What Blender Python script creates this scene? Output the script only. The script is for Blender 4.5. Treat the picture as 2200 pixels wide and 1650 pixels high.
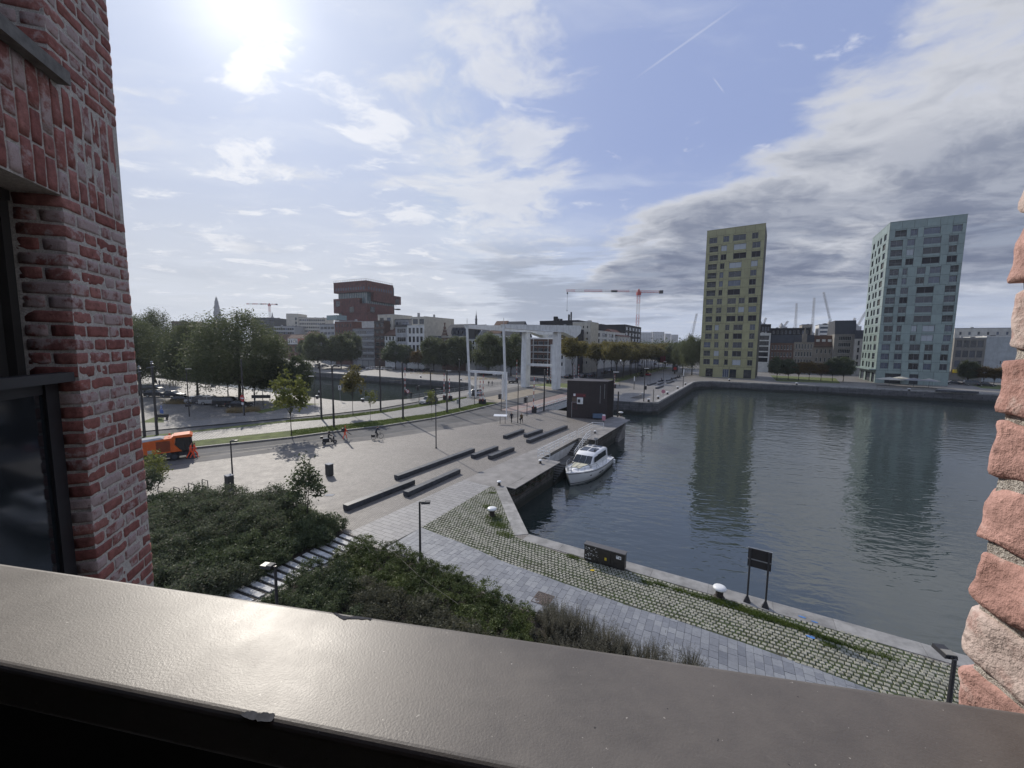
import bpy, bmesh, math, random
import numpy as np
from mathutils import Vector, Matrix, noise as mnoise
S = bpy.context.scene
for o in list(bpy.data.objects): bpy.data.objects.remove(o)
random.seed(7); RNG = np.random.default_rng(7)
R_ = math.radians
# ------------------------------------------------------------------ camera
FPX, PITCH, ROLL, HCAM = 860.0, math.atan(85/860.0), 0.0107, 13.0
cd = bpy.data.cameras.new('camera'); cam = bpy.data.objects.new('camera', cd); S.collection.objects.link(cam)
cd.sensor_width = 36.0; cd.lens = 36.0*FPX/2200.0; cd.clip_start = 0.05; cd.clip_end = 12000
cam.location = (0, 0, HCAM)
cam.rotation_euler = (Matrix.Rotation(math.pi/2-PITCH, 3, 'X') @ Matrix.Rotation(ROLL, 3, 'Z')).to_euler()
S.camera = cam
# ------------------------------------------------------------------ light
SUN_AZ, SUN_EL = R_(-32.5), R_(33.7)          # azimuth from +Y towards +X
sdir = Vector((math.sin(SUN_AZ)*math.cos(SUN_EL), math.cos(SUN_AZ)*math.cos(SUN_EL), math.sin(SUN_EL)))
sl = bpy.data.lights.new('sun', 'SUN'); sun = bpy.data.objects.new('sun', sl); S.collection.objects.link(sun)
sl.energy = 3.1; sl.angle = R_(0.6); sl.color = (1.0, 0.93, 0.83)
sun.rotation_euler = sdir.to_track_quat('Z', 'Y').to_euler()
S.render.engine = 'CYCLES'
S.view_settings.view_transform = 'Standard'; S.view_settings.look = 'None'
S.view_settings.exposure = 0.15; S.view_settings.gamma = 1.0
S.cycles.use_denoising = True
S.cycles.max_bounces = 6; S.cycles.diffuse_bounces = 3; S.cycles.glossy_bounces = 3
S.cycles.transmission_bounces = 4; S.cycles.transparent_max_bounces = 6
S.cycles.volume_bounces = 0
S.cycles.caustics_reflective = False; S.cycles.caustics_refractive = False
# ------------------------------------------------------------------ node helper
class N:
    def __init__(s, tree): s.t = tree; s.n = tree.nodes; s.l = tree.links
    def new(s, typ, **kw):
        nd = s.n.new(typ)
        for k, v in kw.items():
            if k.startswith('_'): setattr(nd, k[1:], v)
        return nd
    def put(s, sock, v):
        if v is None: return
        if hasattr(v, 'is_output') or isinstance(v, bpy.types.NodeSocket): s.l.new(v, sock)
        else:
            try: sock.default_value = v
            except Exception: sock.default_value = (*v, 1.0)
    def math(s, op, a, b=None, c=None, clamp=False):
        nd = s.n.new('ShaderNodeMath'); nd.operation = op; nd.use_clamp = clamp
        s.put(nd.inputs[0], a)
        if b is not None: s.put(nd.inputs[1], b)
        if c is not None: s.put(nd.inputs[2], c)
        return nd.outputs[0]
    def vmath(s, op, a, b=None):
        nd = s.n.new('ShaderNodeVectorMath'); nd.operation = op
        s.put(nd.inputs[0], a)
        if b is not None:
            if op == 'SCALE': s.put(nd.inputs['Scale'], b)
            else: s.put(nd.inputs[1], b)
        return nd.outputs['Value'] if op in ('DOT_PRODUCT', 'LENGTH') else nd.outputs[0]
    def mix(s, f, a, b, blend='MIX'):
        nd = s.n.new('ShaderNodeMix'); nd.data_type = 'RGBA'; nd.blend_type = blend
        s.put(nd.inputs[0], f); s.put(nd.inputs[6], col4(a)); s.put(nd.inputs[7], col4(b))
        return nd.outputs[2]
    def ramp(s, f, stops, interp='LINEAR'):
        nd = s.n.new('ShaderNodeValToRGB'); nd.color_ramp.interpolation = interp
        e = nd.color_ramp.elements
        while len(e) < len(stops): e.new(0.5)
        for el, (p, c) in zip(e, stops):
            el.position = p; el.color = col4(c) if not isinstance(c, (int, float)) else (c, c, c, 1)
        s.put(nd.inputs[0], f); return nd.outputs[0]
    def noise(s, vec, scale, detail=3, rough=0.55, dist=0.0, dim='3D'):
        nd = s.n.new('ShaderNodeTexNoise'); nd.noise_dimensions = dim
        s.put(nd.inputs['Vector'], vec); s.put(nd.inputs['Scale'], scale)
        nd.inputs['Detail'].default_value = detail; nd.inputs['Roughness'].default_value = rough
        nd.inputs['Distortion'].default_value = dist
        return nd.outputs['Fac']
    def smooth(s, v, a, b):
        nd = s.n.new('ShaderNodeMapRange'); nd.interpolation_type = 'SMOOTHSTEP'
        s.put(nd.inputs['Value'], v); nd.inputs['From Min'].default_value = a; nd.inputs['From Max'].default_value = b
        return nd.outputs[0]
    def mapping(s, vec, loc=(0, 0, 0), rot=(0, 0, 0), scale=(1, 1, 1)):
        nd = s.n.new('ShaderNodeMapping'); s.put(nd.inputs[0], vec)
        nd.inputs['Location'].default_value = loc; nd.inputs['Rotation'].default_value = rot; nd.inputs['Scale'].default_value = scale
        return nd.outputs[0]
    def bump(s, h, strength=0.3, dist=0.02):
        nd = s.n.new('ShaderNodeBump'); s.put(nd.inputs['Height'], h)
        nd.inputs['Strength'].default_value = strength; nd.inputs['Distance'].default_value = dist
        return nd.outputs[0]
def col4(c):
    if isinstance(c, (tuple, list)) and len(c) == 3: return (*c, 1.0)
    return c
def srgb(r, g, b):
    f = lambda v: (v/255/12.92) if v/255 <= 0.04045 else ((v/255+0.055)/1.055)**2.4
    return (f(r), f(g), f(b))
# ------------------------------------------------------------------ sky
W = bpy.data.worlds.new('World'); S.world = W; W.use_nodes = True
w = N(W.node_tree); W.node_tree.nodes.clear()
wo = w.n.new('ShaderNodeOutputWorld'); bg = w.n.new('ShaderNodeBackground'); bg.inputs[1].default_value = 0.1
w.l.new(bg.outputs[0], wo.inputs[0])
sky = w.n.new('ShaderNodeTexSky'); sky.sky_type = 'NISHITA'; sky.sun_disc = False
sky.sun_elevation = SUN_EL; sky.sun_rotation = SUN_AZ; sky.altitude = 10; sky.air_density = 1.0; sky.dust_density = 1.2; sky.ozone_density = 2.0
dirv = w.vmath('NORMALIZE', w.n.new('ShaderNodeTexCoord').outputs['Generated'])
sx = w.n.new('ShaderNodeSeparateXYZ'); w.l.new(dirv, sx.inputs[0]); dx, dy, dz = sx.outputs
zc = w.math('MAXIMUM', dz, 0.0)
den = w.math('ADD', zc, 0.10)
cu = w.n.new('ShaderNodeCombineXYZ')
w.put(cu.inputs[0], w.math('DIVIDE', dx, den)); w.put(cu.inputs[1], w.math('DIVIDE', dy, den)); uv = cu.outputs[0]
sd = w.vmath('DOT_PRODUCT', dirv, tuple(sdir))
def blob(az, el, inner, outer):           # soft round region of the sky about a direction, 1 inside
    a, e = R_(az), R_(el)
    d = w.vmath('DOT_PRODUCT', dirv, (math.sin(a)*math.cos(e), math.cos(a)*math.cos(e), math.sin(e)))
    return w.smooth(d, math.cos(R_(outer)), math.cos(R_(inner)))
SKY = dict(w=w, sky=sky, bg=bg, dirv=dirv, uv=uv, sd=sd, dx=dx, dy=dy, dz=dz)
# warp for ragged cloud edges
wn = w.n.new('ShaderNodeTexNoise'); w.put(wn.inputs['Vector'], uv); wn.inputs['Scale'].default_value = 1.3; wn.inputs['Detail'].default_value = 5
warp = w.vmath('SCALE', w.vmath('SUBTRACT', wn.outputs['Color'], (0.5, 0.5, 0.5)), 0.6)
uvw = w.vmath('ADD', uv, warp)
bank_n = w.noise(w.mapping(uvw, (3.1, 0.7, 0), (0, 0, R_(25)), (0.42, 0.70, 1)), 1.35, 6, 0.52)
puff_n = w.noise(w.mapping(uvw, (5.1, 3.7, 0), (0, 0, R_(28)), (0.8, 1.1, 1)), 2.6, 6, 0.60)
cum_n = w.noise(w.mapping(uvw, (8.3, 2.2, 0), (0, 0, R_(30)), (0.9, 1.25, 1)), 2.3, 8, 0.62)
wisp_n = w.noise(w.mapping(uvw, (1.3, 5.2, 0), (0, 0, R_(-35)), (0.6, 1.35, 1)), 1.7, 8, 0.6)
tuft_n = w.noise(w.mapping(uvw, (4.4, 9.1, 0), (0, 0, R_(-30)), (0.9, 1.25, 1)), 2.7, 8, 0.62)
fine_n = w.noise(uvw, 5.0, 6, 0.65)
strk_n = w.noise(w.mapping(dirv, (2.2, 1.0, 0), (0, 0, 0), (2.0, 2.0, 17.0)), 2.1, 6, 0.58)
mul = lambda a, b: w.math('MULTIPLY', a, b)
add = lambda a, b: w.math('ADD', a, b)
# where each kind of cloud lies
right_bank = w.smooth(add(dx, mul(dz, -0.75)), -0.12, 0.28)
gap = w.math('MAXIMUM', blob(19, 33, 2, 20), mul(blob(36, 45, 2, 24), 0.9))
bank_v = w.math('SUBTRACT', add(add(mul(bank_n, 0.62), mul(puff_n, 0.38)), w.math('MULTIPLY_ADD', right_bank, 0.36, -0.17)), mul(gap, 0.20))
bank_m = w.smooth(bank_v, 0.49, 0.60)
bank_core = w.smooth(bank_v, 0.53, 0.70)
lowdark = w.smooth(dz, 0.42, 0.16)
nohor = w.smooth(dz, 0.055, 0.135)
# colours are ten times the wished radiance: the background strength is 0.1
glow = add(add(mul(w.math('POWER', w.math('MAXIMUM', sd, 0.0), 260.0), 3.4), mul(w.math('POWER', w.math('MAXIMUM', sd, 0.0), 40.0), 1.7)), mul(w.math('POWER', w.math('MAXIMUM', sd, 0.0), 6.0), 0.55))
base = w.vmath('MINIMUM', w.mix(1.0, sky.outputs[0], (0.75, 0.80, 1.0), 'MULTIPLY'), (6.0, 6.2, 6.8))
leftness = w.smooth(dx, 0.40, -0.25)
veilc = w.mix(leftness, (3.0, 3.7, 6.0), (3.9, 4.7, 6.7))
c1 = w.mix(0.82, base, veilc)
c1 = w.mix(mul(gap, 0.5), c1, (2.8, 3.5, 5.9))
c1 = w.mix(mul(w.smooth(dz, 0.42, 0.03), 0.85), c1, w.mix(leftness, (5.2, 5.8, 7.0), (5.9, 6.15, 6.5)))
wisp_m = mul(w.smooth(w.math('SUBTRACT', wisp_n, mul(gap, 0.08)), 0.44, 0.78), 0.6)
c1 = w.mix(wisp_m, c1, (6.2, 6.6, 7.5))
tuft_m = mul(w.smooth(add(tuft_n, w.math('SUBTRACT', mul(blob(-22, 20, 6, 26), 0.08), 0.02)), 0.575, 0.70), 0.75)
c1 = w.mix(tuft_m, c1, (7.6, 7.7, 8.1))
cum_bias = add(mul(blob(-3, 27, 4, 17), 0.15), mul(blob(2, 17, 2, 12), 0.06))
cum_m = mul(w.smooth(w.math('SUBTRACT', add(cum_n, cum_bias), mul(gap, 0.10)), 0.55, 0.72), 0.8)
c1 = w.mix(cum_m, c1, w.mix(fine_n, (5.2, 5.5, 6.3), (7.6, 7.7, 8.0)))
lump = w.smooth(w.noise(w.mapping(uvw, (2.0, 6.0, 0), (0, 0, R_(20)), (0.7, 1.15, 1)), 3.4, 7, 0.6), 0.36, 0.64)
midc = w.mix(lump, (2.9, 3.2, 4.0), (4.7, 4.9, 5.5)); darkc = w.mix(lump, (1.25, 1.5, 2.25), (2.7, 3.0, 3.8))
bank_col = w.mix(bank_core, (6.0, 6.15, 6.6), w.mix(mul(lowdark, 0.85), midc, darkc))
c1 = w.mix(mul(bank_m, w.math('MULTIPLY_ADD', nohor, 0.85, 0.15)), c1, bank_col)
# flat grey streaks low over the horizon
strk_m = mul(mul(w.smooth(add(strk_n, mul(blob(7, 11.5, 2, 15), 0.13)), 0.50, 0.66), mul(w.smooth(dz, 0.02, 0.07), w.smooth(dz, 0.27, 0.17))), w.math('MULTIPLY_ADD', w.smooth(dx, -0.35, 0.05), 0.62, 0.16))
c1 = w.mix(strk_m, c1, (2.6, 3.0, 3.9))
# two thin vapour trails
def trail(az0, el0, az1, el1, wd, k):
    v = lambda a, e: Vector((math.sin(R_(a))*math.cos(R_(e)), math.cos(R_(a))*math.cos(R_(e)), math.sin(R_(e))))
    p, q = v(az0, el0), v(az1, el1); n_ = p.cross(q).normalized(); t_ = (q-p).normalized(); mid = (p+q)/2; half = (q-p).length/2
    off = w.math('ABSOLUTE', w.vmath('DOT_PRODUCT', dirv, tuple(n_))); al = w.math('ABSOLUTE', w.math('SUBTRACT', w.vmath('DOT_PRODUCT', dirv, tuple(t_)), mid.dot(t_)))
    return mul(mul(w.smooth(off, wd, wd*.25), w.smooth(al, half, half*.35)), k)
def azel(px, py):
    x, y = px-1100.0, 825.0-py; d = Vector((x, 860*math.cos(PITCH)+y*math.sin(PITCH), -860*math.sin(PITCH)+y*math.cos(PITCH))).normalized(); return math.degrees(math.atan2(d.x, d.y)), math.degrees(math.asin(d.z))
c1 = w.mix(trail(*azel(1345, 175), *azel(1600, -10), .0026, .22), c1, (7.0, 7.2, 7.8)); c1 = w.mix(trail(*azel(1522, 158), *azel(1552, 198), .0018, .25), c1, (7.0, 7.2, 7.8))
gl = w.n.new('ShaderNodeCombineColor'); w.put(gl.inputs[0], glow); w.put(gl.inputs[1], mul(glow, 0.975)); w.put(gl.inputs[2], mul(glow, 0.90))
c1 = w.mix(1.0, c1, gl.outputs[0], 'ADD')
w.l.new(c1, bg.inputs[0])
# ------------------------------------------------------------------ photograph geometry: a pixel of the 2200 px picture to a place on the ground
def ray(px, py):
    x, y = px-1100.0, 825.0-py
    c, s = math.cos(ROLL), math.sin(ROLL); x, y = c*x-s*y, s*x+c*y
    return Vector((x, FPX*math.cos(PITCH)+y*math.sin(PITCH), -FPX*math.sin(PITCH)+y*math.cos(PITCH)))
def G(px, py, z=0.0):
    d = ray(px, py); t = (z-HCAM)/d.z
    return Vector((d.x*t, d.y*t, z))
def atY(px, py, Y):
    d = ray(px, py); t = Y/d.y
    return Vector((d.x*t, Y, HCAM+d.z*t))
def zat(px, py, P):                        # height over the ground of the point of pixel row py that stands over ground point P
    d = ray(px, py); t = math.hypot(P[0], P[1])/math.hypot(d.x, d.y)
    return HCAM+d.z*t
def online(px, py, P, Q):                  # ground point of column px on the vertical plane through P and Q
    d = ray(px, py); ex, ey = Q[0]-P[0], Q[1]-P[1]
    t = (P[0]*ey-P[1]*ex)/(d.x*ey-d.y*ex)
    return Vector((d.x*t, d.y*t, 0))
# ------------------------------------------------------------------ mesh builder
class MB:
    def __init__(s): s.v = []; s.f = []; s.mi = []; s.m = 0
    def add(s, vs, fs):
        b = len(s.v); s.v.extend([tuple(p) for p in vs])
        for f in fs: s.f.append([b+i for i in f]); s.mi.append(s.m)
    def mat(s, i): s.m = i; return s
    def quad(s, a, b, c, d): s.add([a, b, c, d], [(0, 1, 2, 3)])
    def box(s, c, size, rz=0.0, M=None, taper=1.0):
        hx, hy, hz = size[0]/2, size[1]/2, size[2]/2
        P = [(-hx, -hy, -hz), (hx, -hy, -hz), (hx, hy, -hz), (-hx, hy, -hz),
             (-hx*taper, -hy*taper, hz), (hx*taper, -hy*taper, hz), (hx*taper, hy*taper, hz), (-hx*taper, hy*taper, hz)]
        cz, sz = math.cos(rz), math.sin(rz)
        out = []
        for x, y, z in P:
            q = Vector((x*cz-y*sz, x*sz+y*cz, z))
            if M is not None: q = M @ q
            out.append((q.x+c[0], q.y+c[1], q.z+c[2]))
        s.add(out, [(0, 3, 2, 1), (4, 5, 6, 7), (0, 1, 5, 4), (1, 2, 6, 5), (2, 3, 7, 6), (3, 0, 4, 7)])
        return s
    def b2(s, x0, x1, y0, y1, z0, z1):
        return s.box(((x0+x1)/2, (y0+y1)/2, (z0+z1)/2), (x1-x0, y1-y0, z1-z0))
    def prism(s, poly, z0, z1):
        n = len(poly); vs = [(p[0], p[1], z0) for p in poly]+[(p[0], p[1], z1) for p in poly]
        a = sum(poly[i][0]*poly[(i+1) % n][1]-poly[(i+1) % n][0]*poly[i][1] for i in range(n))
        fs = [tuple(range(n-1, -1, -1)), tuple(range(n, 2*n))]+[(i, (i+1) % n, n+(i+1) % n, n+i) for i in range(n)]
        if a < 0: fs = [tuple(reversed(f)) for f in fs]
        s.add(vs, fs); return s
    def xprism(s, poly, x0, x1):           # outline in (y,z), extruded along x
        n = len(poly); vs = [(x0, p[0], p[1]) for p in poly]+[(x1, p[0], p[1]) for p in poly]
        s.add(vs, [tuple(range(n-1, -1, -1)), tuple(range(n, 2*n))]+[(i, (i+1) % n, n+(i+1) % n, n+i) for i in range(n)]); return s
    def yprism(s, poly, y0, y1):           # outline in (x,z), extruded along y
        n = len(poly); vs = [(p[0], y0, p[1]) for p in poly]+[(p[0], y1, p[1]) for p in poly]
        s.add(vs, [tuple(range(n)), tuple(range(2*n-1, n-1, -1))]+[(i, n+i, n+(i+1) % n, (i+1) % n) for i in range(n)]); return s
    def tube(s, pts, r, n=6, r1=None, cap=True):
        pts = [Vector(p) for p in pts]; k = len(pts); rings = []
        for i, p in enumerate(pts):
            t = (pts[min(i+1, k-1)]-pts[max(i-1, 0)])
            t = t.normalized() if t.length > 1e-9 else Vector((0, 0, 1))
            a = Vector((0, 0, 1)) if abs(t.z) < 0.9 else Vector((1, 0, 0))
            u = t.cross(a).normalized(); v = u.cross(t)
            rr = r if r1 is None else r+(r1-r)*i/max(1, k-1)
            rings.append([p+u*(rr*math.cos(2*math.pi*j/n))+v*(rr*math.sin(2*math.pi*j/n)) for j in range(n)])
        vs = [q for rg in rings for q in rg]; fs = []
        for i in range(k-1):
            for j in range(n):
                fs.append((i*n+j, i*n+(j+1) % n, (i+1)*n+(j+1) % n, (i+1)*n+j))
        if cap: fs.append(tuple(range(n-1, -1, -1))); fs.append(tuple((k-1)*n+j for j in range(n)))
        s.add(vs, fs); return s
    def lathe(s, c, prof, n=12, ax='z'):   # profile (r, h)
        vs = []
        for r, h in prof:
            for j in range(n):
                a = 2*math.pi*j/n
                q = (r*math.cos(a), r*math.sin(a), h)
                if ax == 'y': q = (q[0], q[2], q[1])
                if ax == 'x': q = (q[2], q[0], q[1])
                vs.append((c[0]+q[0], c[1]+q[1], c[2]+q[2]))
        k = len(prof); fs = [(i*n+j, i*n+(j+1) % n, (i+1)*n+(j+1) % n, (i+1)*n+j) for i in range(k-1) for j in range(n)]
        fs += [tuple(range(n-1, -1, -1)), tuple((k-1)*n+j for j in range(n))]
        s.add(vs, fs); return s
    def bar(s, a, b, w_, h_=None):
        a, b = Vector(a), Vector(b); h_ = h_ or w_; d = b-a
        q = d.to_track_quat('X', 'Z').to_matrix()
        s.box((a+b)/2, (d.length, w_, h_), M=q); return s
    def mesh(s, name, mats, smooth=False):
        me = bpy.data.meshes.new(name); me.from_pydata(s.v, [], s.f)
        if not isinstance(mats, (list, tuple)): mats = [mats]
        for m in mats: me.materials.append(m)
        if len(mats) > 1: me.polygons.foreach_set('material_index', s.mi)
        if smooth: me.polygons.foreach_set('use_smooth', [True]*len(s.f))
        me.update(); return me
    def build(s, name, mats, parent=None, smooth=False, kind=None):
        return obj(name, s.mesh(name, mats, smooth), parent, kind)
def obj(name, me, parent=None, kind=None, loc=None):
    o = bpy.data.objects.new(name, me); S.collection.objects.link(o)
    if parent is not None: o.parent = parent
    if kind: o['kind'] = kind
    if loc is not None: o.location = loc
    return o
def tag(o, label, cat, group=None):
    o['label'] = label; o['category'] = cat
    if group: o['group'] = group
    return o
def thing(name, label, cat, loc=(0, 0, 0), rz=0.0, group=None):
    o = bpy.data.objects.new(name, None); S.collection.objects.link(o)
    o.location = loc; o.rotation_euler = (0, 0, rz); o.empty_display_size = 0.2
    return tag(o, label, cat, group)
KIDS = {}
def dup(root, loc, rz=0.0, label=None, group=None, scale=None):
    r = root.copy(); S.collection.objects.link(r); r.location = loc; r.rotation_euler = (0, 0, rz)
    if scale: r.scale = scale if not isinstance(scale, (int, float)) else (scale,)*3
    if label: r['label'] = label
    if group: r['group'] = group
    for ch in root.children:
        c = ch.copy(); S.collection.objects.link(c); c.parent = r
        for g in ch.children:
            d = g.copy(); S.collection.objects.link(d); d.parent = c
    return r
def fillpoly(name, outer, holes, z, mats, parent=None, kind='structure'):
    bm = bmesh.new(); es = []
    for loop in [outer]+holes:
        vs = [bm.verts.new((p[0], p[1], z)) for p in loop]
        es += [bm.edges.new((vs[i], vs[(i+1) % len(vs)])) for i in range(len(vs))]
    bmesh.ops.triangle_fill(bm, use_beauty=True, use_dissolve=False, edges=es, normal=(0, 0, 1))
    for f in bm.faces:
        if f.normal.z < 0: f.normal_flip()
    me = bpy.data.meshes.new(name); bm.to_mesh(me); bm.free(); me.materials.append(mats)
    return obj(name, me, parent, kind)
# ------------------------------------------------------------------ materials
MATS = {}
def mat(name, base, rough=0.7, metal=0.0, spec=0.5, var=0.0, vscale=3.0, bump=0.0, bscale=20.0, bdist=0.01, rnd=0.0, detail=4, coord='obj', grime=0.0, coat=0.0):
    """plain procedural surface: a base colour broken up by noise, fine relief, random shift per object"""
    if name in MATS: return MATS[name]
    m = bpy.data.materials.new(name); m.use_nodes = True; t = N(m.node_tree); b = m.node_tree.nodes['Principled BSDF']
    tc = t.n.new('ShaderNodeTexCoord'); geo = t.n.new('ShaderNodeNewGeometry')
    vec = tc.outputs['Object'] if coord == 'obj' else geo.outputs['Position']
    c = col4(base)
    if var > 0:
        n = t.noise(vec, vscale, detail, 0.6)
        c = t.mix(t.smooth(n, 0.3, 0.7), tuple(x*(1-var) for x in base), tuple(min(1, x*(1+var)) for x in base))
    if grime > 0:
        n2 = t.noise(t.mapping(vec, scale=(1, 1, 0.15)), 1.3, 5, 0.65)
        c = t.mix(t.math('MULTIPLY', t.smooth(n2, 0.45, 0.75), grime), c, tuple(x*0.35 for x in base))
    if rnd > 0:
        oi = t.n.new('ShaderNodeObjectInfo')
        k = t.math('MULTIPLY_ADD', oi.outputs['Random'], 2*rnd, 1-rnd)
        hs = t.n.new('ShaderNodeHueSaturation'); t.put(hs.inputs['Value'], k); t.put(hs.inputs['Color'], c); c = hs.outputs[0]
    t.put(b.inputs['Base Color'], c)
    b.inputs['Roughness'].default_value = rough; b.inputs['Metallic'].default_value = metal
    b.inputs['Specular IOR Level'].default_value = spec
    if coat: b.inputs['Coat Weight'].default_value = coat; b.inputs['Coat Roughness'].default_value = 0.08
    if bump > 0:
        t.put(b.inputs['Normal'], t.bump(t.noise(vec, bscale, 4, 0.6), bump, bdist))
    MATS[name] = m; return m
def newmat(name):
    m = bpy.data.materials.new(name); m.use_nodes = True; t = N(m.node_tree)
    MATS[name] = m
    return m, t, m.node_tree.nodes['Principled BSDF'], t.n.new('ShaderNodeNewGeometry').outputs['Position'], t.n.new('ShaderNodeTexCoord').outputs['Object']
E1 = Vector((0.866, -0.5, 0)); E2 = Vector((0.5, 0.866, 0))     # along the quays, along the bridge
RZQ = math.atan2(-0.5, 0.866)
def bricktex(t, vec, rot, w_, h_, mortar, c1, c2, cm, off=0.5, bias=0.0, smooth=0.1):
    nd = t.n.new('ShaderNodeTexBrick'); t.put(nd.inputs['Vector'], t.mapping(vec, rot=(0, 0, rot)))
    nd.offset = off; nd.inputs['Scale'].default_value = 1.0
    nd.inputs['Brick Width'].default_value = w_; nd.inputs['Row Height'].default_value = h_
    nd.inputs['Mortar Size'].default_value = mortar; nd.inputs['Mortar Smooth'].default_value = smooth; nd.inputs['Bias'].default_value = bias
    nd.inputs['Color1'].default_value = col4(c1); nd.inputs['Color2'].default_value = col4(c2); nd.inputs['Mortar'].default_value = col4(cm)
    return nd.outputs['Color'], nd.outputs['Fac']
def m_paving(name, c1, c2, cm, w_, h_, mortar, rot, rough=0.55, patch=0.25, bumpd=0.012, off=0.5, cvar=0.5, spec=0.5):
    m, t, b, pos, ob = newmat(name)
    wob = t.vmath('ADD', pos, t.vmath('SCALE', t.vmath('SUBTRACT', t.n.new('ShaderNodeTexNoise').outputs['Color'], (0.5, 0.5, 0.5)), 0.0))
    c, f = bricktex(t, pos, rot, w_, h_, mortar, c1, c2, cm, off)
    big = t.noise(pos, 0.12, 5, 0.62); mid = t.noise(pos, 1.1, 4, 0.6)
    k = t.math('ADD', t.math('MULTIPLY', t.smooth(big, 0.3, 0.7), patch), t.math('MULTIPLY', mid, patch*0.7))
    c = t.mix(1.0, c, t.ramp(k, [(0.0, 1.12), (0.5, 0.78)]), 'MULTIPLY')
    fn = t.noise(pos, 23.0, 2, 0.6)
    c = t.mix(1.0, c, t.ramp(fn, [(0.25, 1.0-cvar*0.55), (0.75, 1.0+cvar*0.35)]), 'MULTIPLY')
    t.put(b.inputs['Base Color'], c)
    b.inputs['Specular IOR Level'].default_value = spec
    t.put(b.inputs['Roughness'], t.math('MULTIPLY_ADD', mid, 0.2, rough-0.1))
    h = t.math('MULTIPLY_ADD', f, -1.0, t.math('MULTIPLY', fn, 0.5))
    t.put(b.inputs['Normal'], t.bump(h, 0.6, bumpd))
    return m
M_cob = m_paving('plaza_cobbles', (0.27, 0.245, 0.22), (0.19, 0.173, 0.157), (0.085, 0.076, 0.066), 0.20, 0.14, 0.016, R_(-32), rough=0.62, patch=0.34)
M_cob2 = m_paving('pale_cobbles', (0.29, 0.28, 0.265), (0.20, 0.19, 0.18), (0.08, 0.075, 0.07), 0.24, 0.16, 0.022, R_(27), rough=0.62, patch=0.35, spec=0.3)
M_tram = m_paving('tram_bed_cobbles', (0.27, 0.27, 0.262), (0.20, 0.20, 0.195), (0.06, 0.06, 0.06), 0.5, 0.28, 0.05, R_(40), rough=0.62, patch=0.25, spec=0.3)
M_band = m_paving('pale_slab_band', (0.27, 0.265, 0.26), (0.225, 0.22, 0.22), (0.10, 0.10, 0.10), 1.0, 0.42, 0.02, R_(28), rough=0.6, patch=0.2)
M_pave = m_paving('quay_paving', (0.27, 0.26, 0.245), (0.22, 0.212, 0.20), (0.12, 0.115, 0.11), 0.5, 0.3, 0.02, RZQ, rough=0.66, patch=0.3, spec=0.3)
M_farpave = m_paving('far_quay_paving', (0.24, 0.225, 0.205), (0.19, 0.18, 0.165), (0.12, 0.11, 0.10), 0.6, 0.4, 0.02, RZQ, rough=0.6, patch=0.3)
M_conc = mat('quay_concrete', (0.21, 0.20, 0.19), 0.68, var=0.22, vscale=0.7, bump=0.25, bscale=14, coord='w', detail=6)
M_asph = mat('asphalt', (0.088, 0.089, 0.092), 0.82, spec=0.2, var=0.25, vscale=0.35, bump=0.3, bscale=45, coord='w', detail=6)
M_asph2 = mat('dark_asphalt', (0.05, 0.05, 0.05), 0.85, spec=0.15, var=0.2, vscale=0.6, bump=0.3, bscale=45, coord='w')
M_bike = mat('cycle_path', (0.13, 0.126, 0.122), 0.8, spec=0.2, var=0.2, vscale=0.5, bump=0.2, bscale=40, coord='w')
M_pink = mat('bridge_pink_deck', (0.23, 0.165, 0.145), 0.6, var=0.18, vscale=0.6, bump=0.2, bscale=30, coord='w')
M_tan = mat('bridge_tan_deck', (0.22, 0.185, 0.135), 0.6, var=0.2, vscale=0.5, bump=0.2, bscale=30, coord='w')
M_land = mat('land', (0.17, 0.165, 0.155), 0.8, var=0.3, vscale=0.05, coord='w')
M_kerb = mat('kerb_stone', (0.19, 0.185, 0.18), 0.7, var=0.2, vscale=2, bump=0.2, coord='w')
M_coping = mat('coping_stone', (0.245, 0.24, 0.23), 0.7, var=0.28, vscale=1.1, bump=0.35, bscale=12, rnd=0.14, coord='w', detail=7)
M_soil = mat('soil', (0.035, 0.028, 0.022), 0.95, var=0.35, vscale=4, bump=0.6, bscale=14, bdist=0.04, coord='w')
M_line = mat('road_paint', (0.62, 0.62, 0.60), 0.6, var=0.25, vscale=6, coord='w')
M_rail = mat('tram_rail', (0.06, 0.055, 0.05), 0.35, metal=0.6)
M_white = mat('white_paint', (0.72, 0.73, 0.73), 0.4, var=0.06, vscale=2, grime=0.10)
M_white2 = mat('gloss_white', (0.80, 0.80, 0.79), 0.22, coat=0.4)
M_beam = mat('bridge_white_paint', (0.70, 0.72, 0.72), 0.5, var=0.10, vscale=0.7, grime=0.35, detail=6)
M_blk = mat('black_metal', (0.022, 0.022, 0.025), 0.45, var=0.2, vscale=3)
M_pole = mat('pole_paint', (0.045, 0.042, 0.042), 0.5, var=0.25, vscale=2)
M_pole2 = mat('lamp_post_paint', (0.03, 0.03, 0.034), 0.42)
M_steel = mat('grey_steel', (0.30, 0.31, 0.32), 0.4, metal=0.5, var=0.15)
M_bench = mat('bench_stone', (0.043, 0.047, 0.056), 0.42, var=0.3, vscale=2.5, bump=0.15, bscale=60, rnd=0.15)
M_red = mat('signal_red', (0.42, 0.02, 0.025), 0.45)
M_orange = mat('sweeper_orange', (0.62, 0.115, 0.018), 0.4, var=0.12, vscale=1.5, grime=0.15)
M_hivis = mat('hi_vis_orange', (0.85, 0.10, 0.035), 0.75)
M_dark = mat('dark_cloth', (0.014, 0.015, 0.018), 0.85)
M_navy = mat('navy_cloth', (0.018, 0.022, 0.035), 0.85)
M_brown = mat('olive_brown_cloth', (0.10, 0.065, 0.025), 0.85)
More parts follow.
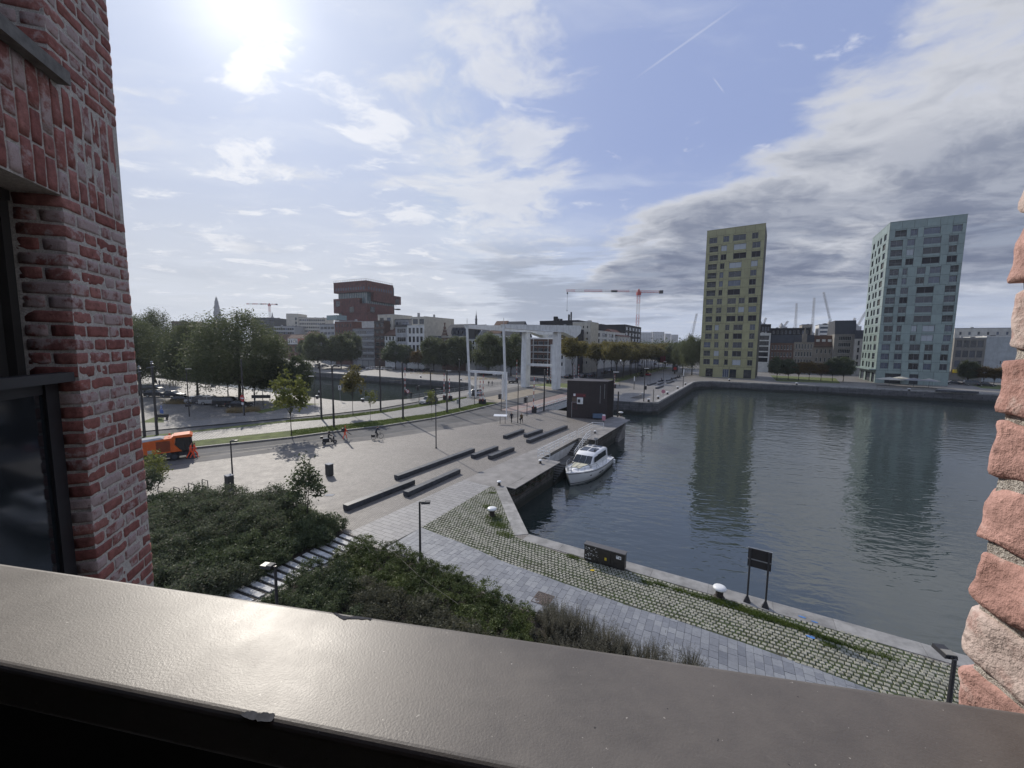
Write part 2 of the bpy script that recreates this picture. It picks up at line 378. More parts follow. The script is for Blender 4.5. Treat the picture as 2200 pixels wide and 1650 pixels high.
M_grey = mat('grey_cloth', (0.16, 0.16, 0.16), 0.85)
M_skin = mat('skin', (0.42, 0.24, 0.17), 0.6)
M_hair = mat('hair', (0.015, 0.011, 0.009), 0.6)
M_tyre = mat('tyre', (0.018, 0.018, 0.019), 0.8)
M_rim = mat('rim', (0.35, 0.35, 0.36), 0.3, metal=0.8)
M_glassd = mat('dark_glass', (0.012, 0.015, 0.018), 0.06, spec=0.7)
M_lampw = mat('lamp_lens', (0.75, 0.75, 0.74), 0.3)
M_redl = mat('tail_light', (0.35, 0.01, 0.01), 0.25)
M_blue = mat('sign_blue', (0.02, 0.09, 0.33), 0.45)
M_yel = mat('yellow_paint', (0.62, 0.45, 0.03), 0.5)
M_slab = mat('stair_slab', (0.46, 0.455, 0.44), 0.7, var=0.28, vscale=3, bump=0.3, bscale=18, coord='w', detail=6)
def m_slab():
    m, t, b, pos, ob = newmat('blue_slab')
    oi = t.n.new('ShaderNodeObjectInfo').outputs['Random']
    n = t.noise(pos, 7.0, 5, 0.6); big = t.noise(pos, 0.35, 4, 0.6)
    c = t.ramp(oi, [(0.0, (0.150, 0.160, 0.180)), (0.35, (0.185, 0.195, 0.215)), (0.7, (0.21, 0.22, 0.237)), (1.0, (0.245, 0.255, 0.268))])
    c = t.mix(1.0, c, t.ramp(n, [(0.25, 0.84), (0.75, 1.12)]), 'MULTIPLY')
    c = t.mix(1.0, c, t.ramp(big, [(0.3, 0.85), (0.7, 1.12)]), 'MULTIPLY')
    t.put(b.inputs['Base Color'], c); b.inputs['Roughness'].default_value = 0.58
    t.put(b.inputs['Normal'], t.bump(n, 0.25, 0.006)); return m
M_bslab = m_slab()
def m_paver():
    m, t, b, pos, ob = newmat('cobble_setts')
    cell = t.n.new('ShaderNodeTexVoronoi'); t.put(cell.inputs['Vector'], t.mapping(pos, scale=(1, 1, 0))); cell.inputs['Scale'].default_value = 4.0
    rn = t.noise(pos, 3.3, 2, 0.5); n = t.noise(pos, 30, 3, 0.6)
    c = t.ramp(rn, [(0.3, (0.19, 0.186, 0.145)), (0.5, (0.275, 0.268, 0.215)), (0.7, (0.345, 0.335, 0.28))])
    c = t.mix(1.0, c, t.ramp(n, [(0.25, 0.8), (0.75, 1.15)]), 'MULTIPLY')
    t.put(b.inputs['Base Color'], c); b.inputs['Roughness'].default_value = 0.7
    t.put(b.inputs['Normal'], t.bump(n, 0.4, 0.01)); return m
M_paver = m_paver()
def m_jointgrass():
    m, t, b, pos, ob = newmat('mossy_joint_ground')
    n = t.noise(pos, 1.1, 5, 0.65); f = t.noise(pos, 40, 3, 0.6)
    c = t.ramp(n, [(0.30, (0.075, 0.066, 0.052)), (0.46, (0.055, 0.066, 0.028)), (0.66, (0.06, 0.088, 0.026))])
    c = t.mix(1.0, c, t.ramp(f, [(0.2, 0.5), (0.8, 1.3)]), 'MULTIPLY')
    t.put(b.inputs['Base Color'], c); b.inputs['Roughness'].default_value = 0.95
    t.put(b.inputs['Normal'], t.bump(f, 0.8, 0.03)); return m
M_joint = m_jointgrass()
def m_leaf(name, cols, trans=0.45, rough=0.55, nscale=0.5, rnd=0.12):
    m, t, b, pos, ob = newmat(name)
    n = t.noise(pos, nscale, 3, 0.6); f = t.noise(pos, nscale*9, 2, 0.6)
    c = t.ramp(t.math('ADD', t.math('MULTIPLY', n, 0.6), t.math('MULTIPLY', f, 0.4)), [(0.32+0.36*i/(len(cols)-1), x) for i, x in enumerate(cols)])
    oi = t.n.new('ShaderNodeObjectInfo').outputs['Random']
    hs = t.n.new('ShaderNodeHueSaturation'); t.put(hs.inputs['Color'], c); t.put(hs.inputs['Value'], t.math('MULTIPLY_ADD', oi, 2*rnd, 1-rnd)); c = hs.outputs[0]
    t.put(b.inputs['Base Color'], c); b.inputs['Roughness'].default_value = rough; b.inputs['Specular IOR Level'].default_value = 0.25
    tr = t.n.new('ShaderNodeBsdfTranslucent'); t.put(tr.inputs[0], c)
    mx = t.n.new('ShaderNodeMixShader'); mx.inputs[0].default_value = trans
    t.l.new(b.outputs[0], mx.inputs[1]); t.l.new(tr.outputs[0], mx.inputs[2])
    t.l.new(mx.outputs[0], m.node_tree.nodes['Material Output'].inputs[0]); return m
ML_willow = m_leaf('willow_leaf', [(0.055, 0.068, 0.036), (0.107, 0.127, 0.062), (0.172, 0.190, 0.099)])
ML_plane = m_leaf('plane_leaf', [(0.076, 0.072, 0.030), (0.158, 0.140, 0.049), (0.235, 0.200, 0.068)])
ML_autumn = m_leaf('autumn_leaf', [(0.091, 0.058, 0.019), (0.143, 0.098, 0.033), (0.195, 0.143, 0.052)])
ML_dark = m_leaf('dark_leaf', [(0.039, 0.056, 0.030), (0.078, 0.101, 0.051), (0.131, 0.158, 0.078)])
ML_shrub = m_leaf('shrub_leaf', [(0.050, 0.067, 0.038), (0.094, 0.114, 0.065), (0.168, 0.180, 0.120)], nscale=0.7)
ML_pine = m_leaf('dwarf_pine_leaf', [(0.039, 0.057, 0.018), (0.083, 0.109, 0.031), (0.150, 0.176, 0.049)], nscale=0.8, trans=0.2)
ML_olive = m_leaf('olive_leaf', [(0.056, 0.057, 0.037), (0.103, 0.104, 0.069), (0.156, 0.150, 0.106)], nscale=0.8)
ML_young = m_leaf('young_leaf', [(0.103, 0.121, 0.029), (0.161, 0.178, 0.046), (0.230, 0.241, 0.081)], trans=0.45)
ML_twig = m_leaf('twig_leaf', [(0.085, 0.08, 0.06), (0.13, 0.125, 0.095), (0.18, 0.17, 0.135)], nscale=1.5)
ML_grass = m_leaf('grass_blade', [(0.055, 0.085, 0.018), (0.1, 0.14, 0.03), (0.15, 0.18, 0.05)], nscale=1.2, trans=0.3)
ML_straw = m_leaf('straw_grass', [(0.22, 0.17, 0.08), (0.34, 0.27, 0.15), (0.45, 0.37, 0.23)], nscale=1.5)
M_lawn = mat('lawn', (0.095, 0.118, 0.030), 0.95, var=0.4, vscale=0.8, bump=0.8, bscale=25, bdist=0.05, coord='w', detail=6)
M_bark = mat('bark', (0.045, 0.036, 0.028), 0.9, var=0.3, vscale=4, bump=0.6, bscale=14, bdist=0.02)
def m_water():
    m, t, b, pos, ob = newmat('harbour_water')
    p = t.mapping(pos, rot=(0, 0, R_(12)))
    big = t.noise(t.mapping(p, scale=(0.6, 1.2, 1)), 0.40, 2, 0.45, 0.6)
    a = t.noise(t.mapping(p, scale=(0.6, 1.35, 1)), 1.0, 2, 0.5, 0.5)
    c = t.noise(t.mapping(p, scale=(0.7, 1.2, 1)), 3.4, 2, 0.5, 0.3)
    d = t.noise(p, 0.055, 3, 0.5)
    amp = t.math('MULTIPLY_ADD', t.smooth(d, 0.3, 0.7), 0.8, 0.45)
    h = t.math('MULTIPLY', t.math('ADD', t.math('ADD', t.math('MULTIPLY', big, 0.55), t.math('MULTIPLY', a, 0.55)), t.math('MULTIPLY', c, 0.085)), amp)
    t.put(b.inputs['Normal'], t.bump(h, 1.0, 0.10))
    b.inputs['Base Color'].default_value = (0.030, 0.041, 0.038, 1)
    b.inputs['Roughness'].default_value = 0.03; b.inputs['IOR'].default_value = 1.95
    b.inputs['Specular IOR Level'].default_value = 0.5; return m
M_water = m_water()
def m_quaywall(name, c1, c2, cm, sx, sz, wet=True):
    m, t, b, pos, ob = newmat(name)
    s = t.n.new('ShaderNodeSeparateXYZ'); t.l.new(pos, s.inputs[0])
    cb = t.n.new('ShaderNodeCombineXYZ'); t.put(cb.inputs[0], t.math('ADD', s.outputs[0], s.outputs[1])); t.put(cb.inputs[1], s.outputs[2])
    c, f = bricktex(t, cb.outputs[0], 0, sx, sz, 0.03, c1, c2, cm)
    n = t.noise(pos, 0.8, 6, 0.65); st = t.noise(t.mapping(pos, scale=(1, 1, 0.12)), 0.9, 5, 0.65)
    c = t.mix(1.0, c, t.ramp(n, [(0.25, 0.55), (0.75, 1.25)]), 'MULTIPLY')
    c = t.mix(t.math('MULTIPLY', t.smooth(st, 0.5, 0.8), 0.6), c, (0.02, 0.02, 0.017))
    c = t.mix(t.math('MULTIPLY', t.smooth(t.math('ADD', s.outputs[2], t.math('MULTIPLY', n, 0.8)), -1.35, -1.95), 0.85), c, (0.012, 0.016, 0.010))
    t.put(b.inputs['Base Color'], c); b.inputs['Roughness'].default_value = 0.75
    t.put(b.inputs['Normal'], t.bump(t.math('MULTIPLY_ADD', f, -1.0, n), 0.7, 0.04)); return m
M_qwall = m_quaywall('quay_wall_stone', (0.13, 0.125, 0.112), (0.085, 0.081, 0.073), (0.035, 0.034, 0.03), 0.9, 0.42)
M_qwall2 = m_quaywall('far_quay_wall_stone', (0.13, 0.13, 0.135), (0.085, 0.085, 0.09), (0.04, 0.04, 0.04), 1.6, 0.5)
def m_glass(name, tint, rough=0.05, blind=None):
    m, t, b, pos, ob = newmat(name)
    oi = t.n.new('ShaderNodeObjectInfo').outputs['Random']
    n = t.noise(t.vmath('ADD', ob, t.vmath('SCALE', (7.0, 3.0, 5.0), oi)), 0.9, 2, 0.5)
    c = t.mix(1.0, tint, t.ramp(t.math('ADD', t.math('MULTIPLY', oi, 0.7), t.math('MULTIPLY', n, 0.4)), [(0.1, 0.35), (0.55, 0.9), (0.95, 2.2)]), 'MULTIPLY')
    t.put(b.inputs['Base Color'], c); b.inputs['Roughness'].default_value = rough; b.inputs['Specular IOR Level'].default_value = 0.6
    return m
MG_dark = m_glass('window_glass', (0.020, 0.024, 0.030))
MG_blue = m_glass('sky_window_glass', (0.05, 0.062, 0.085))
MG_green = m_glass('green_glass', (0.09, 0.14, 0.15))
M_blind = mat('dark_blind', (0.018, 0.016, 0.019), 0.8)
M_blindw = mat('white_blind', (0.42, 0.45, 0.47), 0.7)
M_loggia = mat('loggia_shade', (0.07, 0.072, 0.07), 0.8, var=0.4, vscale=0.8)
# ------------------------------------------------------------------ ground, water, quays     (a along the quays, b along the bridge)
def ab(a, b, z=0.0): return Vector((E1.x*a+E2.x*b, E1.y*a+E2.y*b, z))
def toab(p): return (E1.x*p[0]+E1.y*p[1], E2.x*p[0]+E2.y*p[1])
ZW = -2.9
WATER = [(140, 23.4), (-12.1, 23.45), (-18.15, 30.5), (-17.95, 40.6), (-19.5, 40.6), (-19.5, 52.6), (-17.9, 52.6), (-17.6, 70.8), (-18.0, 72.3), (-19.2, 73.5),
         (-66, 72.6), (-68.5, 67), (-70, 62.4), (-76.5, 58), (-190, 58.6), (-190, 109.5), (-80, 109), (-66, 95.2), (-31.5, 92.6), (-19.5, 94.3), (-17.6, 95.3),
         (-16.7, 97.2), (-15.4, 160), (-14.2, 164.5), (-10, 168.5), (25, 171.5), (140, 173)]
Wx = [ab(*p) for p in WATER]
BIG = 4000
fillpoly('ground', [(-BIG, -BIG), (BIG, -BIG), (BIG, BIG), (-BIG, BIG)], [Wx], 0.0, M_land)
xs = [p.x for p in Wx]; ys = [p.y for p in Wx]
mb = MB(); mb.quad((min(xs)-5, min(ys)-5, ZW), (max(xs)+5, min(ys)-5, ZW), (max(xs)+5, max(ys)+5, ZW), (min(xs)-5, max(ys)+5, ZW))
mb.build('water', M_water, kind='structure')
def wallrun(name, pts, mat_, z0=-4.2, z1=-0.006, label=None):
    mb = MB()
    for i in range(len(pts)-1):
        p, q = pts[i], pts[i+1]
        mb.quad((p.x, p.y, z0), (q.x, q.y, z0), (q.x, q.y, z1), (p.x, p.y, z1))
    o = mb.build(name, mat_, kind='structure'); return o
wallrun('quay_wall', Wx[0:10], M_qwall); wallrun('quay_wall', Wx[9:16], M_qwall); wallrun('quay_wall', Wx[15:22], M_qwall2); wallrun('quay_wall', Wx[21:27], M_qwall2)
def ext(pts, l=0.0, r=0.0):
    pts = list(pts)
    if l: d = (pts[0]-pts[1]).normalized(); pts.insert(0, pts[0]+d*l)
    if r: d = (pts[-1]-pts[-2]).normalized(); pts.append(pts[-1]+d*r)
    return pts
def sheet(name, pts, z, mat_, holes=()):
    return fillpoly(name, [(p[0], p[1]) for p in pts], [list(h) for h in holes], z, mat_)
def P(*px): return [G(*p) for p in px]
# carriageway lines, from the near plaza to the dock
B0 = ext(P((351, 1002.6), (520, 980.7), (738, 952.4), (825, 942), (940, 925), (1064, 906), (1139, 891)), l=60)
B0b = ext(P((351, 989), (520, 968), (738, 943.5), (825, 933.5), (940, 915), (1064, 893), (1120, 880)), l=60)
B1 = ext(P((422, 964), (625, 942), (736, 927), (825, 917), (938, 899), (1010, 883), (1074, 867.5)), l=70)
B2 = ext(P((414, 950), (625, 927.5), (740, 914), (825, 904), (930, 890), (987, 878), (1037, 866)), l=70)
B3 = ext(P((414, 931.5), (614.5, 909.6), (740, 900), (825, 888.5), (951, 868), (1003, 856.5)), l=70)
B4 = ext(P((426, 926.5), (614.5, 905.5), (740, 893.7), (825, 883), (951, 861.5), (1002, 854)), l=70)
B5 = ext(P((315, 927.5), (539, 907), (690, 893), (814, 879), (901, 863.6), (953.6, 853.6)), l=70)
B6 = ext(P((330, 912), (540, 893), (700, 880), (820, 868.5), (890, 857)), l=70)
def strip(name, A, B, z, m): return sheet(name, A+B[::-1], z, m)
quay_far = [ab(-68.8, 66.8), ab(-70.2, 62.2), ab(-76.7, 57.8), ab(-150, 58.3)]
strip('carriageway', B0, B1+[ab(-45.9, 75.0), ab(-41.5, 74.0), ab(-38, 70.5)], 0.004, M_asph)
strip('cycle_path', B0, B0b, 0.008, M_bike)
strip('dock_road', B4, B5+[ab(-57.5, 74)], 0.004, M_asph)
strip('tram_pavement', B5, B6+[ab(-60, 69.5)], 0.010, M_pave)
sheet('dock_pavement', B6+[ab(-66.5, 66.5), ab(-68.8, 66.6), ab(-70.2, 62.1), ab(-76.7, 57.7), ab(-189, 58.2), ab(-189, 30)], 0.006, M_cob2)
# raised median: kerb, grass, cobbled tram bed, grass
H_MED = 0.16
def prismpoly(name, pts, z0, z1, m, kind='structure'):
    mb = MB(); mb.prism([(p[0], p[1]) for p in pts], z0, z1); return mb.build(name, m, kind=kind)
def slabstrip(name, A, B, z0, z1, m):
    bm = bmesh.new(); pts = A+B[::-1]
    lo = [bm.verts.new((p[0], p[1], z0)) for p in pts]; hi = [bm.verts.new((p[0], p[1], z1)) for p in pts]; n = len(pts)
    for i in range(n): bm.faces.new((lo[i], lo[(i+1) % n], hi[(i+1) % n], hi[i]))
    es = [bm.edges.get((hi[i], hi[(i+1) % n])) for i in range(n)]
    bmesh.ops.triangle_fill(bm, edges=es, normal=(0, 0, 1)); bmesh.ops.recalc_face_normals(bm, faces=bm.faces[:])
    me = bpy.data.meshes.new(name); bm.to_mesh(me); bm.free(); me.materials.append(m); return obj(name, me, kind='structure')
def offs(A, d):
    out = []
    for i, p in enumerate(A):
        t = (A[min(i+1, len(A)-1)]-A[max(i-1, 0)]).normalized(); out.append(p+Vector((-t.y, t.x, 0))*d)
    return out
slabstrip('kerb', B1, offs(B1, 0.35), 0.0, H_MED+0.04, M_kerb)
strip('kerb_strip', offs(B1, -0.55), offs(B1, -0.004), 0.009, M_asph2)  # dark strip laid along the near foot of the median kerb
slabstrip('lawn', offs(B1, 0.353), B2, 0.0, H_MED+0.02, M_lawn)
slabstrip('tram_bed', B2, B3, 0.0, H_MED, M_tram)
slabstrip('lawn', B3, B4, 0.0, H_MED+0.02, M_lawn)
slabstrip('kerb', offs(B5, 0.0), offs(B5, 0.3), 0.0, 0.11, M_asph2)
def rails(name, A, B, f, z, w=0.11):
    n = 24
    def pt(L, t):
        ds = [0]
        for i in range(len(L)-1): ds.append(ds[-1]+(L[i+1]-L[i]).length)
        s = t*ds[-1]
        for i in range(len(L)-1):
            if s <= ds[i+1]+1e-6: return L[i].lerp(L[i+1], (s-ds[i])/(ds[i+1]-ds[i]))
        return L[-1]
    C_ = [pt(A, i/n).lerp(pt(B, i/n), f) for i in range(n+1)]
    return strip(name, offs(C_, -w/2), offs(C_, w/2), z, M_rail)
for f in (0.12, 0.36, 0.62, 0.88): rails('tram_rail', B2, B3, f, H_MED+0.004)
for f in (0.18, 0.42, 0.72): rails('tram_rail', B5, B6, f, 0.016)
for f in (0.32, 0.55): rails('road_seam', B0, B1[:8], f, 0.009, 0.06)
# near plaza
band_a0, band_a1 = G(997, 1031), G(752, 1143)
band_b0, band_b1, band_b2 = G(1054, 1045.5), G(905, 1134), G(821, 1177)
edge = [Wx[i] for i in (1, 2, 3, 4, 5, 6, 7, 8, 9)]
plaza = [p+(0*p) for p in B0]+[ab(-34.2, 73.0), Wx[9], Wx[8], Wx[7], Wx[6], Wx[5], Wx[4], Wx[3], Wx[2], Wx[1], ab(140, 23.4), ab(140, -60), ab(-90, -60)]
sheet('plaza', plaza, 0.003, M_cob)
apron = P((997, 1031), (1040, 1011), (1160, 960), (1255, 919), (1290, 907))+[ab(-20.8, 73.2)]+[Wx[i] for i in (9, 8, 7, 6, 5, 4, 3, 2)]+P((1054, 1045.5))
sheet('quay_apron', apron, 0.007, M_conc)
sheet('slab_band', [band_a0, band_b0, band_b1, band_b2, G(770, 1158), band_a1], 0.011, M_band)
# pavers between the slab path and the quay coping
pin = P((1062, 1046), (1108, 1155), (1200, 1186.5), (1355, 1227), (1505, 1273), (1653, 1316), (1850, 1369), (1937, 1397), (2049, 1434))
pin = pin+[pin[-1]+(pin[-1]-pin[-2]).normalized()*26]
pout = P((905, 1134), (1000, 1171), (1080, 1206), (1200, 1250), (1360, 1305.5), (1454.5, 1334), (1620, 1390), (1760, 1441), (1853, 1476))
pout = pout+[pout[-1]+(pout[-1]-pout[-2]).normalized()*26]
PAVER = [G(1054, 1045.5)]+pin+pout[::-1]
sheet('paver_bed', PAVER, 0.010, M_joint)
pathlow = P((821, 1177), (800, 1170.5), (991, 1247), (1093, 1298), (1174, 1323))
pl = [pathlow[0], pathlow[2], pathlow[3], pathlow[4]]; pl.append(pl[-1]+(pout[-1]-pout[-3]).normalized()*30)
PATH = [pout[i] for i in range(len(pout))]+pl[::-1]
sheet('slab_path_bed', PATH, 0.010, M_asph2)
def inside(p, poly):
    x, y = p[0], p[1]; c = False; n = len(poly)
    for i in range(n):
        a, b = poly[i], poly[(i+1) % n]
        if (a[1] > y) != (b[1] > y) and x < (b[0]-a[0])*(y-a[1])/(b[1]-a[1])+a[0]: c = not c
    return c
def clip(poly, region):                     # cut a convex piece by the (nearly convex) region, Sutherland-Hodgman on its near edges is not needed: keep pieces whose centre is inside
    return inside(sum((Vector(p) for p in poly), Vector((0, 0, 0)))/len(poly), region)
def pix(p):                                 # ground point to pixel of the photograph, to rank pieces by the size they show at
    X, Y, Z = p[0], p[1], (p[2] if len(p) > 2 else 0)-HCAM
    f = Y*math.cos(PITCH)-Z*math.sin(PITCH); u = Y*math.sin(PITCH)+Z*math.cos(PITCH)
    if f < 0.1: return (-9e9, 9e9)
    x, y = FPX*X/f, FPX*u/f; c, s = math.cos(ROLL), math.sin(ROLL)
    return (1100+c*x+s*y, 825-(-s*x+c*y))
def shown(p):
    x, y = pix(p); return 320 < x < 2060 and y < 1203+0.1465*x
# slab path: courses parallel to the pale band, slabs of mixed length
du = (band_b0-band_b1).normalized(); dv = Vector((du.y, -du.x, 0))
if dv.dot(pout[3]-pout[0]) < 0: dv = -dv
slabs = []; cut_slabs = []; rr = random.Random(3); v = 0.0
def halfcut(poly, p, q, keep):              # part of a convex piece on the kept side of the line p q
    nx_, ny_ = -(q[1]-p[1])*keep, (q[0]-p[0])*keep; f = lambda c: (c[0]-p[0])*nx_+(c[1]-p[1])*ny_; out = []
    for i in range(len(poly)):
        a, b = poly[i], poly[(i+1) % len(poly)]; fa, fb = f(a), f(b)
        if fa >= 0: out.append(a)
        if (fa >= 0) != (fb >= 0): k = fa/(fa-fb); out.append((a[0]+(b[0]-a[0])*k, a[1]+(b[1]-a[1])*k))
    return out
area2 = sum(PATH[i][0]*PATH[(i+1) % len(PATH)][1]-PATH[(i+1) % len(PATH)][0]*PATH[i][1] for i in range(len(PATH)))
def segdist(c, p, q):
    d = q-p; t_ = max(0, min(1, (c-p).dot(d)/d.length_squared)); return (c-p-d*t_).length
while v < 46:
    hgt = rr.choice((0.30, 0.30, 0.38, 0.34)); u = -26+rr.random()*0.3
    while u < 30:
        L_ = rr.choice((0.42, 0.5, 0.6, 0.36)); c0 = band_b1+du*(u+L_/2)+dv*(v+hgt/2)
        near = [i for i in range(len(PATH)) if segdist(c0, PATH[i], PATH[(i+1) % len(PATH)]) < 0.42]
        if inside(c0, PATH) and not near: slabs.append((c0, L_, hgt))
        elif near:
            hx_, hy_ = du*(L_/2-.004), dv*(hgt/2-.004); poly = [((c0+a*hx_+b*hy_).x, (c0+a*hx_+b*hy_).y) for a, b in ((-1, -1), (1, -1), (1, 1), (-1, 1))]
            for i in near: poly = halfcut(poly, PATH[i], PATH[(i+1) % len(PATH)], 1 if area2 > 0 else -1) if len(poly) > 2 else poly
            if len(poly) > 2: cut_slabs.append(poly)
        u += L_
    v += hgt
ang_s = math.atan2(du.y, du.x)
def pieces(name, items, mats, parent_name, maker, n_single=300, label=None):
    """items (centre, sx, sy): the ones shown largest become single pieces sharing meshes, the rest one joined mesh"""
    vis = [it for it in items if shown(it[0])]; vis.sort(key=lambda it: (it[0].x**2+it[0].y**2))
    single = vis[:n_single]; ids = {id(i) for i in single}
    root = bpy.data.objects.new(parent_name, None); S.collection.objects.link(root); root['kind'] = 'structure'
    cache = {}
    for c, sx_, sy_, rz in single:
        k = (round(sx_, 2), round(sy_, 2), rr.randrange(4))
        if k not in cache:
            mb = MB(); maker(mb, (0, 0, 0), sx_, sy_, 0, k[2]); cache[k] = mb.mesh(name, mats)
        o = obj(name, cache[k], root); o.location = (c.x, c.y, 0.012); o.rotation_euler = (0, 0, rz)
    mb = MB()
    for it in items:
        if id(it) not in ids: maker(mb, (it[0].x, it[0].y, 0.012), it[1], it[2], it[3], rr.randrange(4))
    mb.build(name+'s', mats, root, kind='stuff')
    return root
def mk_slab(mb, c, sx_, sy_, rz, k):
    g = 0.008; h = 0.014+0.003*k
    mb.box((c[0], c[1], c[2]+h/2), (sx_-g, sy_-g, h), rz, taper=0.985)
sp_root = pieces('paving_slab', [(c, a, b, ang_s) for c, a, b in slabs], M_bslab, 'slab_path', mk_slab)
for poly in cut_slabs[:]:
    x_, y_ = pix(Vector((poly[0][0], poly[0][1], 0)))
    if not (300 < x_ < 2150 and y_ < 1250+.1465*x_): continue
    mb = MB(); mb.prism(poly, .012, .026+.003*rr.randrange(4)); mb.build('edge_slab', M_bslab, sp_root)
def mk_sett(mb, c, sx_, sy_, rz, k):
    h = 0.020+0.004*k; hx, hy = sx_/2, sy_/2; cz, sz = math.cos(rz), math.sin(rz)
    P_ = [(-hx, -hy*.8, 0), (hx*.8, -hy, 0), (hx, hy*.85, 0), (-hx*.85, hy, 0), (-hx*.78, -hy*.74, h), (hx*.74, -hy*.78, h), (hx*.78, hy*.74, h), (-hx*.74, hy*.78, h)]
    if k % 2: P_ = [(x*0.95, y*1.04, z) for x, y, z in P_]
    mb.add([(c[0]+x*cz-y*sz, c[1]+x*sz+y*cz, c[2]+z) for x, y, z in P_], [(4, 5, 6, 7), (0, 1, 5, 4), (1, 2, 6, 5), (2, 3, 7, 6), (3, 0, 4, 7)])
setts = []; qa = math.atan2((pin[-2]-pin[2]).y, (pin[-2]-pin[2]).x); eu = Vector((math.cos(qa), math.sin(qa), 0)); ev = Vector((-eu.y, eu.x, 0))
o0 = pin[1]
for j in range(-62, 50):
    dens = 0.235; vv = j*dens
    for i in range(-60, 175):
        uu = i*0.225+(0.11 if j % 2 else 0)+rr.uniform(-.02, .02)
        c0 = o0+eu*uu+ev*(vv+.05*math.sin(uu*.55)+.04*math.sin(uu*1.7+j)+rr.uniform(-.018, .018))
        if inside(c0, PAVER):
            lane = -1.9 < vv < -0.75 and uu > -3.0
            sz_ = 0.205 if lane else rr.uniform(0.165, 0.208)
            setts.append((c0, sz_, sz_*rr.uniform(0.86, 0.98), qa+rr.uniform(-.2, .2)))
pieces('sett', setts, M_paver, 'sett_paving', mk_sett)
# coping stones along the water
cop = bpy.data.objects.new('quay_coping', None); S.collection.objects.link(cop); cop['kind'] = 'structure'
def copingrun(p, q, wd, step, inner=1, zlo=-0.30, m=None):
    d = (q-p).normalized(); n_ = Vector((d.y, -d.x, 0))*inner; L_ = (q-p).length; k = 0.0
    while k < L_-0.2:
        l = min(step*rr.uniform(0.8, 1.2), L_-k)
        if L_-k-l < 0.5: l = L_-k
        a_ = p+d*(k+0.006); b_ = p+d*(k+l-0.006); mb = MB()
        mb.prism([(a_.x, a_.y), (b_.x, b_.y), (b_.x+n_.x*wd, b_.y+n_.y*wd), (a_.x+n_.x*wd, a_.y+n_.y*wd)], zlo, 0.022+rr.uniform(0, .006))
        mb.build('coping_stone', m or M_coping, cop); k += l
copingrun(ab(-12.1, 23.45-0.0)+E2*0.04, ab(30, 23.4)+E2*0.04, 0.95, 2.7, 1)
copingrun(Wx[2]+Vector((0.03, 0.03, 0)), ab(-12.1, 23.49)+Vector((-0.01, 0.02, 0)), 1.0, 3.4, 1)
for p_, q_ in ((ab(-17.86, 52.7), ab(-17.58, 70.7)), (ab(-18.1, 30.6), ab(-17.93, 40.5))): copingrun(q_, p_, 0.9, 2.2, -1, -.05, M_conc)
for i in (15, 16, 20, 21, 22, 23, 24, 25): 
    p_, q_ = Wx[i], Wx[i+1]
    mb = MB(); d = (q_-p_).normalized(); n_ = Vector((-d.y, d.x, 0))
    if inside(p_.lerp(q_, 0.5)+n_*0.5, Wx): n_ = -n_
    mb.prism([(p_.x-n_.x*.02, p_.y-n_.y*.02), (q_.x-n_.x*.02, q_.y-n_.y*.02), (q_.x+n_.x*.9, q_.y+n_.y*.9), (p_.x+n_.x*.9, p_.y+n_.y*.9)], -0.4, 0.03); mb.build('coping_edge', M_coping, cop)
# far quays
sheet('far_quay', [ab(-16.9, 97.5), ab(-15.6, 160), ab(-14.4, 164.7), ab(-10.2, 168.8), ab(25, 171.8), ab(139, 173.3), ab(139, 235), ab(-40, 240), ab(-44, 96), ab(-33, 93), ab(-31.4, 92.9), ab(-19.4, 94.6), ab(-17.8, 95.5)], 0.004, M_farpave)
sheet('dock_far_quay', [ab(-68, 98.5), ab(-80.2, 109.4), ab(-189, 109.9), ab(-189, 150), ab(-68, 150)], 0.004, M_pave)
sheet('avenue', [ab(-68, 112), ab(-44, 112), ab(-44, 240), ab(-68, 240)], 0.006, M_asph)
# bridge deck
deck = bpy.data.objects.new('bridge_deck', None); S.collection.objects.link(deck); deck['kind'] = 'structure'
def dk(name, a0, a1, b0, b1, z0, z1, m): 
    mb = MB(); mb.prism([ab(a0, b0), ab(a1, b0), ab(a1, b1), ab(a0, b1)], z0, z1); return mb.build(name, m, deck)
dk('deck_girder', -67, -34, 68, 113, -0.9, 0.012, M_beam)
for a0, a1, m in ((-34.1, -37.9, M_pink), (-37.9, -38.6, M_conc), (-38.6, -41.4, M_pink), (-41.4, -41.9, M_asph2), (-41.9, -47.2, M_asph), (-47.2, -54.2, M_tan), (-54.2, -58.0, M_asph), (-58.0, -60.5, M_bike), (-60.5, -67, M_pave)):
    mb = MB(); mb.quad(ab(a1, 67, .016), ab(a0, 67, .016), ab(a0, 112.5, .016), ab(a1, 112.5, .016)); mb.build('deck_lane', m, deck)
for a_ in (-48.2, -49.7, -51.8, -53.3):
    mb = MB(); mb.quad(ab(a_-.06, 67, .020), ab(a_+.06, 67, .020), ab(a_+.06, 112.5, .020), ab(a_-.06, 112.5, .020)); mb.build('tram_rail', M_rail, deck)
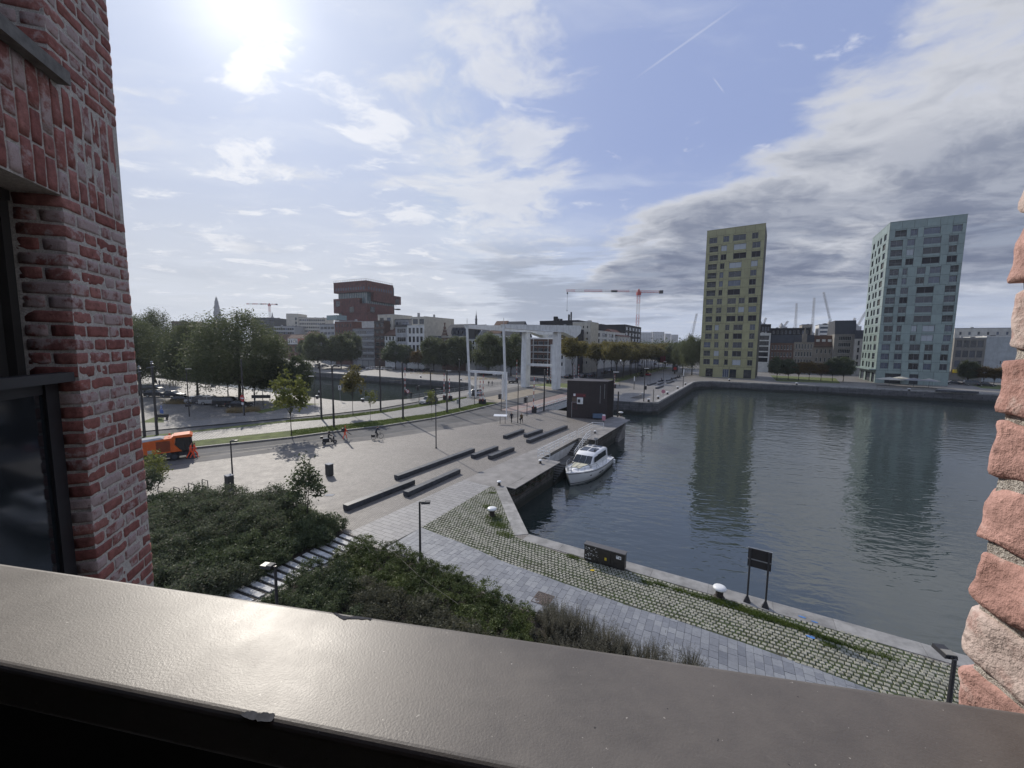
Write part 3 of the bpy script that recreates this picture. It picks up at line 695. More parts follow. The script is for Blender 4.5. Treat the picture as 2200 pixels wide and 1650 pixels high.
# ------------------------------------------------------------------ our own building: brick wing, jamb, metal coping, dark room behind
def m_brick(name, reds, lime, limeamt, bk=1.0):
    m, t, b, pos, ob = newmat(name)
    oi = t.n.new('ShaderNodeObjectInfo').outputs['Random']
    v = t.vmath('ADD', ob, t.vmath('SCALE', (13.0, 7.0, 9.0), oi))
    c = t.ramp(oi, [(0.0, reds[0]), (0.3, reds[1]), (0.6, reds[2]), (1.0, reds[3])])
    n = t.noise(v, 22, 6, 0.68); n2 = t.noise(v, 8, 4, 0.6, 1.2); f = t.noise(v, 150, 3, 0.7)
    c = t.mix(1.0, c, t.ramp(n, [(0.3, 0.62), (0.7, 1.25)]), 'MULTIPLY')
    wob = t.n.new('ShaderNodeMath'); wob.operation = 'FRACT'; t.put(wob.inputs[0], t.math('MULTIPLY', oi, 17.31)); r2 = wob.outputs[0]
    amt = t.math('MULTIPLY', t.smooth(t.math('ADD', t.math('ADD', t.math('MULTIPLY', n, 0.55), t.math('MULTIPLY', n2, 0.45)), t.math('MULTIPLY_ADD', r2, 0.34, -0.30+limeamt)), 0.47, 0.60), 0.88)
    c = t.mix(amt, c, t.mix(n, tuple(x*0.75 for x in lime), lime))
    dk = t.smooth(t.noise(v, 30, 3, 0.5), 0.66, 0.72)
    c = t.mix(t.math('MULTIPLY', dk, 0.5), c, (0.05, 0.03, 0.028))
    c = t.mix(1.0, c, t.ramp(f, [(0.25, 0.82), (0.75, 1.15)]), 'MULTIPLY')
    t.put(b.inputs['Base Color'], c); b.inputs['Roughness'].default_value = 0.9; b.inputs['Specular IOR Level'].default_value = 0.25
    t.put(b.inputs['Normal'], t.bump(t.math('ADD', t.math('MULTIPLY', n, 1.0), t.math('MULTIPLY', f, 0.35)), 0.75, 0.006*bk)); return m
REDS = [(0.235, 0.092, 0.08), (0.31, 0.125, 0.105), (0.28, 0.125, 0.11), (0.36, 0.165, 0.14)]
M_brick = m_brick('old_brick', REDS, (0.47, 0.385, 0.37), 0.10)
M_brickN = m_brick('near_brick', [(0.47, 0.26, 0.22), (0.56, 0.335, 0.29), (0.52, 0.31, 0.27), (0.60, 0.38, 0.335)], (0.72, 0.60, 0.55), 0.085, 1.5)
def m_mortar(nm, k_):
    m, t, b, pos, ob = newmat(nm)
    n = t.noise(pos, 60, 6, 0.75); f = t.noise(pos, 260, 3, 0.7)
    c = t.ramp(n, [(0.3, (0.27*k_, 0.245*k_, 0.22*k_)), (0.7, (0.50*k_, 0.47*k_, 0.43*k_))])
    c = t.mix(1.0, c, t.ramp(f, [(0.3, 0.6), (0.6, 1.1)]), 'MULTIPLY')
    t.put(b.inputs['Base Color'], c); b.inputs['Roughness'].default_value = 0.95
    t.put(b.inputs['Normal'], t.bump(t.math('ADD', n, f), 1.0, 0.006)); return m
M_mortar = m_mortar('mortar', 1.55); M_mortarN = m_mortar('pale_mortar', 1.55)
def rough_brick(name, l, d, h, seed, mt, nx=7, ny=5, nz=4, amp=0.004, rad=0.012):
    """tumbled brick: a gridded block with worn round edges and an uneven face"""
    bm = bmesh.new(); bmesh.ops.create_cube(bm, size=2.0)
    V_ = {}; bm.free()
    vs, fs = [], []
    def vid(i, j, k):
        key = (i, j, k)
        if key not in V_:
            x, y, z = (2*i/nx-1)*l/2, (2*j/ny-1)*d/2, (2*k/nz-1)*h/2
            q = Vector((max(-l/2+rad, min(l/2-rad, x)), max(-d/2+rad, min(d/2-rad, y)), max(-h/2+rad, min(h/2-rad, z))))
            e = Vector((x, y, z))-q
            if e.length > rad: e = e.normalized()*rad
            p = q+e; s_ = Vector((seed*3.1, seed*1.7, seed*5.3))
            nn = Vector((mnoise.noise(p*16+s_), mnoise.noise(p*16+s_+Vector((9, 0, 0))), mnoise.noise(p*16+s_+Vector((0, 9, 0)))))
            n2 = mnoise.noise(p*45+s_)
            p = p+nn*amp*1.5+(e.normalized() if e.length > 1e-6 else Vector((0, 0, 0)))*n2*amp
            V_[key] = len(vs); vs.append(p)
        return V_[key]
    for i in range(nx):
        for j in range(ny):
            fs.append((vid(i, j, 0), vid(i, j+1, 0), vid(i+1, j+1, 0), vid(i+1, j, 0))); fs.append((vid(i, j, nz), vid(i+1, j, nz), vid(i+1, j+1, nz), vid(i, j+1, nz)))
    for i in range(nx):
        for k in range(nz):
            fs.append((vid(i, 0, k), vid(i+1, 0, k), vid(i+1, 0, k+1), vid(i, 0, k+1))); fs.append((vid(i, ny, k), vid(i, ny, k+1), vid(i+1, ny, k+1), vid(i+1, ny, k)))
    for j in range(ny):
        for k in range(nz):
            fs.append((vid(0, j, k), vid(0, j, k+1), vid(0, j+1, k+1), vid(0, j+1, k))); fs.append((vid(nx, j, k), vid(nx, j+1, k), vid(nx, j+1, k+1), vid(nx, j, k+1)))
    me = bpy.data.meshes.new(name); me.from_pydata([tuple(v) for v in vs], [], fs); me.materials.append(mt)
    me.polygons.foreach_set('use_smooth', [True]*len(fs)); me.update(); return me
BC = {}
def put_brick(name, parent, c, l, d, h, mt, hi=False):
    k = (round(l, 2), round(d, 2), round(h, 2), rr.randrange(5), hi)
    if k not in BC:
        BC[k] = rough_brick(name, l, d, h, k[3]+l*40+d*9, mt, *((18, 10, 9, 0.0042, 0.008) if hi else (7, 3, 4, 0.0026, 0.007)))
    o = obj(name, BC[k], parent); o.location = c; o.rotation_euler = (rr.uniform(-.012, .012), rr.uniform(-.012, .012), rr.uniform(-.012, .012)+(math.pi if rr.random() < .5 else 0))
    return o
# --- the wing at the left
rA = ray(163, 740); A_ = Vector((rA.x/rA.y*2.20, 2.20, 0)); dW = Vector((-0.304, 0.953, 0)).normalized()
C_ = online(290, 740, A_, A_+dW); WID = (C_-A_).length
wing = thing('brick_wing', 'old red brick wing with white limewash stains and a soldier course over its dark window', 'brick wall', (A_.x, A_.y, 0), math.atan2(dW.y, dW.x))
z_lint = zat(128, 420, A_); z_soltop = zat(108, 168, A_); z_bar = zat(150, 808, A_)
z_bot, z_top = 9.7, 15.75
zs = z_lint+0.012
mb = MB(); dep = 1.6
mb.b2(0.004, WID-0.004, 0.003, dep, 0, z_top); mb.b2(-1.5, 0.004, 0.0075, 0.30, z_lint+0.006, z_soltop+0.02); mb.b2(-1.5, 0.006, 0.95, dep, 0, z_top)
mb.build('masonry_core', M_mortar, wing)
CH = 0.0752; nrow = 0
z = zs-CH
def course(z, reveal=True, k=0):
    if k % 2 == 0: parts = [0.160, 0.1, 0.208, 0.1]
    else: parts = [0.1, 0.208, 0.1, 0.165]
    sc = (WID-0.0-0.010*3)/sum(parts); x = 0.0
    for i, l in enumerate(parts):
        l *= sc
        dd = 0.10
        if i == 0: dd = 0.205 if k % 2 == 0 else 0.10
        pr = rr.uniform(-.0015, .0015)
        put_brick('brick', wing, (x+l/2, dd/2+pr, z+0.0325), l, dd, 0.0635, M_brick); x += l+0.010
    if reveal and k % 2: put_brick('brick', wing, (0.05, 0.16, z+0.0325), 0.1, 0.095, 0.0635, M_brick)
while z > z_bot: course(z, True, nrow); nrow += 1; z -= CH
z = z_soltop+0.012; k = 0
while z < z_top: course(z, z > z_soltop+0.08, k); k += 1; z += CH
x = -1.12
while x < WID-0.055:                         # soldier course of upright bricks of mixed length
    z = zs; off_ = rr.random()*0.12
    first = True
    while z < z_soltop-0.03:
        h = rr.choice((0.105, 0.208, 0.208, 0.16))
        if first: h = 0.10+off_; first = False
        if z+h > z_soltop-0.10: h = z_soltop-z
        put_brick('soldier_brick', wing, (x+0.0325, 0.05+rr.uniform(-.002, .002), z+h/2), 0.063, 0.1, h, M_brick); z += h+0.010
    x += 0.0745
M_ledge = mat('ledge_stone', (0.145, 0.14, 0.13), 0.85, var=0.25, vscale=20, bump=0.5, bscale=90, bdist=0.004, detail=6)
M_bronze = mat('dark_bronze_frame', (0.055, 0.053, 0.05), 0.45, metal=0.3, var=0.1)
ob_ = MB(); ob_.b2(-1.4, 0.05, -0.055, 0.25, z_soltop+0.0, z_soltop+0.068); ob_.build('stone_ledge', M_ledge, wing)
fr = MB(); fr.b2(-1.3, -0.004, 0.205, 0.30, z_lint-0.05, z_lint+0.0); fr.b2(-0.055, -0.004, 0.215, 0.32, z_bot, z_lint-0.05); fr.b2(-0.12, -0.058, 0.25, 0.32, z_bot, z_lint-0.10); fr.b2(-1.3, -0.058, 0.25, 0.32, z_lint-0.10, z_lint-0.05); fr.b2(-1.3, -0.12, 0.25, 0.32, 11.15, 11.25)
wf = fr.build('window_frame', M_bronze, wing)
gl_ = MB(); gl_.b2(-1.3, -0.12, 0.285, 0.30, 11.2, z_lint-0.10); gl_.build('pane', M_glassd, wf)
up = MB(); up.b2(-0.05, -0.004, 0.22, 0.30, z_soltop+0.07, z_top); up.b2(-1.3, -0.05, 0.27, 0.29, z_soltop+0.07, z_top); up.build('window_frame', M_bronze, wing)
hr = MB(); hr.b2(-1.25, -0.012, 0.012, 0.075, z_bar-0.028, z_bar+0.022)
hr.b2(-0.10, -0.012, 0.085, 0.125, 11.15, z_bar-0.03); hr.b2(-1.25, -0.10, 0.095, 0.115, z_bar-0.09, z_bar-0.03); hr.b2(-0.06, -0.012, 0.02, 0.085, 11.25, 11.32)
gd = hr.build('window_guard', M_blk, wing)
gp = MB(); gp.b2(-1.25, -0.10, 0.10, 0.112, 11.2, z_bar-0.09); gp.build('guard_pane', M_glassd, gd)
# --- metal coping on the parapet right in front
HS = 0.32; ZC = HCAM-HS
f0, f1 = G(0, 1207, ZC), G(2200, 1525, ZC); n0, n1 = G(0, 1432, ZC), G(1050, 1652, ZC)
fx = (f1-f0).normalized(); fn_ = Vector((-fx.y, fx.x, 0))       # fn_ points outwards
CW = (((n0-f0).dot(fn_))+((n1-f0).dot(fn_)))/2                   # negative

def m_coping():
    m, t, b, pos, ob = newmat('coping_paint')
    n = t.noise(pos, 460, 3, 0.6); n2 = t.noise(pos, 14, 6, 0.65); n3 = t.noise(pos, 90, 4, 0.6)
    c = t.mix(t.smooth(n2, 0.3, 0.7), (0.132, 0.121, 0.111), (0.172, 0.158, 0.144))
    sp_ = t.noise(pos, 210, 2, 0.5); c = t.mix(t.smooth(sp_, 0.745, 0.76), c, (0.42, 0.40, 0.37)); c = t.mix(t.smooth(t.noise(pos, 170, 2, 0.5), 0.23, 0.215), c, (0.05, 0.045, 0.04)); c = t.mix(t.math('MULTIPLY', t.smooth(t.noise(t.mapping(pos, scale=(1, 3.5, 1)), 5, 5, 0.7), 0.52, 0.7), 0.22), c, (0.07, 0.064, 0.058))
    c = t.mix(t.math('MULTIPLY', t.smooth(n3, 0.62, 0.78), 0.35), c, (0.24, 0.225, 0.205))
    t.put(b.inputs['Base Color'], c); b.inputs['Metallic'].default_value = 0.05
    t.put(b.inputs['Roughness'], t.math('MULTIPLY_ADD', n2, 0.2, 0.36))
    t.put(b.inputs['Normal'], t.bump(n, 0.24, 0.0009)); b.inputs['Specular IOR Level'].default_value = 0.55; return m
M_cop = m_coping()
cp = thing('metal_coping', 'wide brown grey painted metal coping on the parapet with chipped paint', 'coping', (f0.x, f0.y, 0), math.atan2(fx.y, fx.x))
def rprof(y0, y1, z0, z1, r, n=5):
    pts = []
    for cx, cz, a0 in ((y0+r, z0+r, 180), (y1-r, z0+r, 270), (y1-r, z1-r, 0), (y0+r, z1-r, 90)):
        for i in range(n+1):
            a = R_(a0+90*i/n); pts.append((cx+r*math.cos(a), cz+r*math.sin(a)))
    return pts
mb = MB(); mb.xprism(rprof(CW, 0.0, ZC-0.045, ZC, 0.007), -1.2, 2.6); mb.build('coping_cap', M_cop, cp, smooth=False)
M_chip = mat('bare_metal_chip', (0.075, 0.078, 0.088), 0.95, spec=0.05, var=0.3, vscale=60)
def chip(pxs, seed):
    r_ = random.Random(seed); pts = []
    for i, p in enumerate(pxs):
        q = Vector(p); nx_ = Vector(pxs[(i+1) % len(pxs)])
        for k in range(4):
            w_ = q.lerp(nx_, k/4); 
            if k: w_ += Vector((r_.uniform(-3, 3), r_.uniform(-2, 2)))
            g = G(w_.x, w_.y, ZC+0.0006)-f0; pts.append((g.dot(fx), g.dot(fn_)))
    fillpoly('paint_chip', [(a, min(-0.0005, b)) for a, b in pts], [], ZC+0.0006, M_chip, cp, kind=None)
chip([(706, 1312), (735, 1322), (800, 1328), (795, 1332), (760, 1329), (738, 1331), (722, 1322)], 1)
chip([(515, 1534), (527, 1529), (545, 1527), (560, 1533), (575, 1530), (592, 1534), (584, 1549), (560, 1549), (535, 1545)], 2)
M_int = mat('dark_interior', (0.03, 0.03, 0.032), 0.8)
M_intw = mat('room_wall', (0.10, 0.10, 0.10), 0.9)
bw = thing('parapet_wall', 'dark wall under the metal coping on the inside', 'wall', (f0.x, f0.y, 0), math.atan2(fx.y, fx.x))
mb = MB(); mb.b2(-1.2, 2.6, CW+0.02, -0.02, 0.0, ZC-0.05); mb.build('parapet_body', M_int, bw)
room = bpy.data.objects.new('room', None); S.collection.objects.link(room); room['kind'] = 'structure'
room.location = (f0.x, f0.y, 0); room.rotation_euler = (0, 0, math.atan2(fx.y, fx.x))
dR = ray(2050, 1503); PO = 0.165; tR = (PO+Vector((f0.x, f0.y, 0)).dot(fn_))/Vector((dR.x, dR.y, 0)).dot(fn_); RX = (Vector((dR.x*tR, dR.y*tR, 0))-Vector((f0.x, f0.y, 0))).dot(fx)
mb = MB(); zc_ = HCAM+1.25
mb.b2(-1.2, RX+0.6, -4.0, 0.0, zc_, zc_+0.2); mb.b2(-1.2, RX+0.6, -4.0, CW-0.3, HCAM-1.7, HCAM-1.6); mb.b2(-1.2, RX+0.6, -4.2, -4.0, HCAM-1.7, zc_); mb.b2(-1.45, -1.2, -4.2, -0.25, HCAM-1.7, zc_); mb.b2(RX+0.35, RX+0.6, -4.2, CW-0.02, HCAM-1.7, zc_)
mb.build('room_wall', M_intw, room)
# --- brick jamb at the right edge
jamb = thing('brick_jamb', 'sunlit weathered pink brick window jamb with thick rough mortar joints', 'brick wall', (f0.x, f0.y, 0), math.atan2(fx.y, fx.x))
PITCHB = 0.0765; zb0 = ZC-0.52
k = 0; zz = zb0
jr = random.Random(11)
jx = RX-0.004
while zz < HCAM+1.2:
    ds = [0.102, 0.208, 0.102] if k % 2 else [0.208, 0.102, 0.102]
    y = PO-0.002
    for d in ds:
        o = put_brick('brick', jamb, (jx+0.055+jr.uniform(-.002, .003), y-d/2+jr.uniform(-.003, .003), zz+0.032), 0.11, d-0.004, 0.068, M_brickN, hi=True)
        y -= d+0.013
    k += 1; zz += PITCHB
# mortar body with an uneven face
mb = MB(); nyj, nzj = 24, 150
def mpt(i, j):
    y = PO-0.012-0.45*i/nyj; z = zb0-0.02+(HCAM+1.2-zb0)*j/nzj
    n_ = mnoise.noise(Vector((y*60, z*60, 3)))*0.004+mnoise.noise(Vector((y*140, z*140, 7)))*0.003
    return (jx+0.0085+n_, y, z)
vs = [mpt(i, j) for i in range(nyj+1) for j in range(nzj+1)]
mb.add(vs, [(i*(nzj+1)+j, i*(nzj+1)+j+1, (i+1)*(nzj+1)+j+1, (i+1)*(nzj+1)+j) for i in range(nyj) for j in range(nzj)])
def mpt2(i, j):
    x = jx+0.013+0.5*i/nyj; z = zb0-0.02+(HCAM+1.2-zb0)*j/nzj
    n_ = mnoise.noise(Vector((x*60, z*60, 13)))*0.004
    return (x, PO-0.012+n_, z)
vs = [mpt2(i, j) for i in range(nyj+1) for j in range(nzj+1)]
mb.add(vs, [(i*(nzj+1)+j, (i+1)*(nzj+1)+j, (i+1)*(nzj+1)+j+1, i*(nzj+1)+j+1) for i in range(nyj) for j in range(nzj)])
mb.build('mortar', M_mortarN, jamb)
# ------------------------------------------------------------------ buildings
def wallholes(mb, W_, H_, rects, rec, T, z0=0.0):
    """front skin in the plane y=0 of frame T with openings, reveals rec deep"""
    vsb = sorted({z0, H_}|{r[2] for r in rects}|{r[3] for r in rects})
    q = lambda x, y, z: tuple(T @ Vector((x, y, z)))
    for v0, v1 in zip(vsb, vsb[1:]):
        if v1-v0 < 1e-5: continue
        cut = sorted((r[0], r[1]) for r in rects if r[2] <= v0+1e-5 and r[3] >= v1-1e-5)
        x = 0.0
        for a, b in cut+[(W_, W_)]:
            if a-x > 1e-5: mb.quad(q(x, 0, v0), q(a, 0, v0), q(a, 0, v1), q(x, 0, v1))
            x = b
    for a, b, c, d in rects:
        mb.quad(q(a, 0, c), q(b, 0, c), q(b, rec, c), q(a, rec, c)); mb.quad(q(a, 0, d), q(a, rec, d), q(b, rec, d), q(b, 0, d))
        mb.quad(q(a, 0, c), q(a, rec, c), q(a, rec, d), q(a, 0, d)); mb.quad(q(b, 0, c), q(b, 0, d), q(b, rec, d), q(b, rec, c))
WC = {}
def window(parent, T, r, rec, fm, gm, mull=1, rail=0, ft=0.07, sill=None, extra=None):
    a, b, c, d = r; w_, h_ = round(b-a, 2), round(d-c, 2)
    k = (w_, h_, fm.name, mull, rail, ft, sill.name if sill else '')
    if k not in WC:
        mb = MB(); y0, y1 = -0.03, 0.05
        mb.b2(0, w_, y0, y1, 0, ft); mb.b2(0, w_, y0, y1, h_-ft, h_); mb.b2(0, ft, y0, y1, ft, h_-ft); mb.b2(w_-ft, w_, y0, y1, ft, h_-ft)
        for i in range(1, mull+1): mb.b2(w_*i/(mull+1)-ft*.4, w_*i/(mull+1)+ft*.4, y0, y1, ft, h_-ft)
        if rail: mb.b2(-0.01, w_+0.01, -rec+0.02, -rec+0.07, h_*0.36, h_*0.36+0.06)
        if sill: mb.b2(-0.06, w_+0.06, -rec-0.06, 0.0, -0.10, -0.003)
        WC[k] = mb.mesh('window', [fm])
    kp = (w_, h_, gm.name, 'p')
    if kp not in WC:
        mb = MB(); mb.b2(ft*.5, w_-ft*.5, 0.0, 0.02, ft*.5, h_-ft*.5); WC[kp] = mb.mesh('pane', [gm])
    o = obj('window', WC[k], parent); o.location = T @ Vector((a, rec-0.02, c)); o.rotation_euler = T.to_euler()
    obj('pane', WC[kp], o)
    return o
def Tm(ox, oy, rz): return Matrix.Translation((ox, oy, 0)) @ Matrix.Rotation(rz, 4, 'Z')
def gridrects(W_, H_, floors, cols, wf=0.6, hf=0.6, g0=3.6, margin=0.5, lift=0.25, top=0.6):
    fh = (H_-g0-top)/floors; bw_ = (W_-2*margin)/cols; out = []
    for f in range(floors):
        for c in range(cols):
            x0 = margin+bw_*(c+0.5-wf/2); z0 = g0+fh*f+fh*lift
            out.append((x0, x0+bw_*wf, z0, min(z0+fh*hf, H_-0.15)))
    return out
M_r = {}
def wallmat(n, c, **k): M_r[n] = mat('wall_'+n, c, k.pop('rough', 0.85), var=k.pop('var', 0.12), vscale=k.pop('vscale', 0.6), grime=k.pop('grime', 0.25), detail=6, coord='w'); return M_r[n]
for n, c in dict(white=(0.62, 0.62, 0.60), offwhite=(0.48, 0.47, 0.44), beige=(0.50, 0.47, 0.40), grey=(0.22, 0.225, 0.235), lgrey=(0.34, 0.345, 0.35), brick=(0.135, 0.080, 0.060), redbrick=(0.125, 0.060, 0.048), brown=(0.10, 0.062, 0.047), dark=(0.035, 0.035, 0.038), black=(0.016, 0.016, 0.018), conc=(0.23, 0.22, 0.20), stone=(0.26, 0.235, 0.20), cream=(0.44, 0.42, 0.36), pink=(0.50, 0.16, 0.13), slate=(0.05, 0.055, 0.066), tile=(0.115, 0.062, 0.042), tile2=(0.13, 0.055, 0.04), zinc=(0.30, 0.32, 0.34), metalp=(0.42, 0.45, 0.46)).items(): wallmat(n, c)
M_frw = mat('white_window_frame', (0.62, 0.62, 0.60), 0.5); M_frd = mat('dark_window_frame', (0.03, 0.03, 0.032), 0.5); M_frg = mat('grey_window_frame', (0.25, 0.26, 0.27), 0.5)
def building(name, label, A, B, H_, depth, wall, front, sides=(), roof='flat', rise=0.0, roofm=None, rec=0.18, fm=None, gms=None, mull=1, rail=0, cat='building', group=None, sill=None, cornice=None, base=None, rng=None, chim=()):
    A, B = Vector(A), Vector(B); d = (B-A); W_ = Vector((d.x, d.y)).length; rz = math.atan2(d.y, d.x)
    root = thing(name, label, cat, (A.x, A.y, 0), rz, group)
    fm = fm or M_frw; gms = gms or [MG_dark]; r_ = rng or random.Random(int(abs(A.x*13+A.y*7)))
    mb = MB(); T0 = Matrix.Identity(4)
    fr_ = front(W_, H_) if callable(front) else front
    wallholes(mb, W_, H_, fr_, rec, T0)
    TR = Tm(W_, 0, math.pi/2); TL = Tm(0, depth, -math.pi/2)
    sR = dict(sides).get('R', []); sL = dict(sides).get('L', [])
    wallholes(mb, depth, H_, sR, rec, TR); wallholes(mb, depth, H_, sL, rec, TL)
    mb.quad((W_, depth, 0), (0, depth, 0), (0, depth, H_), (W_, depth, H_)); mb.quad((0, 0, H_), (W_, 0, H_), (W_, depth, H_), (0, depth, H_))
    mb.build('wall', wall, root)
    for rects, T in ((fr_, T0), (sR, TR), (sL, TL)):
        for rc in rects:
            window(root, T, rc, rec, fm, r_.choice(gms), mull if (rc[1]-rc[0]) > 0.9 else 0, rail, sill=sill)
    roofm = roofm or M_r['slate']
    if roof == 'gable':                      # ridge along the street
        mb = MB(); o_ = 0.25
        mb.xprism([(-o_, H_-0.1), (depth/2, H_+rise), (depth+o_, H_-0.1)], -0.05, W_+0.05); mb.build('roof', roofm, root)
    elif roof == 'mansard':
        mb = MB(); i_ = rise*0.38
        mb.xprism([(0.05, H_+0.02), (i_, H_+rise), (depth-i_, H_+rise), (depth-0.05, H_+0.02)], 0.03, W_-0.03); mb.build('roof', roofm, root)
    elif roof == 'cross':                    # gable towards the street
        mb = MB(); mb.yprism([(-0.2, H_-0.1), (W_/2, H_+rise), (W_+0.2, H_-0.1)], 0.05, depth); mb.build('roof', roofm, root)
    else:
        mb = MB(); mb.b2(-0.06, W_+0.06, -0.06, 0.3, H_+0.003, H_+0.35); mb.b2(-0.06, 0.25, 0.3, depth, H_+0.003, H_+0.35); mb.b2(W_-0.25, W_+0.06, 0.3, depth, H_+0.003, H_+0.35); mb.build('parapet', roofm if roofm else wall, root)
        for i in range(r_.randint(1, 3)):
            x_, y_ = r_.uniform(.15, .8)*W_, r_.uniform(.25, .6)*depth; mb = MB(); s_ = r_.uniform(.7, 1.8)
            mb.b2(x_, x_+s_, y_, y_+s_, H_+0.004, H_+0.5+r_.random()*1.2); mb.build('roof_unit', M_r[r_.choice(('lgrey', 'dark', 'zinc'))], root)
    if cornice:
        mb = MB(); mb.b2(-0.08, W_+0.08, -0.35, -0.004, H_-0.7, H_-0.1); mb.build('cornice', cornice, root)
    if base:
        mb = MB(); mb.b2(-0.02, W_+0.02, -0.05, -0.004, 0, 3.3); mb.build('shop_front', base, root)
    for x_, y_, h_ in chim:
        mb = MB(); mb.b2(x_*W_-.4, x_*W_+.4, y_*depth-.35, y_*depth+.35, H_+rise*.3, H_+rise+h_); mb.build('chimney', M_r['brick'], root)
    return root, W_
def onb(px, b, py=790): return online(px, py, ab(0, b), ab(10, b))
def ona(px, a, py=790): return online(px, py, ab(a, 0), ab(a, 10))
def hgt(px, py, Pp): return zat(px, py, Pp)
def rowb(name, label, xl, xr, ytop, b, depth, wall, floors, cols, **k):
    A, B = onb(xl, b), onb(xr, b); H_ = hgt((xl+xr)/2, ytop, (A+B)/2)
    wf, hf, g0 = k.pop('wf', .6), k.pop('hf', .6), k.pop('g0', 3.6); yr = k.pop('yridge', None)
    if yr: k['rise'] = hgt((xl+xr)/2, yr, (A+B)/2+E2*(depth*0.4))-H_
    lift = k.pop('lift', .25)
    return building(name, label, A, B, H_, depth, wall, lambda W_, H: gridrects(W_, H, floors, cols, wf, hf, g0, lift=lift), **k)
def extra(root, name, m, *boxes):
    mb = MB()
    for b_ in boxes: mb.b2(*b_)
    return mb.build(name, m, root)
# --- the row across the left dock
BL = 156
GB = [MG_dark, MG_dark, MG_blue]
r, w_ = rowb('apartment_building', 'grey banded apartment block with glazed penthouse at the left end of the row', 690, 722, 697, 163, 14, M_r['lgrey'], 6, 4, wf=.85, hf=.5, gms=GB, fm=M_frg, mull=2)
extra(r, 'penthouse', MG_green, (w_*.3, w_*1.0, 2, 9, 27.2, 30.2))
r, w_ = rowb('brick_building', 'red brick office block with small arched openings under its flat roof, behind round trees', 722, 760, 691, BL, 15, M_r['redbrick'], 6, 6, wf=.42, hf=.55, gms=GB, fm=M_frd, roofm=M_r['zinc'])
r, w_ = rowb('apartment_building', 'grey apartment block with long horizontal balconies and garage doors below', 758, 806, 706, BL, 15, M_r['grey'], 5, 3, wf=.92, hf=.52, gms=GB, fm=M_frw, mull=5, rail=1, roofm=M_r['redbrick'])
H5 = hgt(782, 706, onb(782, BL))
extra(r, 'balcony_band', M_r['lgrey'], *[(0.2, w_-0.2, -0.5, -0.02, 3.6+(H5-4.2)/5*i-.25, 3.6+(H5-4.2)/5*i+0.75) for i in range(5)])
extra(r, 'penthouse', M_r['offwhite'], (w_*.3, w_*.98, 2.5, 11, H5+.36, H5+4.2)); extra(r, 'garage_door', M_r['lgrey'], *[(w_*(.22+.26*i), w_*(.44+.26*i), -.08, -.02, 0.1, 2.9) for i in range(3)])
r, w_ = rowb('narrow_building', 'narrow dark brown building with black window bands', 806, 828, 690, BL, 15, M_r['brown'], 6, 2, wf=.72, hf=.62, gms=[MG_dark], fm=M_frd, roofm=M_r['dark'])
extra(r, 'balcony_band', M_frd, *[(0.3, w_-.3, -.45, -.02, 3.6+4.05*i, 4.4+4.05*i) for i in range(1, 6)])
r, w_ = rowb('apartment_building', 'cream upper block with blank side wall behind the narrow brown building', 814, 846, 677, BL+4, 15, M_r['beige'], 7, 2, wf=.55, hf=.5, gms=GB, fm=M_frd, roofm=M_r['offwhite'])
r, w_ = rowb('white_house', 'narrow white house with four storeys of dark windows under a brown tiled roof', 827, 851, 719, BL, 14, M_r['white'], 4, 3, wf=.5, hf=.62, gms=[MG_dark], fm=M_frd, roof='gable', yridge=700, roofm=M_r['tile'], cornice=M_r['brown'])
r, w_ = rowb('grey_house', 'pale grey narrow house with three window bands and dark cornice', 851, 876, 699, BL, 14, M_r['lgrey'], 4, 1, wf=.82, hf=.52, gms=GB, fm=M_frw, mull=3, cornice=M_r['dark'], roofm=M_r['dark'])
r, w_ = rowb('roof_storey_building', 'setback glazed roof storey with railing above the pale grey narrow house', 850, 880, 687, BL+5, 10, M_r['grey'], 6, 4, wf=.8, hf=.6, gms=[MG_blue], fm=M_frg)
r, w_ = rowb('apartment_building', 'white apartment block with four window columns, balconies and a blank beige side wall', 876, 912, 700, BL, 24, M_r['white'], 4, 4, wf=.62, hf=.66, gms=GB, fm=M_frd, rail=1, roofm=M_r['white'])
Hn = hgt(894, 700, onb(894, BL))
Ha = hgt(897, 681, onb(897, BL+3)); mb = MB(); T_ = Tm(w_*.16, 1.6, 0); wallholes(mb, w_*.84, Ha, [(w_*.05, w_*.36, Hn+1.0, Ha-1.2), (w_*.45, w_*.78, Hn+1.0, Ha-1.2)], .2, T_, Hn+.36); mb.b2(w_*.16, w_, 1.9, 23.9, Hn+.36, Ha); mb.build('upper_storey', M_r['beige'], r)
for q_ in ((w_*.05, w_*.36), (w_*.45, w_*.78)): window(r, T_, (q_[0], q_[1], Hn+1.0, Ha-1.2), .2, M_frd, MG_blue, 1)
extra(r, 'side_wall', M_r['beige'], (w_+.02, w_+.4, 0, 24, 0, Ha)); extra(r, 'roof_unit', M_r['lgrey'], (w_*.3, w_*.38, 4, 5, Ha, Ha+2.2), (w_*.85, w_*.9, 9, 10, Ha, Ha+1.5))
r, w_ = rowb('low_house', 'low house with dark slate attic beside the blank beige wall', 913, 950, 738, BL+1, 12, M_r['conc'], 2, 4, wf=.5, hf=.6, gms=[MG_dark], fm=M_frd, roof='mansard', yridge=722, roofm=M_r['slate'])
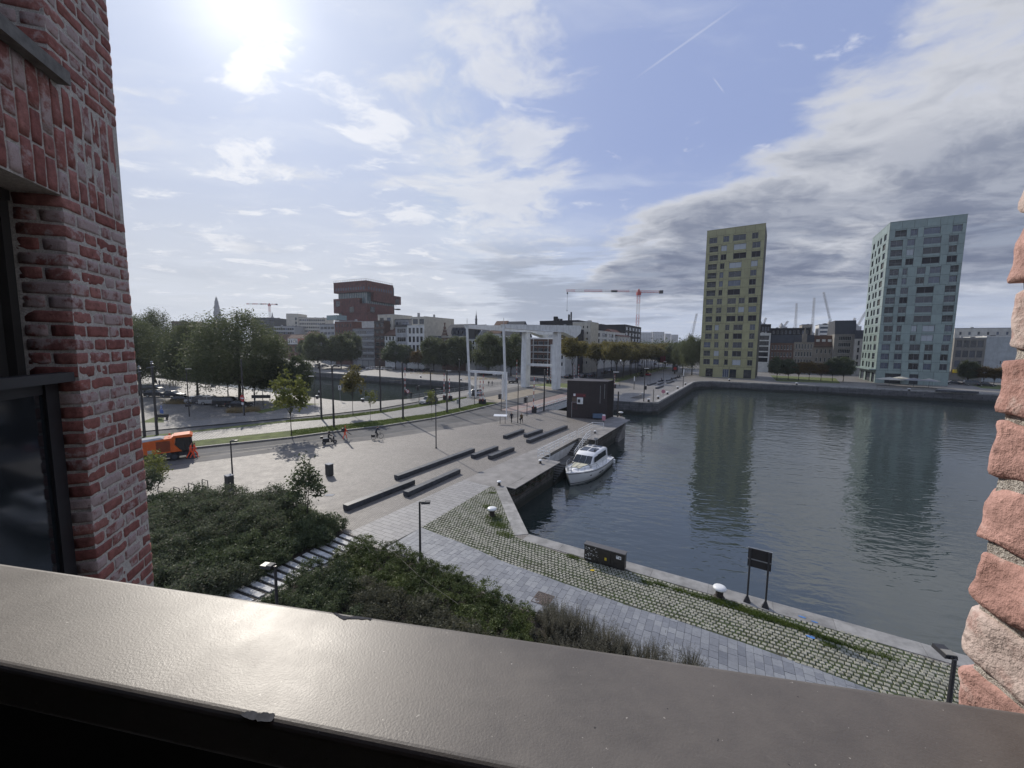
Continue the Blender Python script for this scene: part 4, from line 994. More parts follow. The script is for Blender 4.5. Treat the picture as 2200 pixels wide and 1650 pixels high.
# stepped gable house
A, B = onb(950, BL), onb(1001, BL); H_ = hgt(975, 722, (A+B)/2); rise = hgt(978, 696, (A+B)/2+E2*6)-H_
r, w_ = building('gabled_house', 'brown brick and cream gabled house with dark slate roof and three pointed dormers', A, B, H_, 14, M_r['brick'], lambda W_, H: gridrects(W_, H, 3, 6, .42, .6), roof='gable', rise=rise, roofm=M_r['slate'], fm=M_frw, cornice=M_r['cream'], sill=M_r['cream'])
gw = w_*.24
mb = MB(); pts = [(0, H_-0.3)]; ns = 4
for i in range(ns): pts += [(gw*.5*i/ns, H_+rise*.9*(i+.4)/ns), (gw*.5*(i+1)/ns, H_+rise*.9*(i+.4)/ns)]
pts += [(gw*.40, H_+rise*1.08), (gw*.60, H_+rise*1.08)]
for i in reversed(range(ns)): pts += [(gw-gw*.5*(i+1)/ns, H_+rise*.9*(i+.4)/ns), (gw-gw*.5*i/ns, H_+rise*.9*(i+.4)/ns)]
pts.append((gw, H_-0.3)); mb.yprism(pts, -.35, .35); mb.build('stepped_gable', M_r['brick'], r)
extra(r, 'gable_trim', M_r['cream'], *[(gw*.08, gw*.92, -.42, -.352, H_+rise*.24*i, H_+rise*.24*i+.22) for i in range(3)])
for i in range(3):
    x_ = w_*(.42+.17*i); mb = MB(); mb.yprism([(x_-.8, H_+.9), (x_+.8, H_+.9), (x_+.8, H_+2.4), (x_, H_+4.2), (x_-.8, H_+2.4)], 0.6, 4.5); dm = mb.build('dormer', M_r['slate'], r)
    mb = MB(); mb.b2(x_-.45, x_+.45, .54, .59, H_+1.1, H_+2.3); mb.build('dormer_pane', MG_dark, dm)
r, w_ = rowb('white_house', 'white house with steep dark standing-seam roof, large dark dormer and blank pale gable wall', 1001, 1022, 728, BL-1, 16, M_r['white'], 4, 3, wf=.55, hf=.66, gms=[MG_dark], fm=M_frd, roof='gable', yridge=697, roofm=M_r['slate'])
Hn = hgt(1011, 728, onb(1011, BL-1)); extra(r, 'dormer', M_frd, (w_*.15, w_*.85, .4, 5, Hn+.3, Hn+4.6)); mb = MB(); mb.xprism([(-.2, 0), (16.2, 0), (16.2, Hn), (8, hgt(1011, 696, onb(1011, BL-1)+E2*6)), (-.2, Hn)], w_+.06, w_+.5); mb.build('gable_wall', M_r['lgrey'], r)
r, w_ = rowb('white_house', 'white house with brown tiled roof half hidden behind the broad trees by the bridge', 1050, 1075, 716, BL+6, 14, M_r['offwhite'], 4, 3, wf=.45, hf=.55, gms=[MG_dark], fm=M_frd, roof='gable', yridge=689, roofm=M_r['tile'])
r, w_ = rowb('pale_house', 'pale blue grey house with slate roof half hidden behind trees near the bridge tower', 1076, 1112, 722, BL+4, 14, M_r['lgrey'], 4, 4, wf=.5, hf=.6, gms=[MG_dark, MG_blue], fm=M_frw, roof='gable', yridge=690, roofm=M_r['slate'], cornice=M_r['white'])
r, w_ = rowb('brick_building', 'brown brick apartment building with white stone bands seen between the two bridge towers', 1140, 1182, 727, BL-1, 16, M_r['brick'], 4, 3, wf=.86, hf=.55, gms=[MG_dark], fm=M_frw, mull=3, roofm=M_r['white'], base=M_r['black'])
H_ = hgt(1160, 727, onb(1160, BL-1))
extra(r, 'stone_band', M_r['offwhite'], *[(0, w_, -.16, -.02, 3.9+(H_-4.2)/4*i, 4.3+(H_-4.2)/4*i) for i in range(5)]+[(w_*.12, w_*.16, -.22, -.161, 3.5, H_-.2), (w_*.86, w_*.9, -.22, -.161, 3.5, H_-.2)])
r, w_ = rowb('white_house', 'narrow white house with two tall windows just behind the right bridge tower', 1182, 1214, 742, BL-1, 14, M_r['white'], 3, 3, wf=.35, hf=.5, gms=[MG_dark], fm=M_frd, roofm=M_r['white'])
r, w_ = rowb('apartment_building', 'dark grey block with deep square windows behind the white balance beam', 1196, 1232, 708, BL+14, 14, M_r['dark'], 6, 4, wf=.6, hf=.66, gms=[MG_dark, MG_blue], fm=M_frg)
r, w_ = rowb('apartment_building', 'long black rooftop storey with chimneys above the white balance beam', 1158, 1240, 690, BL+30, 14, M_r['black'], 7, 8, wf=.7, hf=.4, gms=[MG_dark], fm=M_frd, roofm=M_r['black'])
H_ = hgt(1200, 690, onb(1200, BL+30)); extra(r, 'chimney', M_r['black'], (w_*.30, w_*.38, 3, 5, H_+.3, H_+2.6), (w_*.68, w_*.71, 3, 4, H_+.3, H_+3.4), (w_*.74, w_*.76, 3, 4, H_+.3, H_+4.6), (w_*.45, w_*.5, 4, 5, H_+.3, H_+1.4))
r, w_ = rowb('pale_house', 'small cream upper block at the end of the balance beam', 1228, 1266, 693, BL+26, 12, M_r['beige'], 7, 4, wf=.3, hf=.4, gms=[MG_dark], fm=M_frd, roofm=M_r['offwhite'])
# --- along the avenue (fronts turned to the bridge basin)
def rowa(name, label, xl, xr, ytop, a, depth, wall, floors, cols, **k):
    A, B = ona(xl, a), ona(xr, a); H_ = hgt(xl, ytop, A)
    wf, hf, g0 = k.pop('wf', .6), k.pop('hf', .6), k.pop('g0', 3.6); yr = k.pop('yridge', None)
    if yr: k['rise'] = hgt(xl, yr, A)-H_
    return building(name, label, A, B, H_, depth, wall, lambda W_, H: gridrects(W_, H, floors, cols, wf, hf, g0), **k)
r, w_ = rowa('apartment_building', 'white modern apartment building with dark recessed balconies above the plane trees', 1254, 1341, 708, -70, 16, M_r['white'], 5, 6, wf=.72, hf=.62, rec=.5, gms=[MG_dark], fm=M_frd, mull=2, rail=1, roofm=M_r['white'])
r, w_ = rowa('apartment_building', 'narrow white corner block with small dark windows beside the balcony building', 1238, 1253, 703, -70, 18, M_r['white'], 5, 2, wf=.45, hf=.55, gms=[MG_dark], fm=M_frd, roofm=M_r['white'])
r, w_ = rowa('apartment_building', 'black clad apartment building with a row of upright windows in front of the red crane', 1340, 1374, 698, -70, 30, M_r['black'], 6, 5, wf=.6, hf=.6, gms=[MG_dark, MG_blue], fm=M_frg, roofm=M_r['black'])
r, w_ = rowa('gabled_house', 'low house with red tiled gable roof between white and black apartment buildings', 1326, 1352, 722, -68.5, 14, M_r['offwhite'], 4, 4, wf=.5, hf=.6, gms=[MG_dark], fm=M_frw, roof='gable', yridge=706, roofm=M_r['tile2'])
A, B = ona(1290, -95), ona(1350, -95)
building('apartment_building', 'dark roofed block set back behind the white balcony building', A, B, hgt(1300, 697, A), 20, M_r['dark'], lambda W_, H: gridrects(W_, H, 7, 10, .6, .5), gms=[MG_dark], fm=M_frd, roofm=M_r['black'])
for i, (xl, xr, yt) in enumerate(((1376, 1400, 714), (1401, 1426, 713), (1428, 1440, 717), (1441, 1456, 719))):
    Y_ = 1500+i*60; A, B = atY(xl, 745, Y_), atY(xr, 745, Y_); A.z = B.z = 0
    building('tower_block', ['pale blue grey slab tower block far away, the one nearest the red crane', 'pale slab tower block far away, widest of the distant group', 'slim far tower block between two wider ones', 'low far tower block, last of the distant group'][i], A, B, atY(xl, yt, Y_).z, 20, M_r['lgrey'], lambda W_, H: gridrects(W_, H, 12, 7, .6, .5), gms=[MG_blue], fm=M_frw, mull=0, rec=.3, group='tower blocks on the horizon')
# --- behind the dock at the left
def far(name, label, xl, xr, ytop, Y_, depth, wall, floors, cols, ybase=748, dY=0, **k):
    A, B = atY(xl, ybase, Y_), atY(xr, ybase, Y_+dY); A.z = B.z = 0; H_ = atY((xl+xr)/2, ytop, Y_+dY/2).z
    wf, hf = k.pop('wf', .7), k.pop('hf', .5); yr = k.pop('yridge', None)
    if yr: k['rise'] = atY((xl+xr)/2, yr, Y_+dY/2+3).z-H_
    return building(name, label, A, B, H_, depth, wall, lambda W_, H: gridrects(W_, H, floors, cols, wf, hf), **k)
far('office_building', 'dark glass office block beyond the big willows', 543, 591, 683, 420, 30, M_r['slate'], 9, 10, gms=[MG_dark, MG_blue], fm=M_frd, mull=0, wf=.88)
far('office_building', 'lower glass building with white floor bands right of the dark office block', 590, 634, 701, 410, 25, M_r['lgrey'], 6, 9, gms=[MG_dark, MG_blue], fm=M_frd, mull=0, wf=.9)
r, w_ = far('office_building', 'pale concrete office slab with a taller stair tower on the skyline', 644, 701, 683, 430, 20, M_r['beige'], 9, 14, gms=[MG_dark, MG_blue], fm=M_frw, mull=0, wf=.8, hf=.55)
H_ = atY(640, 674, 430).z; extra(r, 'stair_tower', M_r['beige'], (-12.5, 0.0, -1.0, 18, 0, H_)); extra(r, 'stair_window', MG_dark, *[(-3.2, -1.4, -1.06, -1.0, H_-7-4.2*i, H_-4-4.2*i) for i in range(8)])
far('tiled_house_row', 'long brown tiled roof with skylights on low houses across the dock', 583, 656, 733, 330, 12, M_r['brown'], 3, 14, gms=[MG_dark], fm=M_frw, mull=0, wf=.5, roof='gable', yridge=718, roofm=M_r['tile'], group=None)
far('white_house', 'small white terraced house with rows of dark windows, left of the pink one', 619, 640, 727, 322, 11, M_r['white'], 3, 4, gms=[MG_dark], fm=M_frd, mull=0, wf=.4, roof='gable', yridge=719, roofm=M_r['tile'])
far('pink_house', 'salmon pink terraced house across the dock', 640, 657, 727, 322, 11, M_r['pink'], 3, 4, gms=[MG_blue], fm=M_frw, mull=0, wf=.4, roof='gable', yridge=719, roofm=M_r['tile'])
far('white_house', 'cream terraced houses under brown roofs, right of the pink one', 657, 690, 722, 325, 11, M_r['cream'], 3, 7, gms=[MG_dark], fm=M_frw, mull=0, wf=.4, roof='gable', yridge=712, roofm=M_r['tile2'])
far('brick_building', 'low red brick hall with square dark openings beside the dock', 618, 690, 741, 300, 14, M_r['redbrick'], 1, 6, gms=[MG_dark], fm=M_frd, mull=0, wf=.6, hf=.7, ybase=760)
far('apartment_building', 'brown flat block just above the left willows', 372, 398, 691, 320, 20, M_r['brown'], 7, 5, gms=[MG_dark], fm=M_frd, mull=0)
far('brown_house', 'old dark gabled house roof above the willows', 395, 420, 700, 340, 20, M_r['brown'], 6, 5, gms=[MG_dark], fm=M_frd, mull=0, roof='gable', yridge=690, roofm=M_r['tile'])
# --- houses behind the towers at the right
def right(name, label, xl, xr, ytop, b, depth, wall, floors, cols, **k): return rowb(name, label, xl, xr, ytop, b, depth, wall, floors, cols, **k)
right('apartment_building', 'white framed modern block with five black window bands beside the green tower', 1624, 1651, 717, 247, 16, M_r['white'], 5, 1, wf=.93, hf=.78, lift=.1, g0=5, gms=[MG_dark], fm=M_frd, mull=3, rec=.5, roofm=M_r['white'])
r, w_ = right('brick_building', 'dark brown brick town house with white trimmed windows, flat slate attic', 1651, 1702, 737, 250, 16, M_r['brick'], 3, 7, wf=.5, hf=.6, gms=GB, fm=M_frw, roof='mansard', yridge=720, roofm=M_r['slate'], sill=M_r['cream'])
r, w_ = right('town_house', 'ornate stone and brick town house with pinnacled gable in its slate roof', 1702, 1745, 735, 250, 16, M_r['stone'], 3, 6, wf=.5, hf=.66, gms=[MG_dark], fm=M_frw, roof='mansard', yridge=720, roofm=M_r['slate'], sill=M_r['white'])
H_ = hgt(1723, 735, onb(1723, 250)); mb = MB(); mb.yprism([(w_*.38, H_), (w_*.62, H_), (w_*.62, H_+4), (w_*.56, H_+4.2), (w_*.5, H_+8), (w_*.44, H_+4.2), (w_*.38, H_+4)], -.3, .3); mb.build('gable', M_r['stone'], r)
r, w_ = right('stone_house', 'beige stone house with red tiled roof and three skylights', 1745, 1787, 743, 250, 16, M_r['stone'], 2, 4, wf=.42, hf=.5, g0=5, gms=[MG_dark], fm=M_frw, roof='mansard', yridge=721, roofm=M_r['tile'], cornice=M_r['brown'])
H_ = hgt(1766, 743, onb(1766, 250)); extra(r, 'skylight', M_r['white'], *[(w_*(.1+.3*i), w_*(.28+.3*i), .55, 1.2, H_+2.0, H_+3.2) for i in range(3)])
r, w_ = right('grey_building', 'tall grey building with big slate roof and four dark window bands', 1787, 1833, 718, 246, 22, M_r['conc'], 5, 1, wf=.66, hf=.62, gms=[MG_dark, MG_blue], fm=M_frw, mull=6, rec=.3, roof='mansard', yridge=690, roofm=M_r['slate'])
right('white_house', 'narrow pale house with tall dark shuttered windows beside the turquoise tower', 1832, 1858, 728, 244, 14, M_r['offwhite'], 4, 2, wf=.42, hf=.66, gms=[MG_dark], fm=M_frd, roof='mansard', yridge=710, roofm=M_r['slate'])
r, w_ = right('dark_roof_block', 'long black roof storey with a row of lit windows above the brick town houses', 1650, 1735, 706, 272, 14, M_r['black'], 6, 9, wf=.5, hf=.6, gms=[MG_blue, MG_dark], fm=M_frg, roofm=M_r['black'])
right('dark_roof_block', 'black roof storey close behind the green tower', 1628, 1650, 698, 268, 14, M_r['black'], 6, 3, wf=.5, hf=.6, gms=[MG_blue], fm=M_frg, roofm=M_r['black'])
right('brick_building', 'far pinkish brick block between the thin harbour cranes', 1716, 1738, 698, 330, 16, M_r['stone'], 7, 4, wf=.5, hf=.6, gms=[MG_dark], fm=M_frw)
right('office_building', 'far white office block with closely spaced window bands', 1752, 1778, 698, 330, 16, M_r['white'], 9, 1, wf=.95, hf=.5, gms=[MG_blue], fm=M_frw, mull=0)
r, w_ = right('warehouse', 'old concrete warehouse with large steel windows right of the turquoise tower', 2044, 2112, 727, 236, 22, M_r['conc'], 3, 4, wf=.8, hf=.7, g0=4.5, gms=[MG_dark, MG_blue], fm=M_frg, mull=4, roofm=M_r['lgrey'])
extra(r, 'awning', M_yel, (w_*.05, w_*.6, -.6, -.05, 3.2, 4.6))
right('warehouse', 'pale blank walled shed right of the concrete warehouse', 2112, 2185, 724, 236.6, 22, M_r['metalp'], 1, 1, wf=.05, hf=.1, roofm=M_r['white'])
right('apartment_building', 'low white apartment storey with three windows above the concrete warehouse', 2042, 2190, 706, 262, 18, M_r['offwhite'], 6, 7, wf=.3, hf=.5, gms=[MG_dark, MG_blue], fm=M_frw, roofm=M_r['lgrey'])
# ------------------------------------------------------------------ the two dock towers
def m_clad(name, base, dk):
    m, t, b, pos, ob = newmat(name)
    n = t.noise(pos, 0.5, 5, 0.65); st = t.noise(t.mapping(pos, scale=(1.6, 1.6, 0.18)), 1.6, 6, 0.7)
    oi = t.n.new('ShaderNodeObjectInfo').outputs['Random']
    c = t.mix(t.smooth(n, 0.3, 0.7), tuple(x*0.9 for x in base), tuple(x*1.1 for x in base))
    c = t.mix(t.math('MULTIPLY', t.smooth(st, 0.52, 0.78), 0.55), c, dk)
    hs = t.n.new('ShaderNodeHueSaturation'); t.put(hs.inputs['Color'], c); t.put(hs.inputs['Value'], t.math('MULTIPLY_ADD', oi, 0.16, 0.92))
    t.put(b.inputs['Base Color'], hs.outputs[0]); b.inputs['Roughness'].default_value = 0.35; b.inputs['Specular IOR Level'].default_value = 0.5; return m
MC_green = m_clad('green_gold_cladding', (0.30, 0.288, 0.155), (0.10, 0.085, 0.035))
MC_teal = m_clad('turquoise_cladding', (0.235, 0.297, 0.282), (0.12, 0.15, 0.13))
M_seam = mat('panel_seam', (0.05, 0.05, 0.04), 0.8)
def tower(name, label, A, B, H_, depth, clad, rows, g0, top, hf, front_rows, side_rows, fm, seed):
    r_ = random.Random(seed); d = B-A; W_ = Vector((d.x, d.y)).length
    root = thing(name, label, 'tower', (A.x, A.y, 0), math.atan2(d.y, d.x))
    fh = (H_-g0-top)/rows; core = MB(); faces = []
    for W2, T, rws in ((W_, Tm(0, 0, 0), front_rows), (depth, Tm(0, depth, -math.pi/2), side_rows)):
        rects = []
        for i in range(rows):
            z0 = H_-top-fh*(i+1)+fh*0.22
            for u0, u1, kind in rws(i):
                rects.append((u0*W2, u1*W2, z0, z0+fh*hf, kind))
        gr = rws('g')
        for u0, u1, kind in gr: rects.append((u0*W2, u1*W2, 0.15, g0*0.78, kind))
        wallholes(core, W2, H_, [q[:4] for q in rects], 0.30, T)
        # cladding panels: floor by floor, upright seams at the openings
        zb = [0.0]+[g0+fh*i for i in range(rows+1)]+[H_]
        for k in range(len(zb)-1):
            lo, hi = zb[k], zb[k+1]
            inb = sorted([q for q in rects if q[2] >= lo-0.01 and q[3] <= hi+0.01])
            cells = []; x = 0.0
            for q in inb+[(W2, W2, hi, hi, '')]:
                x1 = q[0]
                n_ = max(1, int(round((x1-x)/3.4))) if x1-x > 0.3 else 1
                if x1-x > 0.12:
                    for j in range(n_): cells.append((x+(x1-x)*j/n_, x+(x1-x)*(j+1)/n_, lo, hi))
                if q[4]:
                    cells.append((q[0], q[1], lo, q[2])); cells.append((q[0], q[1], q[3], hi))
                x = q[1]
            for a, b, c, e in cells:
                if b-a < 0.1 or e-c < 0.1: continue
                g = 0.035; mb = MB(); mb.b2(a+g, b-g, -0.06, -0.003, c+g, e-g); p = mb.build('panel', clad, root)
                p.matrix_local = T
        for a, b, c, e, kind in rects:
            if kind == 'L':                      # loggia: a recess with a glass rail
                o = window(root, T, (a, b, c, e), 0.30, fm, MG_blue if r_.random() < .4 else M_loggia, 1, 1)
            elif kind == 'D': window(root, T, (a, b, c, e), 0.22, M_frw, MG_blue, 2)
            elif kind == 'S': window(root, T, (a, b, c, e), 0.22, M_frd, MG_dark, 1)
            else:
                g = {'B': M_blind, 'W': M_blindw, 'w': MG_dark, 'b': MG_blue}[kind]
                window(root, T, (a, b, c, e), 0.2, fm, g, 1 if (b-a) < 3.2 else 1)
    core.quad((W_, 0, 0), (W_, depth, 0), (W_, depth, H_), (W_, 0, H_)); core.quad((W_, depth, 0), (0, depth, 0), (0, depth, H_), (W_, depth, H_)); core.quad((0, 0, H_), (W_, 0, H_), (W_, depth, H_), (0, depth, H_))
    core.build('wall', M_seam, root)
    mb = MB(); mb.b2(-.1, W_+.1, -.1, .3, H_+.003, H_+.25); mb.b2(-.1, .3, .3, depth, H_+.003, H_+.25); mb.build('roof_edge', clad, root)
    return root, W_, fh
t1 = [[(.05, .19, 'b'), (.30, .40, 'b'), (.47, .685, 'w'), (.79, .89, 'w')], [(.06, .215, 'L'), (.27, .37, 'W'), (.49, .70, 'W'), (.805, .935, 'b')], [(.065, .22, 'L'), (.27, .37, 'B'), (.49, .71, 'B'), (.80, .945, 'B')],
      [(.05, .21, 'L'), (.27, .345, 'B'), (.43, .64, 'W'), (.80, .91, 'W')], [(.05, .21, 'L'), (.27, .335, 'b'), (.43, .645, 'b'), (.80, .90, 'b')], [(.05, .21, 'L'), (.27, .335, 'b'), (.43, .645, 'b'), (.79, .90, 'B')], [(.05, .21, 'L'), (.27, .335, 'B'), (.43, .645, 'B'), (.79, .90, 'B')],
      [(.055, .18, 'L'), (.25, .34, 'w'), (.44, .585, 'w'), (.635, .735, 'w'), (.80, .945, 'B')], [(.055, .175, 'L'), (.25, .34, 'w'), (.44, .585, 'w'), (.635, .735, 'W'), (.81, .94, 'b')], [(.06, .18, 'L'), (.25, .345, 'B'), (.44, .595, 'B'), (.635, .735, 'B'), (.815, .95, 'B')],
      [(.07, .19, 'L'), (.24, .31, 'W'), (.43, .50, 'w'), (.575, .73, 'w'), (.855, .94, 'b')], [(.07, .19, 'L'), (.24, .31, 'w'), (.43, .50, 'B'), (.575, .73, 'B'), (.855, .94, 'w')], [(.055, .175, 'L'), (.25, .325, 'w'), (.44, .505, 'w'), (.58, .735, 'w'), (.845, .93, 'w')],
      [(.06, .18, 'L'), (.25, .34, 'W'), (.44, .505, 'w'), (.58, .735, 'w'), (.845, .93, 'w')], [(.065, .185, 'w'), (.25, .35, 'b'), (.45, .51, 'w'), (.59, .735, 'W'), (.85, .935, 'w')]]
g1 = [(.12, .25, 'S'), (.43, .54, 'D'), (.555, .67, 'S'), (.80, .93, 'S')]
TA, TB = G(1502, 808.5), G(1622, 814.3)
H1 = zat(1520, 497, TA)
TW1, W1, fh1 = tower('green_tower', 'tall olive green clad apartment tower standing at the corner of the dock', TA, TB, H1, 20, MC_green, 15, 4.6, 2.4, .62, lambda i: g1 if i == 'g' else t1[i], lambda i: [] if i == 'g' else [(.1, .25, 'w'), (.4, .55, 'w'), (.7, .85, 'w')], M_frg, 5)
t2 = [[(.08, .235, 'L'), (.29, .385, 'b'), (.465, .68, 'b'), (.83, .95, 'b')], [(.03, .195, 'L'), (.26, .36, 'b'), (.475, .70, 'b'), (.80, .915, 'b')], [(.04, .20, 'L'), (.26, .36, 'W'), (.48, .705, 'w'), (.81, .91, 'w')], [(.035, .21, 'L'), (.26, .365, 'B'), (.48, .71, 'B'), (.80, .925, 'B')],
      [(.055, .18, 'L'), (.235, .30, 'b'), (.43, .54, 'b'), (.60, .74, 'b'), (.86, .96, 'L')], [(.05, .175, 'L'), (.235, .30, 'b'), (.425, .535, 'w'), (.595, .74, 'b'), (.86, .955, 'L')], [(.04, .165, 'L'), (.235, .335, 'b'), (.45, .675, 'B'), (.82, .955, 'L')], [(.035, .165, 'L'), (.23, .34, 'B'), (.45, .675, 'b'), (.82, .96, 'L')],
      [(.035, .16, 'L'), (.23, .335, 'b'), (.455, .68, 'b'), (.82, .96, 'L')], [(.04, .165, 'w'), (.23, .34, 'B'), (.455, .68, 'b'), (.825, .96, 'L')], [(.055, .18, 'w'), (.235, .30, 'w'), (.435, .51, 'W'), (.585, .745, 'W'), (.875, .97, 'b')], [(.06, .175, 'w'), (.235, .30, 'w'), (.43, .505, 'w'), (.58, .74, 'W'), (.87, .965, 'b')],
      [(.05, .165, 'L'), (.24, .34, 'w'), (.44, .58, 'w'), (.645, .75, 'w'), (.86, .955, 'w')], [(.05, .165, 'L'), (.24, .345, 'b'), (.44, .58, 'w'), (.645, .75, 'w'), (.86, .955, 'w')], [(.055, .17, 'L'), (.245, .35, 'b'), (.45, .585, 'w'), (.65, .755, 'b'), (.865, .96, 'w')]]
g2 = [(.14, .36, 'S'), (.48, .60, 'S')]
TA, TB = G(1879, 822.6), G(2036, 829.5); H2 = zat(1912, 479, TA)
TC = G(1846, 806)
D2 = 25.0
srow = [(.05, .14, 'w'), (.24, .36, 'w'), (.48, .60, 'w'), (.72, .88, 'w')]
TW2, W2_, fh2 = tower('turquoise_tower', 'tall turquoise clad apartment tower with a sunlit narrow side, cafe parasols at its foot', TA, TB, H2, D2, MC_teal, 15, 4.8, 2.6, .64, lambda i: g2 if i == 'g' else t2[i], lambda i: [(.05, .3, 'D'), (.4, .7, 'S'), (.78, .95, 'S')] if i == 'g' else ([(.06, .16, 'w'), (.25, .33, 'w'), (.46, .58, 'w'), (.70, .86, 'L')] if i % 2 else [(.10, .22, 'w'), (.36, .46, 'w'), (.52, .62, 'b'), (.74, .88, 'w')]), M_frg, 9)
mb = MB(); mb.b2(-2.2, -.1, -1.0, D2+3, 4.9, 5.3); mb.build('canopy', MC_teal, TW2)
# ------------------------------------------------------------------ museum of stacked red stone boxes and glass
def m_mas():
    m, t, b, pos, ob = newmat('red_sandstone')
    s = t.n.new('ShaderNodeSeparateXYZ'); t.l.new(ob, s.inputs[0]); cb = t.n.new('ShaderNodeCombineXYZ'); t.put(cb.inputs[0], t.math('ADD', s.outputs[0], s.outputs[1])); t.put(cb.inputs[1], s.outputs[2])
    c, f = bricktex(t, cb.outputs[0], 0, 1.1, 1.6, 0.05, (0.125, 0.040, 0.034), (0.070, 0.027, 0.025), (0.05, 0.022, 0.02))
    n = t.noise(pos, 0.35, 5, 0.65); c = t.mix(1.0, c, t.ramp(n, [(0.25, 0.7), (0.75, 1.3)]), 'MULTIPLY')
    t.put(b.inputs['Base Color'], c); b.inputs['Roughness'].default_value = 0.8; return m
M_mas = m_mas()
M_masg = mat('wavy_museum_glass', (0.08, 0.125, 0.14), 0.12, spec=0.8, var=0.3, vscale=0.5)
Ym = 300.0
mC = atY(790, 748, Ym); mC.z = 0; MS = 34.0
mas = thing('museum', 'tall museum of stacked dark red stone boxes with bands of glass between', 'museum', mC, R_(64))
def mz(py): return atY(790, py, Ym).z
def ml(px): return max(-.4, (790-px)/68*MS)          # along the left face
def mr(px): return max(-.4, (px-790)/66*MS)          # along the right face
zt = mz(602)
mb = MB(); mb.b2(2.5, mr(852), 2.5, MS-2, 0, zt-1); mb.build('glass_core', M_masg, mas)
def mbox(*bs):
    mb = MB()
    for b_ in bs: mb.b2(*b_)
    return mb.build('stone_box', M_mas, mas)
mbox((0, mr(845), 0, MS, mz(626), zt))
mbox((mr(803), MS+2.5, -.5, MS*.8, mz(645), mz(626)-.02))
mbox((-.3, MS*.7, ml(776), MS+.3, mz(671), mz(639)), (-.3, mr(845), -.3, ml(776)-.01, mz(671), mz(651.5)))
mbox((.2, mr(846), .2, ml(737), mz(690), mz(671)-.01)); mbox((.4, MS, .4, MS, 0, mz(690)-.01)); mbox((mr(846)+.2, MS+1.5, 1.5, MS*.8, 0, mz(672)))
mb = MB()
for i in range(12):
    y_ = ml(786-i*5.2); mb.b2(-.07, -.003, y_, y_+1.0, mz(621.5), mz(615))
for i in range(10): x_ = mr(794+i*5.0); mb.b2(x_, x_+1.0, -.07, -.003, mz(621.5), mz(615))
mb.build('slot_window', MG_blue, mas, kind='stuff')
s_ = 2.1
for px_, py_ in ((731, 650), (760, 664)): mb = MB(); mb.b2(-.42, -.32, ml(px_)-s_, ml(px_)+s_, mz(py_)-s_, mz(py_)+s_); mb.build('square_window', MG_dark, mas)
for px_, py_ in ((800, 664), (852, 640)): mb = MB(); mb.b2(mr(px_)-s_, mr(px_)+s_, -.62, -.32, mz(py_)-s_, mz(py_)+s_); mb.build('square_window', MG_dark, mas)
mb = MB()
for i in range(17): y_ = 2.6+(MS-5)*i/16; mb.b2(2.3, 2.46, y_-.09, y_+.09, mz(651), mz(626))
for i in range(17): x_ = 2.6+(MS-3)*i/16; mb.b2(x_-.09, x_+.09, 2.3, 2.46, mz(651), mz(645))
mb.build('glass_mullion', M_frg, mas, kind='stuff')
mb = MB()
for i in range(15): y_ = MS*i/14; mb.b2(.2, .32, y_-.06, y_+.06, zt, zt+1.3); mb.b2(min(y_, mr(844))-.06, min(y_, mr(844))+.06, .2, .32, zt, zt+1.3)
mb.b2(.2, .3, 0, MS, zt+1.2, zt+1.35); mb.b2(.3, mr(844), .2, .3, zt+1.2, zt+1.35)
mb.build('railing', M_frg, mas)
mb = MB(); mb.b2(MS+1.5, MS+6, 6, 6.7, mz(656), mz(656)+.7); mb.b2(MS+5, MS+8, 5, 8, mz(656), mz(653)); mb.build('facade_lift', M_r['dark'], mas)
